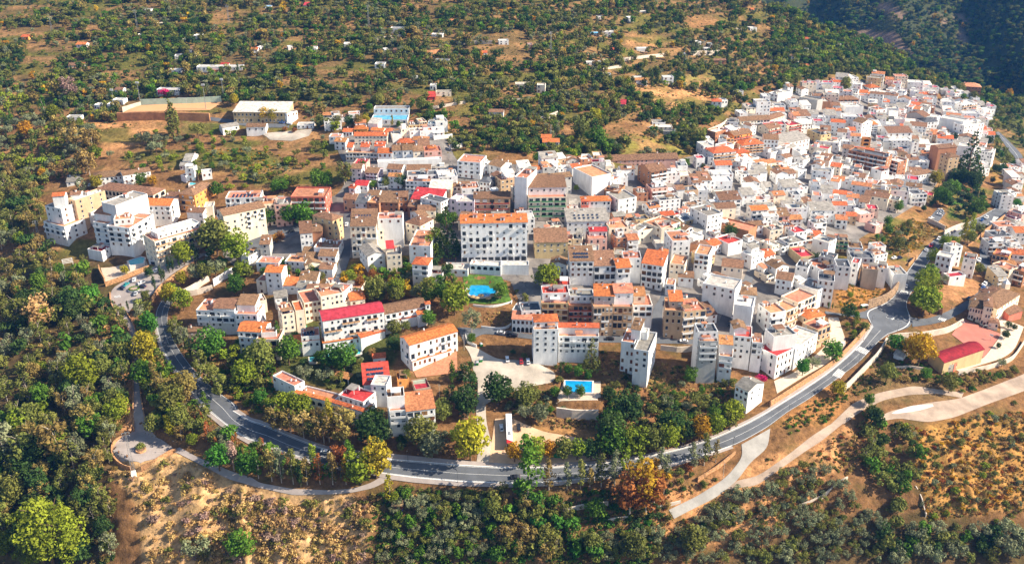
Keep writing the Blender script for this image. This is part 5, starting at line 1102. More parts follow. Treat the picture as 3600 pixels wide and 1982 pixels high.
# scatter: polygon ; number ; kinds ; heights in metres ; smallest spacing
SCAT = [
 ('D 0,600 90,620 160,660 270,740 325,860 320,1060 275,1110 290,1418 0,1418', 200, 'euca:olive euca:olive euca:grey round:olive round:dark euca:brown round:green round:lime euca:olive round:dark', 8, 15, 25),
 ('D 0,430 110,470 100,590 0,600', 60, 'euca:brown round:olive euca:olive euca:olive round:dark cypress:olive', 8, 13, 18),
 ('D 0,200 120,260 230,330 260,400 120,470 0,440', 120, 'euca:olive olive:grey cypress:dark round:olive euca:brown round:lime', 6, 11, 15),
 ('D 345,780 400,790 480,1000 530,1090 450,1110 390,1080 350,900', 46, 'euca:olive round:lime euca:brown round:olive round:yellow round:green', 6, 10, 20),
 ('D 480,1020 740,1180 900,1200 900,1215 740,1200 560,1150 500,1100', 60, 'poplar:olive poplar:brown round:olive euca:grey round:green poplar:rust', 5, 9, 16),
 ('D 430,800 510,900 620,1000 760,1060 880,1090 700,1060 600,1020 500,930', 40, 'euca:olive euca:olive round:lime round:olive', 4, 6.5, 16),
 ('D 530,830 660,880 690,980 640,1000 560,920', 16, 'round:green round:lime round:olive', 6, 9, 22), 
 ('D 850,690 1080,690 1090,750 860,770', 26, 'round:olive round:green round:lime olive:grey round:gold', 5, 9, 18),
 ('D 1065,560 1150,550 1150,700 1080,760', 22, 'round:dark round:green round:lime', 6, 10, 20), ('D 1180,560 1300,700 1330,760 1150,760', 10, 'round:olive bush:green', 3, 6, 20), ('D 620,690 760,660 840,700 700,730', 14, 'round:olive round:green bush:green', 4, 7, 18), ('D 1290,880 1420,900 1400,960 1260,930', 14, 'bush:olive bush:dark', 2, 4, 14),
 ('D 700,880 780,900 900,850 940,880 900,960 760,930', 20, 'round:green round:dark olive:grey round:olive bush:green', 3, 5.5, 15), ('D 1010,640 1050,640 1060,690 1000,690', 4, 'round:green round:lime', 5, 8, 14), ('L4 720,400 900,330 1000,400 900,530 720,470', 16, 'bush:olive bush:green round:olive bush:lime', 1.5, 4, 10),
 ('D 740,930 960,950 920,1000 860,990', 10, 'bush:olive bush:green round:grey', 2, 4, 16),
 ('D 470,640 600,650 640,700 520,680', 14, 'olive:grey round:olive round:green', 5, 8, 18),
 ('D 1150,880 1200,880 1200,1140 1160,1120', 12, 'round:olive euca:dark round:dark', 5, 8, 22),
 ('D 930,1060 1000,1080 1150,1100 1000,1130', 14, 'round:olive bush:green round:dark round:grey', 4, 7, 18),
 ('D 1260,960 1400,940 1420,1040 1300,1050 1250,1000', 26, 'bush:olive bush:olive bush:grey bush:green', 2.5, 5, 16),
 ('D 1500,960 1860,970 1850,1080 1700,1110 1520,1060', 60, 'olive:grey olive:olive round:dark bush:olive bush:green round:olive', 3, 6, 18),
 ('D 990,1250 1230,1250 1220,1418 960,1418', 62, 'olive:grey olive:grey olive:olive round:green', 4.5, 7, 22),
 ('D 1230,1200 1420,1290 1500,1418 1240,1418', 46, 'euca:olive round:green round:bright round:olive euca:brown', 6, 11, 24),
 ('D 1480,1360 1700,1340 1900,1210 2050,1180 2200,1300 2300,1418 1500,1418', 170, 'olive:grey olive:grey olive:olive', 4, 6.5, 20),
 ('D 2200,1330 2576,1350 2576,1418 2220,1418', 34, 'round:green round:dark olive:grey round:olive', 6, 10, 24),
 ('D 2150,1030 2290,1080 2330,1190 2250,1290 2180,1180', 34, 'round:dark round:olive round:green euca:olive bush:olive', 5, 9, 20),
 ('D 2270,1060 2576,970 2576,1330 2330,1330', 46, 'olive:grey olive:grey bush:olive bush:lime', 2.5, 4.5, 26),
 ('D 1640,1230 1740,1180 1860,1290 1700,1380 1640,1340', 24, 'bush:olive bush:brown round:olive bush:dark', 2.5, 5, 20),
 ('D 1560,1170 1840,1110 1720,1190 1600,1230', 30, 'bush:gold bush:olive euca:rust bush:olive', 3, 6, 18),
 ('D 2250,960 2560,930 2500,975 2280,990', 36, 'bush:olive bush:green bush:brown round:olive', 2.5, 4.5, 12),
 ('D 1950,1030 2090,1000 1990,1110', 20, 'bush:bright bush:green bush:olive', 1.3, 2.5, 12),
 ('D 2340,430 2470,460 2480,560 2330,510', 34, 'round:dark round:green round:blue', 6, 10, 15),
 ('D 2130,560 2330,570 2260,640 2160,640', 30, 'round:olive bush:olive round:dark bush:grey', 3, 5, 13),
 ('D 330,350 500,330 820,370 830,440 600,480 480,440 300,440', 90, 'olive:grey round:olive round:green bush:lime olive:olive round:lime', 4, 7.5, 15),
 ('D 1090,1200 1300,1220 1240,1260 1000,1230', 26, 'bush:green bush:olive bush:olive', 2, 3.5, 12),
 ('D 1930,10 2050,52 2140,88 2240,116 2310,183 2400,206 2500,232 2590,255 2590,300 2490,285 2330,212 2200,190 2110,190 1960,220', 520, 'round:olive round:dark round:green round:lime round:olive', 6, 11, 6),
 ('D 2440,250 2576,300 2576,430 2520,420 2480,300', 60, 'round:dark round:green round:olive', 5, 9, 12),
]
def wild(u, v):
    x = np.clip((np.asarray(u)-U0)/ST8, 0, NU-1).astype(int); y = np.clip((np.asarray(v)-V0)/ST8, 0, NV-1).astype(int); return BUILT[y, x]
def in_building(x, y, pad=.8):
    m = np.zeros(len(x), bool)
    for A, ex, ey, w, d in FOOT:
        dx, dy = x-A.x, y-A.y; a = dx*ex.x+dy*ex.y; b = dx*ey.x+dy*ey.y; m |= (a > -pad) & (a < w+pad) & (b > -pad) & (b < d+pad)
    return m
CLEAR = ['T1 1080,890 2040,890 1930,1110 1060,1110', 'T1 700,1090 1520,1090 1500,1200 1230,1270 940,1250 880,1180', 'T1 1640,1100 2030,1120 2000,1200 1640,1170', 'T1 2090,950 2320,950 2320,1130 1900,1060', 'T2 0,950 380,960 520,1180 0,1280', 'T2 700,960 1390,960 1390,1130 800,1130', 'Z3 60,340 1600,340 1600,760 60,760',
         'T3 1080,770 1500,790 1850,900 1800,1010 1420,1000 1100,840', 'B1 1040,560 1560,400 1620,440 1300,900 1150,760', 'L4 1100,1000 2000,1080 2552,880 2552,1070 1800,1350 1100,1380', 'T3 1560,700 1900,670 1900,780 1560,780', 'T3 1550,160 2000,160 1960,230 1600,300', 'T3 1000,300 1330,300 1330,420 1020,440', 'T3 1130,1240 1620,1350 1580,1400 1000,1400', 'M1 1950,-80 2552,-60 M2 300,80 250,190 -100,200']
CLEARP = [poly(t) for t in CLEAR]
def spots(P, n, minpx, tries=30):
    xs = [p[0] for p in P]; ys = [p[1] for p in P]; out = []; cell = {}
    c = np.stack([NR.uniform(min(xs), max(xs), n*tries), NR.uniform(min(ys), max(ys), n*tries)], 1); c = c[inpoly(P, c[:, 0], c[:, 1])]
    c = c[wild(c[:, 0], c[:, 1]) < .25]
    if not len(c): return np.zeros((0, 2))
    g = G(c[:, 0], c[:, 1]); c = c[~in_building(g[:, 0], g[:, 1])]
    for u, v in c:
        k = (int(u/minpx), int(v/(minpx*.6)))
        if any((abs(u-a) < minpx and abs(v-b) < minpx*.6) for i in (-1, 0, 1) for j in (-1, 0, 1) for a, b in cell.get((k[0]+i, k[1]+j), ())): continue
        cell.setdefault(k, []).append((u, v)); out.append((u, v))
        if len(out) >= n: break
    return np.array(out).reshape(-1, 2)
def add_tree(kind, col, u, v, h):
    P = GV(u, v); s = F/(P.y*CP-(P.z-CAMZ)*SP); TREES.append((kind, col, P, h, h*s, (u, v-h*s*.45)))
def scatter_trees():
    for txt, n, kinds, h0, h1, mp in SCAT:
        ks = [k.split(':') for k in kinds.split()]
        for u, v in spots(poly(txt), n, mp*1.4): k = R.choice(ks); add_tree(k[0], k[1], u, v, R.uniform(h0, h1))
    # the terraced slopes behind the town: rows of olives and almonds with brown gaps, denser woods in bands
    P = poly('D -60,-60 1925,-60 1960,20 2060,55 2140,90 2240,118 2310,185 2400,208 2500,235 2590,260 2590,300 2500,290 2330,212 2200,190 2100,195 1960,235 1780,320 1760,400 1700,400 1500,430 1420,410 1250,375 1130,390 1130,310 1050,330 850,300 860,370 700,330 560,290 330,290 260,330 120,250 -60,220')
    n = 22000; u = NR.uniform(-80, 3650, n*3); v = NR.uniform(-70, 640, n*3)**1.0; m = inpoly(P, u, v) & (v > ridge(u)+2) & (wild(u, v) < .3); u, v = u[m], v[m]
    for Q in CLEARP: k = ~inpoly(Q, u, v); u, v = u[k], v[k]
    g = G(u, v); dens = vnoise(g[:, 0]/46, g[:, 2]/9, 51)*.65 + vnoise(g[:, 0]/22, g[:, 2]/3, 52)*.45; right = np.clip((u-1500)/1500, 0, 1)
    k = (NR.uniform(0, 1, len(u)) < np.clip((dens-.36+.16*right)*3.4, .05, 1)) & ~in_building(g[:, 0], g[:, 1], 1.5); fz = (g[:, 2]+5*vnoise(g[:, 0]/70, g[:, 1]/70, 3))/3.8; k &= ((fz-np.floor(fz)) < .26) | (NR.uniform(0, 1, len(u)) < .22); u, v, g, dens = u[k], v[k], g[k], dens[k]
    kinds = ['olive:grey', 'olive:olive', 'round:olive', 'round:dark', 'round:green', 'olive:grey', 'round:olive', 'bush:olive', 'euca:olive', 'round:lime', 'euca:brown', 'round:gold', 'bush:brown', 'cypress:dark']
    wts = [.22, .17, .15, .12, .06, .06, .04, .06, .03, .03, .03, .008, .03, .012]
    ck = NR.choice(len(kinds), len(u), p=np.array(wts)/sum(wts)); taken = set(); zone = vnoise(g[:, 0]/60, g[:, 1]/40, 61)
    for i in range(len(u)):
        key = (int(g[i, 0]/3.4), int(g[i, 1]/3.4))
        if key in taken: continue
        taken.add(key); k, c = kinds[ck[i]].split(':')
        if zone[i] > .62 and k == 'olive': k, c = 'round', R.choice(('dark', 'olive', 'green'))
        h = {'olive': R.uniform(3.8, 6), 'round': R.uniform(4.5, 9), 'bush': R.uniform(1.5, 3.5), 'euca': R.uniform(7, 11), 'cypress': R.uniform(7, 12)}[k]
        add_tree(k, c, u[i], v[i], h)
LOWMAP = {'round': 'low', 'olive': 'low', 'euca': 'low', 'bush': 'tuft'}
def instancer(name, pts, scl, idx, protos):
    """ONE object: a point cloud mesh whose points carry copies of the given plants"""
    hid = bpy.data.collections.new(name+' sources')
    for i, (nm, me) in enumerate(protos): o = bpy.data.objects.new('%s_%s' % (nm, chr(97+i)), me); hid.objects.link(o)
    me = bpy.data.meshes.new(name); me.from_pydata([tuple(map(float, p)) for p in pts], [], [])
    a = me.attributes.new('grow', 'FLOAT', 'POINT'); a.data.foreach_set('value', np.asarray(scl, np.float32))
    a = me.attributes.new('sort', 'INT', 'POINT'); a.data.foreach_set('value', np.asarray(idx, np.int32))
    o = link(name, me); ng = bpy.data.node_groups.new(name, 'GeometryNodeTree'); ng.interface.new_socket('Geometry', in_out='INPUT', socket_type='NodeSocketGeometry'); ng.interface.new_socket('Geometry', in_out='OUTPUT', socket_type='NodeSocketGeometry')
    N = ng.nodes; L = ng.links.new; gi, go = N.new('NodeGroupInput'), N.new('NodeGroupOutput'); ip = N.new('GeometryNodeInstanceOnPoints'); ci = N.new('GeometryNodeCollectionInfo'); ci.inputs['Collection'].default_value = hid
    ci.inputs['Separate Children'].default_value = True; ci.inputs['Reset Children'].default_value = True
    g1 = N.new('GeometryNodeInputNamedAttribute'); g1.data_type = 'FLOAT'; g1.inputs[0].default_value = 'grow'; g2 = N.new('GeometryNodeInputNamedAttribute'); g2.data_type = 'INT'; g2.inputs[0].default_value = 'sort'
    rv = N.new('FunctionNodeRandomValue'); rv.data_type = 'FLOAT_VECTOR'; rv.inputs[0].default_value = (0, 0, 0); rv.inputs[1].default_value = (0, 0, 6.283)
    ip.inputs['Pick Instance'].default_value = True
    L(gi.outputs[0], ip.inputs['Points']); L(ci.outputs[0], ip.inputs['Instance']); L([s for s in g2.outputs if s.enabled][0], ip.inputs['Instance Index']); L([s for s in rv.outputs if s.enabled][0], ip.inputs['Rotation']); L([s for s in g1.outputs if s.enabled][0], ip.inputs['Scale'])
    L(ip.outputs[0], go.inputs[0]); md = o.modifiers.new('growth', 'NODES'); md.node_group = ng; stuff(o, 'stuff'); return o
def plant_all():
    by = {}
    for t in TREES: by.setdefault(t[0], []).append(t)
    rest = []
    for k, L in by.items():
        L.sort(key=lambda t: -t[4]); n = {'round': 290, 'olive': 280, 'bush': 230, 'euca': 200}.get(k, 120)
        for t in L[:n]: tree_thing(t[0], t[1], t[2], t[3], t[5])
        rest += L[n:]
    combos = sorted({(LOWMAP.get(t[0], t[0]), t[1], v) for t in rest for v in range(2)})
    ix = {c: i for i, c in enumerate(combos)}; pts, sc, idx = [], [], []
    for t in rest: pts.append(t[2]); sc.append(t[3]/10*R.uniform(.9, 1.15)); idx.append(ix[(LOWMAP.get(t[0], t[0]), t[1], R.randrange(2))])
    instancer('hillside_woods', pts, sc, idx, [('plant', crown_mesh(*c)) for c in combos])
    # far mountain woods
    n = 8000; u = NR.uniform(2450, 3800, n); v = NR.uniform(-120, 470, n); m = v < ridge(u)+25
    for t in MBARE: m &= ~inpoly(poly(t), u, v)
    u, v = u[m], v[m]; P = GM(u, v); d = vnoise(P[:, 0]/60, P[:, 1]/60, 71); k = NR.uniform(0, 1, len(u)) < np.clip(d*1.6, .2, 1); P = P[k]
    cs = [('low', 'dark', 0), ('low', 'olive', 1), ('low', 'blue', 0), ('low', 'green', 1), ('low', 'gold', 0)]
    instancer('mountain_woods', P, NR.uniform(.5, 1.05, len(P)), NR.choice(5, len(P), p=[.22, .34, .18, .24, .02]), [('plant', crown_mesh(*c)) for c in cs])
    # dry scrub, weeds and grass
    def sc_area(txt, n, cols, h0, h1):
        Q = poly(txt); xs = [p[0] for p in Q]; ys = [p[1] for p in Q]; u = NR.uniform(min(xs), max(xs), n*3); v = NR.uniform(min(ys), max(ys), n*3); m = inpoly(Q, u, v) & (wild(u, v) < .12); u, v = u[m][:n], v[m][:n]
        g = G(u, v); k = ~in_building(g[:, 0], g[:, 1], .4); k &= NR.uniform(0, 1, len(u)) < .25+1.2*vnoise(g[:, 0]/11, g[:, 1]/9, 81); g = g[k]; return g, (h0+(h1-h0)*1.5*NR.uniform(0, 1, len(g))**3)/10, NR.choice(cols, len(g))
    cols = ['straw', 'brown', 'mauve', 'olive', 'green', 'gold', 'rust', 'dark', 'bright', 'grey']; A = []
    for txt, n, c, h0, h1 in (('B1 1020,560 1600,380 2399,720 B2 900,760 1120,720 1080,1100 1000,1500 B1 1400,1500 1300,900', 1300, [0, 0, 0, 1, 2, 0, 3, 0], .7, 3.6), ('B2 0,760 1080,760 1000,1450 -700,1450', 500, [0, 1, 2, 3, 0], 1.5, 4),
        ('B3 1290,760 2300,480 B4 900,60 900,500 0,1000 B3 1300,1250', 1500, [0, 1, 3, 6, 3], .6, 2), ('B4 1300,120 2500,-30 2500,950 1500,1000', 2000, [5, 6, 1, 3, 0], .7, 2.2), ('L1 880,280 1340,300 1340,1418 1100,1418', 900, [0, 0, 1, 3], 1, 3),
        ('S -20,1000 420,1000 420,1982 -20,1982', 1500, [7, 3, 1, 0, 3], 1, 3), ('B2 1130,720 2300,690 2400,1450 1000,1450', 1600, [3, 4, 0, 7, 4], .8, 2.5), ('B3 0,700 1300,760 1300,1450 0,1450', 1600, [3, 4, 8, 7, 1], .8, 3), ('L3 880,590 2300,990 2300,1400 0,1418 0,1050 880,1020', 2600, [3, 1, 0, 7, 0], .6, 2),
        ('L1 2000,600 2552,700 L2 300,1200 900,1418 L1 2552,1320 2000,900', 1300, [0, 3, 4, 1, 8], .8, 2.5), ('M4 1100,560 1950,720 1290,1010 1180,880', 1400, [5, 0, 3, 1], .6, 1.8), ('L4 680,-40 1300,0 1000,220 680,280', 500, [5, 1, 3], .5, 1.5), ('L4 1100,560 1200,560 2000,900 1900,1180 900,1250 700,1418 0,1440 600,1050', 1300, [3, 4, 1, 7, 0], .5, 2),
        ('T1 0,0 2320,0 2320,900 0,1418', 3500, [3, 0, 4, 7, 9, 3], .6, 2), ('T2 0,0 2320,0 2320,1300 0,1000', 3500, [3, 0, 4, 7, 9, 3], .6, 2), ('T3 0,0 2320,0 2320,900 1700,1300 0,1300', 3500, [3, 0, 4, 7, 9, 3], .6, 2), ('L2 2250,180 2552,180 2552,430 2280,420', 100, [1, 0], .6, 1.5), ('M1 1950,-80 2552,-80 M2 450,80 320,200 -50,280', 700, [3, 4, 5, 8], .6, 1.8), ('M4 1800,380 2080,480 2060,600 1780,600', 300, [8, 4, 8], .5, 1.2)):
        A.append(sc_area(txt, n, c, h0, h1))
    g = np.concatenate([a[0] for a in A]); s = np.concatenate([a[1] for a in A]); c = np.concatenate([a[2] for a in A])
    instancer('scrub_undergrowth', g, s, c*2+NR.randint(0, 2, len(c)), [('tuft', crown_mesh('tuft', cols[i//2], i % 2)) for i in range(20)])
# ------------------------------------------------------------------ walls
def wall_line(name, m, P, h, t, label, cat='wall', cap=None):
    n = max(2, int(np.hypot(*np.diff(np.array(P), axis=0).T).sum()/12)); q = resample(P, n); g = G(q[:, 0], q[:, 1]); b = MB()
    d = np.gradient(g[:, :2], axis=0); d /= np.linalg.norm(d, axis=1, keepdims=True)+1e-9; nr = np.stack([-d[:, 1], d[:, 0]], 1)*t/2
    zt = np.convolve(np.pad(g[:, 2], 3, 'edge'), np.ones(7)/7, 'valid')+h
    for i in range(n-1):
        a = [(*(g[i, :2]+nr[i]), g[i, 2]-1.5), (*(g[i, :2]-nr[i]), g[i, 2]-1.5), (*(g[i+1, :2]-nr[i+1]), g[i+1, 2]-1.5), (*(g[i+1, :2]+nr[i+1]), g[i+1, 2]-1.5)]
        tp = [(a[0][0], a[0][1], zt[i]), (a[1][0], a[1][1], zt[i]), (a[2][0], a[2][1], zt[i+1]), (a[3][0], a[3][1], zt[i+1])]
        b.face([a[0], a[3], tp[3], tp[0]], m); b.face([a[2], a[1], tp[1], tp[2]], m); b.face(tp, cap or m)
        if i == 0: b.face([a[1], a[0], tp[0], tp[1]], m)
        if i == n-2: b.face([a[3], a[2], tp[2], tp[3]], m)
    o = b.build(name); tag(o, cat, label); return o
WALLS = '''stone_wall|stone_wall|L4 20,1218 300,1038 600,842 700,765 900,555 1005,435|3.2|.6|long orange stone retaining wall above the road bend
road_wall|pale_wall|L4 745,1070 900,925 1100,725 1175,590|3.4|.7|pale plastered retaining wall under the outer road edge
road_wall|pale_wall|L4 1185,575 1300,545 1550,528 1780,485 1935,400|3.6|.6|curved pale panelled wall between junction and school court
stone_wall|rough_stone|L4 990,240 1150,195 1250,120 1300,40|5.5|.8|tall brown rubble wall by the bus shelter
boundary_wall|pale_wall|L4 1890,912 2200,838 2450,730 2560,560|2.6|.4|pale boundary wall round the school yard
boundary_wall|pale_wall|L4 1215,855 1400,845 1620,870|1.6|.4|low pale wall below the sports hall
stone_wall|stone_wall|M1 1055,1300 1250,1222 1490,1118|2.6|.6|orange stone wall holding the terrace above the car circle
terrace_wall|stone_wall|M1 990,1120 1000,1180 1050,1270|3.4|.6|orange stone corner wall under the white balcony block
stone_wall|stone_wall|L1 1488,300 1515,190 1590,50 M1 1700,1240 1860,1125 1940,1070|2.8|.6|orange stone wall between the cypresses and the main road
garden_wall|pale_wall|L1 1815,120 1960,90 2120,40|3.2|.5|weathered pale garden wall above the road bend
garden_wall|pale_wall|M1 1815,1395 2085,1225|4|.5|tall pale wall rising behind the garden yard
garden_wall|white_wall|M1 2130,1290 2320,1150|4.2|.4|whitewashed wall in blue shade beside the olives
parapet_wall|stone_wall|B1 1255,60 1225,140 1150,215 1060,300 1048,410 1105,500 1230,548|1.5|.7|round stone parapet on the viewpoint terrace above the ravine
parapet_wall|stone_wall|B1 1330,556 1470,500 1560,410 1600,365 1650,352|1.7|.7|stone parapet on the slope edge of the viewpoint terrace
parapet_wall|stone_wall|L1 1098,90 1102,200 1185,325 1290,460 1325,650 1332,1100 1325,1410|1.3|.5|stone parapet on the ravine edge of the footpath
parapet_wall|stone_wall|L1 1232,240 1335,400 1392,640 1398,1100 1450,1370|.9|.4|low stone wall on the road edge of the footpath
retaining_wall|pale_wall|B3 490,955 640,905 900,875|2.4|.5|pale concrete wall over the stream garden
retaining_wall|pale_wall|B3 1290,915 1440,870 1580,835|1.5|.5|short pale wall beside the concrete ramp
retaining_wall|pale_wall|B3 900,1035 1085,995|1.4|.5|pale wall end under the rust coloured trees
retaining_wall|stone_wall|B3 1740,625 1920,510 2090,375|2|.5|orange retaining wall below the road above the ramp
pool_wall|pale_wall|L3 442,1300 600,1318 860,1316|5.2|.8|big smooth grey wall holding the rectangular pool terrace
field_wall|green_wall|T1 1278,952 1600,942 2010,926|4.6|.4|pale green wall behind the football pitch
field_wall|pale_wall|T1 1110,1005 1278,952|3.4|.4|cream wall at the end of the football pitch
field_bank|clay_bank|T1 1068,1085 1400,1088 1905,1095|6.2|1.2|orange earth bank wall in front of the football pitch
lawn_wall|white_wall|L2 2165,205 2320,222 2460,200 2552,165|1.1|.3|white post wall round the lawn by the kidney pool
lawn_wall|white_wall|L2 2245,425 2380,445 2500,440 2545,380|1.3|.3|white curved kerb wall under the earth cut
lawn_wall|white_wall|L2 2088,500 2100,580 2200,625|1.3|.3|white curved wall at the top of the gravel track
slope_wall|clay_bank|T2 1500,515 1600,505 1700,485|6|.5|orange retaining wall under a terrace on the slope
slope_wall|pale_wall|T2 1000,368 1180,350 1335,335|2.4|.4|long pale terrace wall below the white villa
slope_wall|pale_wall|T2 1820,392 1980,390 2160,402|3.2|.4|long curved pale road wall on the upper slope
slope_wall|pale_wall|T3 975,552 1150,535 1400,492|3|.4|long pale road wall curving below the villas
slope_wall|pale_wall|T3 260,1108 350,1075 412,1045|5|.5|cream curved wall holding a green terrace
slope_wall|pale_wall|T3 1730,1205 1900,1150 1950,1110|3.2|.4|cream retaining wall over the upper village flats
slope_wall|pale_wall|T3 1750,1260 1905,1220|5|.5|tall grey wall shading the edge of the upper flats
slope_wall|pale_wall|T3 800,640 990,610|2.2|.4|cream wall at the lane among the terraces
slope_wall|pale_wall|T2 1600,990 1900,940|2.2|.4|pale field wall above the yellow house
slope_wall|pale_wall|T3 1640,490 1890,490|4.5|.5|stone wall under the pylon villas
road_wall|pale_wall|M4 1590,640 1680,690 1760,740|3.4|.5|grey wall along the small car park
road_wall|pale_wall|M4 1750,790 1850,750 1945,720|4.6|.6|tall pale concrete wall over the parked cars
road_wall|stone_wall|M4 2125,780 2230,720 2310,650 2420,570|3.6|.6|orange wall under the far road bend
road_wall|stone_wall|M4 1395,1100 1440,1060 1485,1020|2.4|.5|short stone wall at the parking bay mouth
road_wall|rough_stone|M4 1310,1230 L4 1290,30|3|.6|low rubble wall beside the shaded road
slope_wall|white_wall|Z3 1480,445 1620,420 1735,395|2.8|.4|white garden wall above the terrace houses
slope_wall|white_wall|Z3 1690,555 1870,515|3|.4|white yard wall beside the pines
slope_wall|stone_wall|M4 1990,900 2070,850 2130,790|2|.5|curved stone wall above the shaded lane
garden_wall|white_wall|L3 -10,180 L2 2552,150|1|.3|white wall end by the driveway
garden_wall|green_wall|L2 1570,1020 1690,1000|3|.4|stepped green wall beside the crimson court
track_wall|pale_wall|B4 320,870 520,780 740,640|1.1|.4|broken pale wall along the lower dirt terrace
track_wall|pale_wall|B4 1380,700 1440,830 1480,970|.9|.4|thin pale water channel wall above the olives
yard_wall|pale_wall|L3 1480,640 1650,660 1840,645|3|.4|grey yard wall under the street between the slope blocks'''
def run_walls():
    for ln in WALLS.split('\n'):
        nm, m, p, h, t, lab = ln.split('|'); wall_line(nm, m, poly(p), float(h), float(t), lab)
# ------------------------------------------------------------------ vehicles
def car_meshes(paint):
    b = MB(); L, Wd = 4.1, 1.72
    prof = [(-2.05, .35), (-2.05, .75), (-1.9, .92), (-1.2, .98), (-.6, 1.45), (.85, 1.48), (1.7, 1.0), (2.0, .9), (2.05, .4)]
    hw = lambda z: Wd/2 if z < 1.0 else Wd/2-.16
    n = len(prof); k = len(b.v); mi = b.mi(paint)
    for s in (-1, 1):
        for x, z in prof: b.v.append((x, s*hw(z), z))
    for i in range(n): j = (i+1) % n; b.f.append((k+i, k+j, k+n+j, k+n+i)); b.m.append(mi)
    b.f.append(tuple(range(k, k+n))); b.m.append(mi); b.f.append(tuple(range(k+2*n-1, k+n-1, -1))); b.m.append(mi)
    body = b.mesh('body')
    b = MB(); e = .012
    b.face([(-1.15, -.62, 1.03+e), (-1.15, .62, 1.03+e), (-.63, .6, 1.44+e), (-.63, -.6, 1.44+e)][::-1], 'car_glass'); b.face([(.9, -.6, 1.47+e), (.9, .6, 1.47+e), (1.62, .62, 1.06+e), (1.62, -.62, 1.06+e)][::-1], 'car_glass')
    for s in (-1, 1):
        q = [(-1.05, s*(.835), 1.03), (1.5, s*(.835), 1.03), (.8, s*(.72), 1.42), (-.55, s*(.72), 1.42)]; b.face(q if s < 0 else q[::-1], 'car_glass')
    gl = b.mesh('window'); return body, gl
def wheel_mesh():
    b = MB(); b.tube((0, -.1, 0), (0, .1, 0), .32, .32, 'rubber', 12); b.tube((0, -.11, 0), (0, -.1, 0), .19, .19, 'metal', 8); b.tube((0, .1, 0), (0, .115, 0), .19, .19, 'metal', 8); return b.mesh('wheel')
CARM, WH = {}, wheel_mesh()
def lightm(m):
    b = MB(); b.box(-.04, -.16, -.07, .04, .16, .07, m); return b
HL, TLt = lightm('frame_white').mesh('headlight'), lightm('paint_red').mesh('tail_light')
def on_ground(u, v, du, dv):
    p = GV(u, v); q = GV(u+du, v+dv); x = (q-p).normalized(); r = GV(u+3, v) - GV(u-3, v); f = GV(u, v-3)-GV(u, v+3); n = r.cross(f).normalized()
    if n.z < 0: n = -n
    y = n.cross(x).normalized(); n = x.cross(y); m = Matrix((x, y, n)).transposed().to_4x4(); m.translation = p + Vector((0, 0, .30)); return m
def car(u, v, du, dv, col, label, sc=1.0, kind='car'):
    o = link(kind, None); o.matrix_world = on_ground(u, v, du, dv) @ Matrix.Diagonal((sc, sc*1.0, sc*(1.25 if kind == 'van' else 1), 1))
    if col not in CARM: CARM[col] = car_meshes('paint_'+col)
    link('body', CARM[col][0], o); link('window', CARM[col][1], o)
    for x in (-1.3, 1.3):
        for y in (-.78, .78): link('wheel', WH, o, (x, y, .32))
    for y in (-.6, .6): link('headlight', HL, o, (-2.05, y, .68)); link('tail_light', TLt, o, (2.04, y, .75))
    tag(o, kind, label, 'cars about the town', '%s %s' % (col, kind), (u, v)); return o
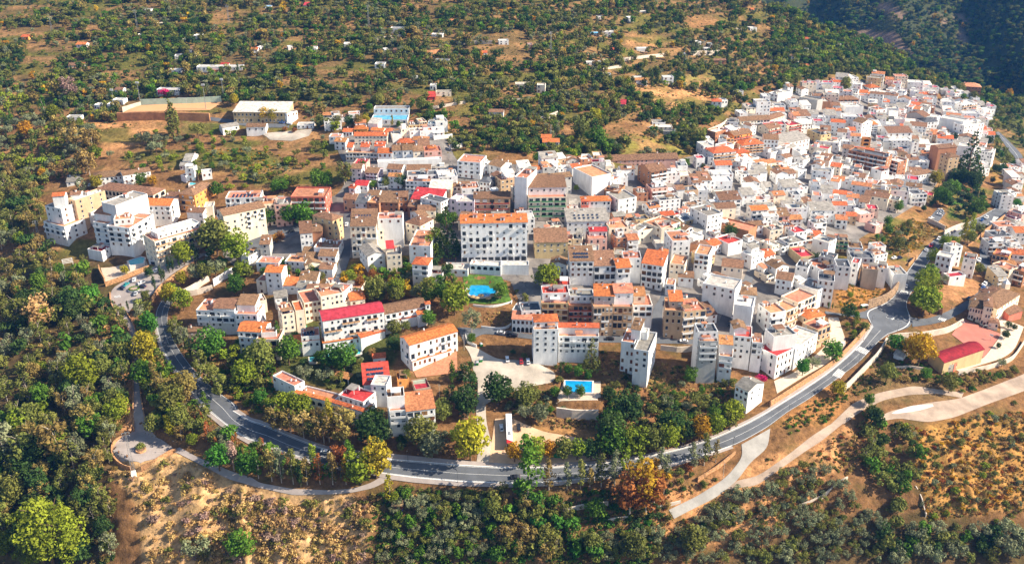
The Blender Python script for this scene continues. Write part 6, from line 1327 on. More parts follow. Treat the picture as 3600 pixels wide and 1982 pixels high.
CARS = '''L1 1225,45,-12,-4,navy,dark blue car nose to the round flowerbed
M1 1260,1290,12,-9,teal,teal car parked beside the round flowerbed
M1 1342,1240,3,-14,white,white hatchback parked behind the round flowerbed
M1 1415,1270,12,-5,white,white car parked beside the flowerbed nearer the wall
M1 1430,1305,12,3,navy,dark blue car parked at the sunlit flowerbed edge
M1 1360,1375,3,-10,silver,grey car standing alone in front of the flowerbed
M1 1565,1150,12,-8,white,white car beside the dark round tree above the car circle
M1 2075,980,8,-10,white,white car in shade by the plane trees
M1 1890,1040,10,-6,silver,pale car between the two tall cypresses
M1 1690,1085,12,-7,teal,teal car half hidden behind cypresses
M1 900,300,4,-10,white,white car under the ravine trees
B2 655,375,14,3,white,white jeep driving on the sunlit road
B2 2300,155,2,14,white,white car in shade next to the coach
B3 62,150,1,14,black,black car alone on the pale car park
B3 105,395,1,14,white,white car under the first car park tree
B3 165,385,1,14,blue,blue car parked in tree shade
B3 245,405,1,14,blue,bright blue car parked beside the recycling tent
B3 30,610,14,-1,black,black car on the road behind the tall poplar
L3 92,775,1,14,red,red car on the gravel yard by the white block
L3 160,780,2,14,white,white car on the gravel yard by the white block
L2 2505,755,2,14,white,white car alone on the gravel yard
L2 2440,490,13,2,silver,silver car parked on the street above the dark bank
L2 2530,500,13,2,black,black car parked on the street above the dark bank
L3 15,515,12,1,black,dark car parked outside the arcade house
L3 975,552,13,1,black,black car on the street behind the white slope block
L3 1710,575,13,1,white,white car behind the grey yard wall
L4 735,610,11,-9,white,white van like car in the yard below the junction tree
L4 1372,30,4,-12,silver,dark grey car heading down to the junction
L4 1995,150,10,-7,black,black car parked on the school road
L4 2140,45,8,-6,blue,blue car parked behind the school
M4 1575,945,8,-8,silver,silver car on the road behind the red van
M4 1650,885,6,-8,black,black car in front of the red van
M4 1770,795,8,-6,white,first white car in the row under the pale wall
M4 1800,782,8,-6,silver,silver car in the row under the pale wall
M4 1830,770,8,-6,black,black car in the row under the pale wall
M4 1855,757,8,-6,navy,navy car ending the row under the pale wall
M4 2045,685,8,-6,black,black car on the far bend kerb
M4 2130,645,8,-7,blue,blue car on the far bend kerb
M4 1255,1030,12,-2,white,white car in the stone walled bay
M4 1305,1030,12,-2,navy,navy car in the stone walled bay
M4 1415,1050,8,-7,black,black car near the bay mouth
M4 1720,545,9,3,white,topmost white car in the walled car park
M4 1712,570,9,3,silver,middle silver car in the walled car park
M4 1705,590,9,3,white,lowest white car in the walled car park
M4 1625,620,9,0,white,white car at the car park entrance
M4 2205,930,1,-10,black,uppermost black car in the shaded lane
M4 2200,980,1,-10,silver,silver car in the shaded lane
M4 2195,1030,1,-10,black,lowest black car in the shaded lane
M4 2390,390,4,-10,white,white car parked by the wedge shaped house
M4 2410,320,4,-10,silver,silver car parked further up from the wedge house
M4 2515,80,3,-10,black,black car far up the valley road
M2 150,870,10,-3,white,white car at the plaza fence
M2 350,760,10,-3,black,black car on the shaded plaza
M2 905,690,2,-10,white,white car at the alley top
T2 235,1118,12,1,blue,blue car at the sports centre
T2 300,1125,12,1,white,white car at the sports centre
T4 2120,1370,8,3,white,white car on the orange earth cut
L3 2200,330,3,-10,white,white car halfway up the steep dark street
L3 2165,400,3,-10,black,black car at the steep street foot'''
def vehicles():
    t = 'S'
    for ln in CARS.split('\n'):
        t, r = ln.split(' ', 1); x, y, du, dv, c, lab = r.split(',', 5); s = TL[t][2]
        u, v = px(t, float(x), float(y)); car(u, v, float(du)/s*3, float(dv)/s*3, c, lab, 1.12 if 'jeep' in lab else 1.05, 'car')
    for t, x, y, du, dv, c, lab in (('M4', 1620, 905, 6, -9, 'red', 'bright red van on the main road below the tree row'), ('M4', 1697, 840, 6, -9, 'white', 'white delivery van on the main road kerb'), ('M4', 2170, 625, 9, -7, 'white', 'long white van on the far bend kerb'), ('M4', 2092, 1055, 1, -9, 'white', 'white van at the mouth of the shaded lane'), ('L4', 2150, 15, 7, -6, 'white', 'white van behind the school')):
        s = TL[t][2]; u, v = px(t, x, y); car(u, v, du/s*3, dv/s*3, c, lab, 1.35, 'van')['group'] = 'vans'
    # coach
    u, v = px('B2', 2372, 200); o = link('coach', None); o.matrix_world = on_ground(u, v, 0.5, 12) @ Matrix.Diagonal((1.45, 1.12, 1.1, 1))
    b = MB(); b.quadbox([(-6, -1.27, .35), (6, -1.27, .35), (6, 1.27, .35), (-6, 1.27, .35)], [(-5.9, -1.2, 3.4), (5.8, -1.2, 3.4), (5.8, 1.2, 3.4), (-5.9, 1.2, 3.4)], 'paint_white'); b.box(-3, -.6, 3.4, -.5, .6, 3.58, 'frame_white'); b.box(1.2, -.5, 3.4, 2.6, .5, 3.55, 'metal')
    b.face([(4.2, -1.215, 3.41), (5.8, -1.205, 3.41), (5.8, 1.205, 3.41), (5.1, 1.21, 3.41)], 'paint_red'); b.box(5.98, -1.1, .5, 6.02, 1.1, 1.3, 'magenta'); b.build('body', o)
    b = MB(); b.quadbox([(5.99, -1.1, 1.4), (6.0, 1.1, 1.4), (5.9, 1.1, 3.1), (5.89, -1.1, 3.1)], [(6.03, -1.1, 1.4), (6.03, 1.1, 1.4), (5.93, 1.1, 3.1), (5.93, -1.1, 3.1)], 'car_glass', bot=True); b.build('windscreen', o)
    for s in (-1, 1): b = MB(); b.box(-5.6, s*1.25-.03, 1.7, 5.4, s*1.25+.03, 2.8, 'car_glass'); b.build('window', o)
    for x in (-3.6, 3.9):
        for y in (-1.15, 1.15): link('wheel', WH, o, (x, y, .5), None, (1.6, 1.6, 1.6))
    tag(o, 'coach', 'long white coach with pink trim parked beside the gravel track', None, None, (u, v))
# ------------------------------------------------------------------ posts, lamps, pylons
def lamp_meshes():
    b = MB(); b.tube((0, 0, -.4), (0, 0, .8), .12, .1, 'dark_metal', 8); b.tube((0, 0, .8), (0, 0, 5.6), .06, .045, 'dark_metal', 6); b.tube((0, 0, 5.4), (.9, 0, 5.9), .04, .03, 'dark_metal', 5); po = b.mesh('pole')
    b = MB(); b.tube((.9, 0, 5.95), (.9, 0, 5.7), .08, .3, 'dark_metal', 8); b.tube((.9, 0, 5.7), (.9, 0, 5.6), .26, .16, 'frame_white', 8); return po, b.mesh('lantern')
LAMPS = 'B2 1892,655 1424,455 515,310 B3 433,670 2070,320 1665,320 L4 1028,400 1290,470 1712,400 905,780 720,720 425,1165 1015,680 950,560 1825,250 L1 1150,285 1600,130 B1 1190,520 1658,360 B3 15,160 L4 200,1325 M4 1395,1400 2235,560 2180,690'
def posts():
    po, la = lamp_meshes(); t = 'S'
    for tk in LAMPS.split():
        if tk in TL: t = tk; continue
        u, v = px(t, *map(float, tk.split(','))); o = link('street_lamp', None, None, GV(u, v)+Vector((0, 0, .25)), R.uniform(0, 6)); link('pole', po, o); link('lantern', la, o); tag(o, 'street lamp', None, 'street lamps along the road', 'black street lamp', (u, v))
    def lattice(h, w0, w1, m='metal', arms=()):
        b = MB(); n = max(4, int(h/2.2)); c = [(-1, -1), (1, -1), (1, 1), (-1, 1)]
        wz = lambda z: (w0+(w1-w0)*z/h)/2
        for x, y in c: b.tube((x*wz(0), y*wz(0), -1), (x*wz(h), y*wz(h), h), .09, .06, m, 4)
        for i in range(n):
            z0, z1 = h*i/n, h*(i+1)/n
            for k in range(4): (xa, ya), (xb, yb) = c[k], c[(k+1) % 4]; b.tube((xa*wz(z0), ya*wz(z0), z0), (xb*wz(z1), yb*wz(z1), z1), .045, .045, m, 3); b.tube((xa*wz(z1), ya*wz(z1), z1), (xb*wz(z1), yb*wz(z1), z1), .04, .04, m, 3)
        return b
    def pylon(t, x, y, h, lab, w0=1.6, arms=True):
        u, v = px(t, x, y); P = GV(u, v); s = F/(P.y*CP-(P.z-CAMZ)*SP); hm = h/TL[t][2]/s/.9; o = link('pylon', None, None, P, .4); lattice(hm, w0, .5).build('mast', o)
        if arms:
            for z in (hm-.4, hm-1.8): b = MB(); b.box(-1.6, -.08, z, 1.6, .08, z+.16, 'metal'); [b.tube((k, 0, z), (k, 0, z-.5), .08, .08, 'frame_white', 5) for k in (-1.5, 0, 1.5)]; b.build('cross_arm', o)
        tag(o, 'pylon', lab, 'lattice power pylons', None, (u, v)); return o, hm
    o, hm = pylon('B1', 1262, 620, 440, 'lattice pylon standing on a white concrete foot at the viewpoint terrace', 1.7)
    b = MB(); b.quadbox([(-1.3, -1.3, -1.5), (1.3, -1.3, -1.5), (1.3, 1.3, -1.5), (-1.3, 1.3, -1.5)], [(-1, -1, 2.4), (1, -1, 2.4), (1, 1, 2.4), (-1, 1, 2.4)], 'white_wall'); b.build('footing', o)
    pylon('M1', 395, 850, 210, 'lattice pylon at the foot of the white tower over the ravine'); 
    for x, y, h in ((472, 290, 120), (1247, 265, 155), (2076, 215, 155)): pylon('T1', x, y, h, {472: 'thin lattice pylon among bare trees high on the slope', 1247: 'lattice pylon on the terraced slope above the pitch', 2076: 'lattice pylon near the coloured beehives on the slope'}[x])
    pylon('T2', 1022, 225, 165, 'tall lattice mast with a red base band in the orchards'); pylon('T3', 350, 1240, 115, 'telecom mast behind the white villa with two red roofs', 1.0, False); pylon('T3', 1735, 460, 80, 'lattice pylon beside the white villas on the stone wall')
    pylon('T4', 128, 600, 75, 'small pylon above the upper village'); pylon('T3', 350, 510, 200, 'slim pylon below the small white cube house')
    for t, x, y, h, lab in (('T1', 1265, 895, 150, 'floodlight mast at the near corner of the green pitch wall'), ('T1', 1868, 990, 205, 'floodlight mast at the front edge of the pitch'), ('T1', 2027, 885, 150, 'floodlight mast at the far end of the green wall'), ('T1', 1040, 985, 185, 'floodlight mast beside the white sheds at the pitch')):
        u, v = px(t, x, y); P = GV(u, v); s = F/(P.y*CP-(P.z-CAMZ)*SP); hm = h/2.578/s/.95; o = link('floodlight_mast', None, None, P); b = MB(); b.tube((0, 0, -1), (0, 0, hm), .28, .14, 'metal', 8); b.build('pole', o)
        for i in range(6): b = MB(); xx = (i % 3-1)*.9; z = hm-.2+.8*(i//3); b.box(xx-.35, -.3, z, xx+.35, .1, z+.6, 'frame_white'); b.build('lamp_head', o)
        tag(o, 'floodlight', lab, 'pitch floodlights', None, (u, v))
    pole = MB(); pole.tube((0, 0, -.8), (0, 0, 9), .14, .09, 'pale_trunk', 6); pole.box(-.7, -.05, 8.3, .7, .05, 8.42, 'pale_trunk'); pm = pole.mesh('telegraph_pole')
    for t, x, y, lab in (('B3', 1975, 620, 'tall pale telegraph pole beside the concrete ramp'), ('B3', 1415, 830, 'short pale pole above the ramp wall'), ('M1', 360, 850, 'thin telegraph pole beside the ravine pylon'), ('L2', 1145, 1040, 'white pole between the hotel roofs'), ('L2', 1830, 1140, 'pale pole beside the crimson court'), ('L2', 2075, 650, 'wooden pole at the gravel track corner'), ('T3', 1240, 690, 'concrete pole beside the twin cypresses'), ('T3', 1018, 610, 'pole beside the lane wall on the slope'), ('T2', 1615, 600, 'pole in front of the long white villa'), ('M4', 1385, 1060, 'thin pole near the parking bay'), ('L4', 2385, 490, 'fence pole in the school yard')):
        u, v = px(t, x, y); tag(link('telegraph_pole', pm, None, GV(u, v)), 'pole', lab, 'telegraph poles', None, (u, v))
# ------------------------------------------------------------------ pools, furniture and the rest
def flat_poly(pts, z, m, b): b.face([(x, y, z) for x, y in pts], m)
def pool(t, txt, label, m='water', edge='pool_edge', h=.5, lift=0.0):
    P = poly(t+' '+txt); g = G(np.array([p[0] for p in P]), np.array([p[1] for p in P])); zt = float(g[:, 2].mean())+h
    pts = []
    for u, v in P: a, b_, c = rays(u, v); k = (zt-CAMZ)/c; pts.append(Vector((a*k, b_*k)))
    ar = sum(p.x*q.y-q.x*p.y for p, q in zip(pts, pts[1:]+pts[:1]))
    if ar < 0: pts = pts[::-1]
    c = sum(pts, Vector((0, 0)))/len(pts); o = link('swimming_pool', None, None, (c.x, c.y, zt)); loc = [p-c for p in pts]; out = [p+p.normalized()*1.0 for p in loc]; n = len(loc); b = MB()
    for i in range(n):
        j = (i+1) % n; b.face([(*out[i], 0), (*out[j], 0), (*loc[j], 0), (*loc[i], 0)], edge); b.face([(*out[j], 0), (*out[i], 0), (*out[i], -4.5), (*out[j], -4.5)], edge); b.face([(*loc[i], 0), (*loc[j], 0), (*loc[j], -1.2), (*loc[i], -1.2)], 'pool_tile')
    b.build('basin', o); b = MB(); flat_poly(loc, -.18, m, b); b.build('water', o); tag(o, 'swimming pool', label, 'swimming pools', None, P[0]); return o
def simple(name, cat, label, t, x, y, build, group=None, rz=0, dz=0, parts=None, desc=None):
    u, v = px(t, x, y); o = link(name, None, None, GV(u, v)+Vector((0, 0, dz)), rz)
    for nm, fn in build: b = MB(); fn(b); b.build(nm, o)
    tag(o, cat, label, group, desc, (u, v)); return o
def furniture():
    ell = lambda cx, cy, rx, ry, n=22: ' '.join('%.0f,%.0f' % (cx+rx*math.cos(2*math.pi*i/n)*(1+.08*math.sin(4*math.pi*i/n)), cy+ry*math.sin(2*math.pi*i/n)) for i in range(n))
    pool('M2', '2110,1290 2150,1258 2240,1245 2300,1262 2350,1300 2395,1305 2405,1340 2380,1375 2300,1392 2200,1395 2130,1380 2105,1340', 'kidney shaped bright blue swimming pool beside the lawn', h=.5)
    pool('L3', '530,955 800,962 795,1075 600,1070 535,1020', 'rectangular deep blue swimming pool on the walled terrace', h=1.5)
    pool('L2', '670,660 900,622 1035,600 1050,640 1040,690 820,720 690,715', 'long turquoise hotel pool below the crimson wing', 'water_pale', h=.6)
    pool('L2', '530,708 598,705 600,765 535,770', 'small pale blue square pool in the hotel garden', 'water_pale', h=.6)
    pool('M1', '1895,262 2060,252 2055,275 1890,285', 'thin turquoise pool beside the white villa tower', 'water_pale', h=.5)
    pool('M1', '1280,1040 1400,1000 1440,1010 1430,1060 1300,1085', 'pale empty pool on the terrace of the curved block', 'water_pale', h=2)
    par = lambda b: (b.tube((0, 0, 0), (0, 0, 2.2), .05, .05, 'wood', 5), b.tube((0, 0, 1.9), (0, 0, 2.6), 1.5, .05, 'straw', 9))
    for i, (x, y) in enumerate(((2160, 150), (2200, 160), (2245, 138), (2315, 165), (2360, 132), (2412, 150))): simple('parasol', 'parasol', None, 'L2', x, y, [('canopy', lambda b: b.tube((0, 0, 1.8), (0, 0, 2.6), 1.7, .05, 'straw', 9)), ('pole', lambda b: b.tube((0, 0, 0), (0, 0, 2.2), .06, .06, 'wood', 5))], 'straw parasols on the pool lawn', desc='straw parasol')
    def bench(b):
        for x in (-.75, .75): b.box(x-.05, -.25, 0, x+.05, .25, .42, 'dark_metal'); b.box(x-.05, .2, .42, x+.05, .28, .85, 'dark_metal')
    for t, x, y, lab, a in (('B1', 1125, 425, 'dark bench nearer the ravine on the viewpoint terrace', 1.9), ('B1', 1205, 470, 'dark bench beside the pylon on the viewpoint terrace', 1.9), ('L1', 1145, 185, 'dark bench near the crossing at the footpath head', 2.0), ('L1', 1205, 205, 'dark bench in the middle of the footpath head', 2.0), ('B1', 1595, 345, 'dark bench at the path mouth of the viewpoint terrace', .3)):
        simple('bench', 'bench', lab, t, x, y, [('seat', lambda b: b.box(-.9, -.28, .42, .9, .2, .48, 'wood')), ('backrest', lambda b: b.box(-.9, .18, .55, .9, .24, .9, 'wood')), ('frame', bench)], 'benches', a, .2)
    def ring(b, r0=2.4, r1=1.7, h=1.0, m='stone_wall'):
        b.tube((0, 0, -.6), (0, 0, h), r0, r0*.96, m, 18); b.tube((0, 0, h), (0, 0, h+.12), r0*.8, r0*.75, 'roof_brown_tiled', 18)
    simple('planter', 'planter', 'round stone planter holding a small cypress on the viewpoint terrace', 'B1', 1325, 372, [('basin', ring)], dz=.1)
    simple('flowerbed', 'flowerbed', 'round hedged flowerbed in the middle of the car circle', 'M1', 1340, 1325, [('hedge', lambda b: [b.tube((2.7*math.cos(t), 2.7*math.sin(t), 0), (2.7*math.cos(t), 2.7*math.sin(t), .8), .6, .45, 'leaf_green', 7) for t in np.linspace(0, 6.28, 17)[:-1]]), ('soil', lambda b: b.tube((0, 0, -.4), (0, 0, .35), 2.6, 2.5, 'dirt', 18)), ('kerb', lambda b: b.tube((0, 0, -.4), (0, 0, .2), 3.5, 3.5, 'line_white', 20))], dz=.15)
    simple('roundabout', 'roundabout', 'low white kerbed mini roundabout in the junction', 'L4', 1215, 332, [('kerb', lambda b: b.tube((0, 0, -.5), (0, 0, .35), 2.2, 2.1, 'line_white', 24)), ('dome', lambda b: b.tube((0, 0, .35), (0, 0, .5), 1.9, 1.2, 'asphalt', 24))], dz=.2)
    simple('bus_shelter', 'bus shelter', 'white roofed bus shelter in front of the brown rubble wall', 'L4', 955, 245, [('roof', lambda b: b.box(-2, -1, 2.4, 2, 1, 2.6, 'frame_white')), ('back_panel', lambda b: b.box(-1.9, .8, .1, 1.9, .86, 2.4, 'green_plastic')), ('post', lambda b: [b.box(x-.06, -.9, -.5, x+.06, -.78, 2.4, 'metal') for x in (-1.8, 1.8)]), ('bench', lambda b: b.box(-1.4, .3, .4, 1.4, .75, .5, 'wood'))], rz=.35, dz=.2)
    for x, y, lab in ((395, 400, 'green striped recycling tent behind the golden tree'), (450, 405, 'green and white recycling tent nearer the blue car')): simple('recycling_tent', 'recycling tent', lab, 'B3', x, y, [('cover', lambda b: (b.quadbox([(-2.4, -1.6, 0), (2.4, -1.6, 0), (2.4, 1.6, 0), (-2.4, 1.6, 0)], [(-2.2, -1.2, 2.0), (2.2, -1.2, 2.0), (2.2, 1.2, 2.4), (-2.2, 1.2, 2.4)], 'green_plastic'))), ('panel', lambda b: b.box(-1.2, -.9, 2.25, 1.3, .9, 2.5, 'frame_white'))], 'recycling tents', dz=.2)
    bin_ = [('body', lambda b: b.quadbox([(-.8, -.6, 0), (.8, -.6, 0), (.8, .6, 0), (-.8, .6, 0)], [(-.9, -.7, 1.4), (.9, -.7, 1.4), (.9, .7, 1.4), (-.9, .7, 1.4)], 'green_plastic')), ('lid', lambda b: b.quadbox([(-.92, -.72, 1.42), (.92, -.72, 1.42), (.92, .72, 1.42), (-.92, .72, 1.42)], [(-.6, -.4, 1.75), (.6, -.4, 1.75), (.6, .4, 1.75), (-.6, .4, 1.75)], 'paint_silver'))]
    for t, x, y, lab in (('L2', 2205, 800, 'pale container bin at the gravel track corner'), ('L2', 2240, 770, 'green rubbish bin beside the pale container'), ('L2', 2245, 605, 'bin against the white wall at the track head'), ('L4', 1440, 120, 'green bin under the junction poplars')): simple('rubbish_bin', 'bin', lab, t, x, y, bin_, 'rubbish bins', R.uniform(0, 3), .15)
    for x, y, m, lab in ((1370, 905, 'blue_plastic', 'blue barrel by the garden hut'), (1330, 905, 'rust', 'rusty barrel by the garden hut')): simple('barrel', 'barrel', lab, 'B2', x, y, [('body', lambda b, m=m: b.tube((0, 0, -.2), (0, 0, 1.1), .42, .42, m, 10)), ('lid', lambda b: b.tube((0, 0, 1.1), (0, 0, 1.16), .44, .42, 'dark_metal', 10))], 'barrels')
    simple('garden_hut', 'hut', 'ramshackle straw roofed garden hut below the road', 'B2', 1330, 880, [('roof', lambda b: b.quadbox([(-2.6, -2, 2.0), (2.6, -2, 2.0), (2.6, 2.2, 2.7), (-2.6, 2.2, 2.7)], [(-2.6, -2, 2.15), (2.6, -2, 2.15), (2.6, 2.2, 2.85), (-2.6, 2.2, 2.85)], 'straw', bot=True)), ('wall', lambda b: b.box(-2.2, -1.5, -.6, 2.2, 1.8, 2.0, 'wood'))])
    simple('pergola', 'pergola', 'row of bare white pergola beams below the white tower', 'M1', 680, 1080, [('beam', lambda b, i=i: b.box(-3, -4+i*2.2, 2.6, 3, -3.8+i*2.2, 2.85, 'frame_white')) for i in range(4)] + [('post', lambda b: [b.box(x-.1, y-.1, -1.5, x+.1, y+.1, 2.6, 'frame_white') for x in (-2.6, 2.6) for y in (-3.9, 2.7)])], rz=.5)
    simple('pergola', 'pergola', 'wooden pergola in the garden of the kidney pool', 'M2', 1925, 1045, [('beam', lambda b, i=i: b.box(-4+i*1.1, -2.4, 2.6, -3.85+i*1.1, 2.4, 2.8, 'wood')) for i in range(8)] + [('post', lambda b: [b.box(x-.1, y-.1, -1, x+.1, y+.1, 2.6, 'wood') for x in (-3.8, 3.8) for y in (-2.2, 2.2)])])
    simple('pergola_roof', 'pergola roof', 'weathered tile roofed garden shelter in the hotel grounds', 'L2', 830, 920, [('roof', lambda b: b.quadbox([(-7, -2.2, 2.3), (7, -2.2, 2.3), (7, 2.4, 3.1), (-7, 2.4, 3.1)], [(-7, -2.2, 2.5), (7, -2.2, 2.5), (7, 2.4, 3.3), (-7, 2.4, 3.3)], 'roof_orange_tiled', bot=True)), ('post', lambda b: [b.tube((x, -1.9, -1), (x, -1.9, 2.4), .15, .15, 'white_wall', 6) for x in (-6.5, -2, 2, 6.5)])], rz=-.45)
    goal = [('frame', lambda b: (b.tube((-1.5, 0, 0), (-1.5, 0, 2), .06, .06, 'frame_white', 5), b.tube((1.5, 0, 0), (1.5, 0, 2), .06, .06, 'frame_white', 5), b.tube((-1.5, 0, 2), (1.5, 0, 2), .06, .06, 'frame_white', 5)))]
    for t, x, y, lab, a, sx in (('L4', 2160, 440, 'small white goal frame at the head of the school court', .3, 1), ('T1', 1655, 940, 'white football goal before the green wall', 0, 2.2)):
        u, v = px(t, x, y); b = MB(); goal[0][1](b); o = b.build('goal'); o.location = GV(u, v)+Vector((0, 0, .25)); o.rotation_euler = (0, 0, a); o.scale = (sx, sx, sx); tag(o, 'goal', lab, None, None, (u, v))
    for x, y, lab in ((1930, 430, 'basketball hoop with white backboard by the school court wall'), (2215, 560, 'basketball hoop on the yard edge of the court')): simple('basketball_hoop', 'basketball hoop', lab, 'L4', x, y, [('pole', lambda b: b.tube((0, 0, -.3), (0, 0, 3.2), .09, .08, 'metal', 6)), ('backboard', lambda b: b.box(-.95, -.1, 2.8, .95, -.05, 4.0, 'frame_white')), ('ring', lambda b: b.tube((0, -.5, 3.0), (0, -.5, 3.05), .24, .24, 'rust', 8))], 'basketball hoops', -.6, .2)
    simple('skylight', 'skylight', 'white pyramid skylight on the pink school roof', 'L4', 2330, 175, [('glazing', lambda b: b.tube((0, 0, 12.6), (0, 0, 15), 2.4, .05, 'frame_white', 4)), ('upstand', lambda b: b.box(-1.7, -1.7, 9, 1.7, 1.7, 12.7, 'wall_cream'))], rz=.2)
    simple('garden_shed', 'greenhouse', 'green awning shelter on the roofs by the terraces', 'L2', 470, 440, [('cover', lambda b: b.box(-2, -1, 2.3, 2, 1, 2.5, 'awning_green')), ('post', lambda b: [b.box(x-.06, y-.06, -1, x+.06, y+.06, 2.3, 'metal') for x in (-1.8, 1.8) for y in (-.9, .9)])])
    # bougainvillea, crimson creeper
    for t, x, y, h, lab in (('T1', 1497, 868, 9, 'magenta flowering bush in front of the long white villa'), ('L3', 2485, 960, 6, 'crimson creeper spilling over the wall by the white barn')):
        u, v = px(t, x, y); m = leafmesh('bush', *[k for k in crown_pts('bush', 9)[:2]], .6, 'magenta', 3); s = h/12; tag(link('flowering_bush', m, None, GV(u, v), 0, (s, s, s*1.2)), 'bush', lab, None, None, (u, v))
    # spire of the bell tower
    for th in THINGS:
        if th['o'].name.startswith('church_tower'):
            ro = th['o']; top = max(c for o in ro.children if o.name.startswith('wall') for c in [(o.matrix_local @ Vector(v.co)).z for v in o.data.vertices]); wl = [o for o in ro.children if o.name.startswith('wall')][0]; xs = [v.co.x for v in wl.data.vertices]; w_ = max(xs)
            b = MB(); q = [(-.4, -.4, top), (w_+.4, -.4, top), (w_+.4, w_+.4, top), (-.4, w_+.4, top)]; a = (w_/2, w_/2, top+w_*.95)
            for i in range(4): b.face([q[i], q[(i+1) % 4], a], 'roof_dark_grey')
            b.face(q[::-1], 'roof_dark_grey'); b.build('spire', ro)
# ------------------------------------------------------------------ close-packed houses of the older quarters
def overlap(A, ex, ey, w, d, pad=-.4):
    c = [A+ex*x+ey*y for x in (0, w) for y in (0, d)]; ctr = A+ex*w/2+ey*d/2; r = math.hypot(w, d)/2
    for B, fx, fy, w2, d2 in FOOT:
        c2 = B+fx*w2/2+fy*d2/2
        if (c2-ctr).length > r+math.hypot(w2, d2)/2: continue
        sep = False
        q = [B+fx*x+fy*y for x in (0, w2) for y in (0, d2)]
        for ax in (ex, ey, fx, fy):
            p1 = [k.dot(ax) for k in c]; p2 = [k.dot(ax) for k in q]
            if max(p1) < min(p2)-pad or max(p2) < min(p1)-pad: sep = True; break
        if not sep: return True
    return False
QUARTERS = [('D 1640,480 1790,410 1790,370 1850,300 1960,245 2030,232 2040,420 2000,600 1950,610 1860,590 1640,570', 20, 1),
            ('D 2030,232 2100,215 2200,205 2330,225 2440,250 2495,290 2485,390 2400,420 2330,420 2335,510 2200,555 2060,590 2000,600 2040,420', -16, 1),
            ('D 1190,480 1480,400 1640,480 1640,660 1480,640 1200,560', 6, 1), ('D 840,480 1190,460 1190,540 1040,560 870,520', 4, 1), ('D 1640,570 1890,580 1910,700 1850,840 1730,830 1690,700 1640,660', 28, 1), ('D 1890,590 2080,580 2090,640 2100,720 2080,760 1960,760 1920,690', 20, 1),
            ('D 2490,640 2576,600 2576,740 2500,720', 18, 0), ('D 610,650 850,640 850,720 700,760 640,720', 3, 1), ('D 640,750 850,720 900,740 830,780 700,800', 4, 1), ('D 560,560 840,500 840,560 660,600', -4, 1), ('D 1330,520 1480,520 1480,640 1340,640', 2, 1), ('D 830,300 1100,320 1120,440 850,440', 2, 1), ('D 1160,560 1330,640 1330,700 1180,690', 0, 0), ('D 1360,640 1660,650 1640,720 1370,720', 2, 0), ('D 2380,360 2500,380 2490,450 2400,420', 24, 0), ('D 2330,215 2480,240 2500,300 2440,270', 20, 0), ('D 2540,440 2576,400 2576,600 2545,560', 20, 0)]
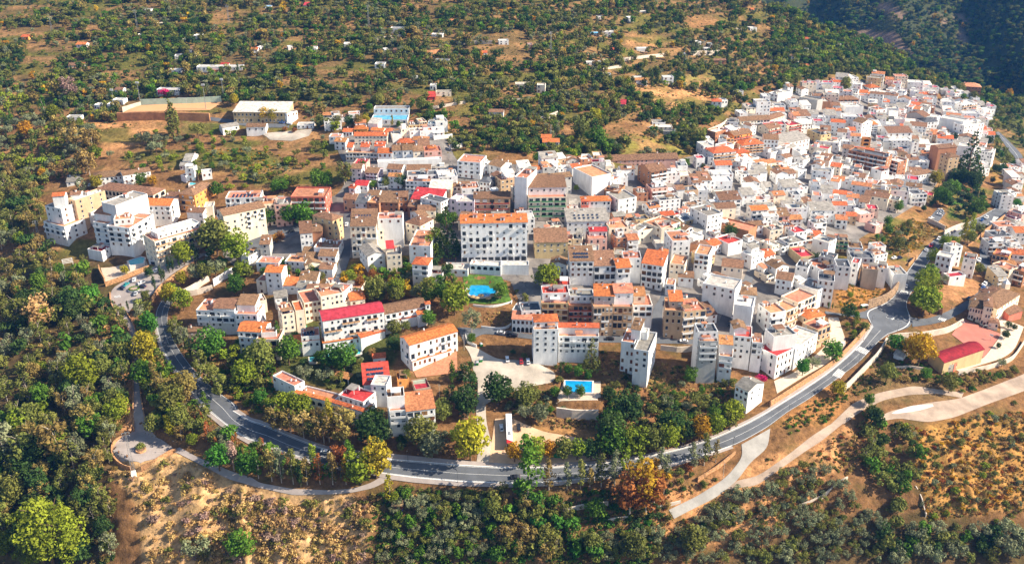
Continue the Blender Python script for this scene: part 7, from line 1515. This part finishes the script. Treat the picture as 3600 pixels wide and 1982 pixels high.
def run_quarters():
    rnd = random.Random(3); lots = []
    for txt, ang, dense in QUARTERS:
        P = poly(txt); xs = [p[0] for p in P]; ys = [p[1] for p in P]; u = np.linspace(min(xs), max(xs), 60); v = np.linspace(min(ys), max(ys), 60); U, V = np.meshgrid(u, v); m = inpoly(P, U, V); g = G(U[m], V[m])
        if len(g) < 5: continue
        a = math.radians(ang); ex = Vector((math.cos(a), math.sin(a))); ey = Vector((-ex.y, ex.x)); s = g[:, :2] @ np.array(ex); t = g[:, :2] @ np.array(ey); row = t.min(); k = 0
        while row < t.max():
            d = rnd.uniform(7, 11); col = s.min()+rnd.uniform(-4, 4)
            while col < s.max():
                w_ = rnd.uniform(5.5, 10) if rnd.random() < .85 else rnd.uniform(11, 16); aj = a + rnd.uniform(-.12, .12)+.25*math.sin(col/60+row/45); e1 = Vector((math.cos(aj), math.sin(aj))); e2 = Vector((-e1.y, e1.x)); A = ex*col+ey*(row+rnd.uniform(-1, 1)); c = A+e1*w_/2
                uu_, vv_, s_ = project((c.x, c.y, 0)); 
                for _ in range(4): z_ = float(G(uu_, vv_)[2]); uu_, vv_, s_ = project((c.x, c.y, z_))
                if inpoly(P, np.array([uu_]), np.array([vv_]))[0] and not overlap(A, e1, e2, w_, d):
                    h = rnd.choice((4.6, 5.4, 6.2, 6.8, 7.6, 8.8)) + (3.0 if w_ > 11 else 0) + rnd.uniform(-.3, .3); lots.append((A, e1, e2, w_, d, z_, h, (uu_, vv_-h*s_*.45), s_)); FOOT.append((A, e1, e2, w_, d))
                col += w_+.15
            k += 1; row += d+(.3 if k % 2 else 3.2)
    lots.sort(key=lambda L: -L[8]); nh = sum(1 for t in THINGS if t['o'].name.split('.')[0] == 'house'); room = max(0, 298-nh); far = MB()
    for i, (A, e1, e2, w_, d, zg, h, pxy, s_) in enumerate(lots):
        wc = rnd.choices('wctkybgl', (8, 2.6, 1.2, 1.3, .7, .9, .9, .3) if pxy[0] < 2400 else (13, 1.4, .7, .5, .4, .5, .6, .2) if i < 250 else (20, 1, .4, .3, .2, .4, .4, .2), k=1)[0]; rt, rc = rnd.choice((('F', 't'), ('F', 'w'), ('F', 'g'), ('F', 'w'), ('G', 'b'), ('G', 'o'), ('G', 'r'), ('X', 'b'), ('S', 'g'), ('S', 'b'), ('F', 't'), ('F', 'w'), ('F', 'w'), ('F', 'g'), ('F', 'R'), ('F', 'd'), ('G', 'g'), ('S', 'w')))
        rows = max(2, round(h/3)); cols = max(1, int(w_/3)); ex = rnd.choice(('', '', 'b', 'b', 'p' if rnd.random() < .3 else '')); B = A+e1*w_; hb = rnd.random() < .35
        if i < room:
            root = link('house', None); Mw = Matrix.Translation((A.x, A.y, zg)) @ Matrix.Rotation(math.atan2(e1.y, e1.x), 4, 'Z'); root.matrix_world = Mw
            volume(root, Mw, A, B, d, zg, zg+h, wc, rt, rc, rows, cols, ex, rnd, None)
            if hb and rt == 'F': A2 = A+e1*w_*.35+e2*d*.45; volume(root, Mw, A2, A2+e1*w_*.6, d*.5, zg, zg+h+2.3, 'w', rnd.choice('FFS'), rnd.choice('twbg'), 1, 1, 'n', rnd, None)
            tag(root, 'house', None, 'town houses', describe(wc, rt, rc, rows, 'house'), pxy)
        else:
            Wm, Rm, rz = vol_meshes(w_, d, h, 3.5, wc, rt, rc, rnd); M = Matrix.Translation((A.x, A.y, zg)) @ Matrix.Rotation(math.atan2(e1.y, e1.x), 4, 'Z')
            parts = [Wm, Rm]; wb = MB()
            for r in range(rows):
                for c in range(cols):
                    if rnd.random() < .2: continue
                    x, z0 = (c+.5)*w_/cols, r*h/rows+.9; wb.box(x-.5, -.06, z0, x+.5, .05, z0+1.25, rnd.choice(('glass', 'glass', 'wood', 'blind')))
                for c in range(max(1, int(d/4))):
                    y, z0 = (c+.5)*d/max(1, int(d/4)), r*h/rows+.9
                    if rnd.random() < .6: wb.box(-.06, y-.5, z0, .05, y+.5, z0+1.25, 'glass')
                    if rnd.random() < .6: wb.box(w_-.05, y-.5, z0, w_+.06, y+.5, z0+1.25, 'glass')
            if hb: x0, y0 = rnd.uniform(.5, w_-4), rnd.uniform(.5, d-4); wb.box(x0, y0, h-1, x0+3.2, y0+3.2, h+2.2, 'wall_white'); wb.box(x0-.15, y0-.15, h+2.2, x0+3.35, y0+3.35, h+2.35, rnd.choice(('roof_terracotta', 'roof_pale', 'roof_brown_tiled')))
            cx, cy = rnd.uniform(1, w_-1), rnd.uniform(1, d-1); wb.box(cx-.4, cy-.4, h-1, cx+.4, cy+.4, h+rnd.uniform(.5, 1.8), 'wall_white')
            for q in parts+[wb]:
                n = len(far.v); far.v += [tuple(M @ Vector(v)) for v in q.v]; far.f += [tuple(n+j for j in f) for f in q.f]; far.m += [far.mi(q.ms[k]) for k in q.m]
    if far.v: stuff(far.build('upper_village_houses'), 'stuff')
    print('LOTS', len(lots), 'room', room, 'footprints', len(FOOT))
# ------------------------------------------------------------------ labels that single each thing out
ORD = ['nearest', 'second', 'third', 'fourth', 'fifth', 'sixth', 'seventh', 'eighth', 'ninth', 'tenth', 'eleventh', 'twelfth', 'thirteenth', 'fourteenth', 'fifteenth', 'sixteenth', 'seventeenth', 'eighteenth', 'nineteenth', 'twentieth']
EXTRA = [('roundabout', 'L4', 1215, 332), ('viewpoint pylon', 'B1', 1262, 560), ('kidney pool', 'M2', 2250, 1320), ('coach', 'B2', 2372, 200), ('football pitch', 'T1', 1600, 980), ('car circle', 'M1', 1340, 1320), ('concrete ramp', 'B3', 1900, 700), ('ravine pine', 'B1', 500, 1100), ('garden hut', 'B2', 1330, 850), ('walled pool', 'L3', 660, 1010), ('tall road poplar', 'B3', 150, 600),
         ('lower gravel yard', 'L4', 1700, 1250), ('white barn lane', 'L3', 2350, 1000), ('twin slope cypresses', 'T3', 1280, 740), ('dirt track', 'B4', 300, 350), ('mini viaduct wall', 'L4', 950, 850), ('conifer by the church', 'M4', 1970, 100), ('bare cliff', 'T4', 1000, 350), ('red creeper', 'L3', 2485, 920), ('pink unfinished house', 'M4', 1000, 620), ('olive slope corner', 'B4', 700, 1100), ('orange earth bank', 'T1', 1500, 1050), ('stream wall', 'B3', 700, 890), ('footpath bend', 'L1', 1340, 500), ('straw slope', 'B1', 1700, 800)]
def label_all():
    lm = [(s, c) for s, c in LM] + [(s, px(t, x, y)) for s, t, x, y in EXTRA]; groups = {}
    used = {t['label'] for t in THINGS if t['label']}
    for t in THINGS:
        if t['label'] or not t['pxy']: continue
        u, v = t['pxy']; s, c = min(lm, key=lambda q: math.hypot(q[1][0]-u, (q[1][1]-v)*1.3)); dx, dy = u-c[0], v-c[1]
        dr = ('on the sunlit side of' if dx > 0 else 'on the shaded side of') if abs(dx) > abs(dy)*1.2 else ('below' if dy > 0 else 'above')
        groups.setdefault((t['desc'] or t['cat'], dr, s), []).append((math.hypot(dx, dy), t))
    for (d, dr, s), L in groups.items():
        L.sort(key=lambda q: q[0])
        for i, (_, t) in enumerate(L):
            o = 'nearest' if i == 0 else (ORD[i]+' nearest' if i < 20 else 'far %s' % ORD[i % 20])
            lab = '%s, %s%s the %s' % (d, (o+' ') if len(L) > 1 else 'only one ' if False else '', dr, s)
            k = 2
            while lab in used: lab = '%s, %s %s the %s' % (d, ORD[min(19, i+k)]+' in line', dr, s); k += 1
            used.add(lab); t['o']['label'] = lab
            if len(lab.split()) > 16: t['o']['label'] = ' '.join(lab.replace(' on the sunlit side of', ' sunward of').replace(' on the shaded side of', ' shadeward of').split()[:16])
def haze():
    b = MB(); b.box(-2600, -60, -420, 3400, 3600, 420, 'haze'); o = b.build('haze'); o['kind'] = 'stuff'
# ------------------------------------------------------------------ build everything
import time; T0 = time.time()
run_buildings(); print('buildings', time.time()-T0, len(FOOT)); run_walls(); run_quarters(); print('quarters', time.time()-T0)
manual_trees(); scatter_trees(); print('trees', len(TREES), time.time()-T0); plant_all(); print('planted', time.time()-T0)
vehicles(); posts(); furniture(); label_all(); haze(); print('done', time.time()-T0, len(THINGS), len(bpy.data.objects))
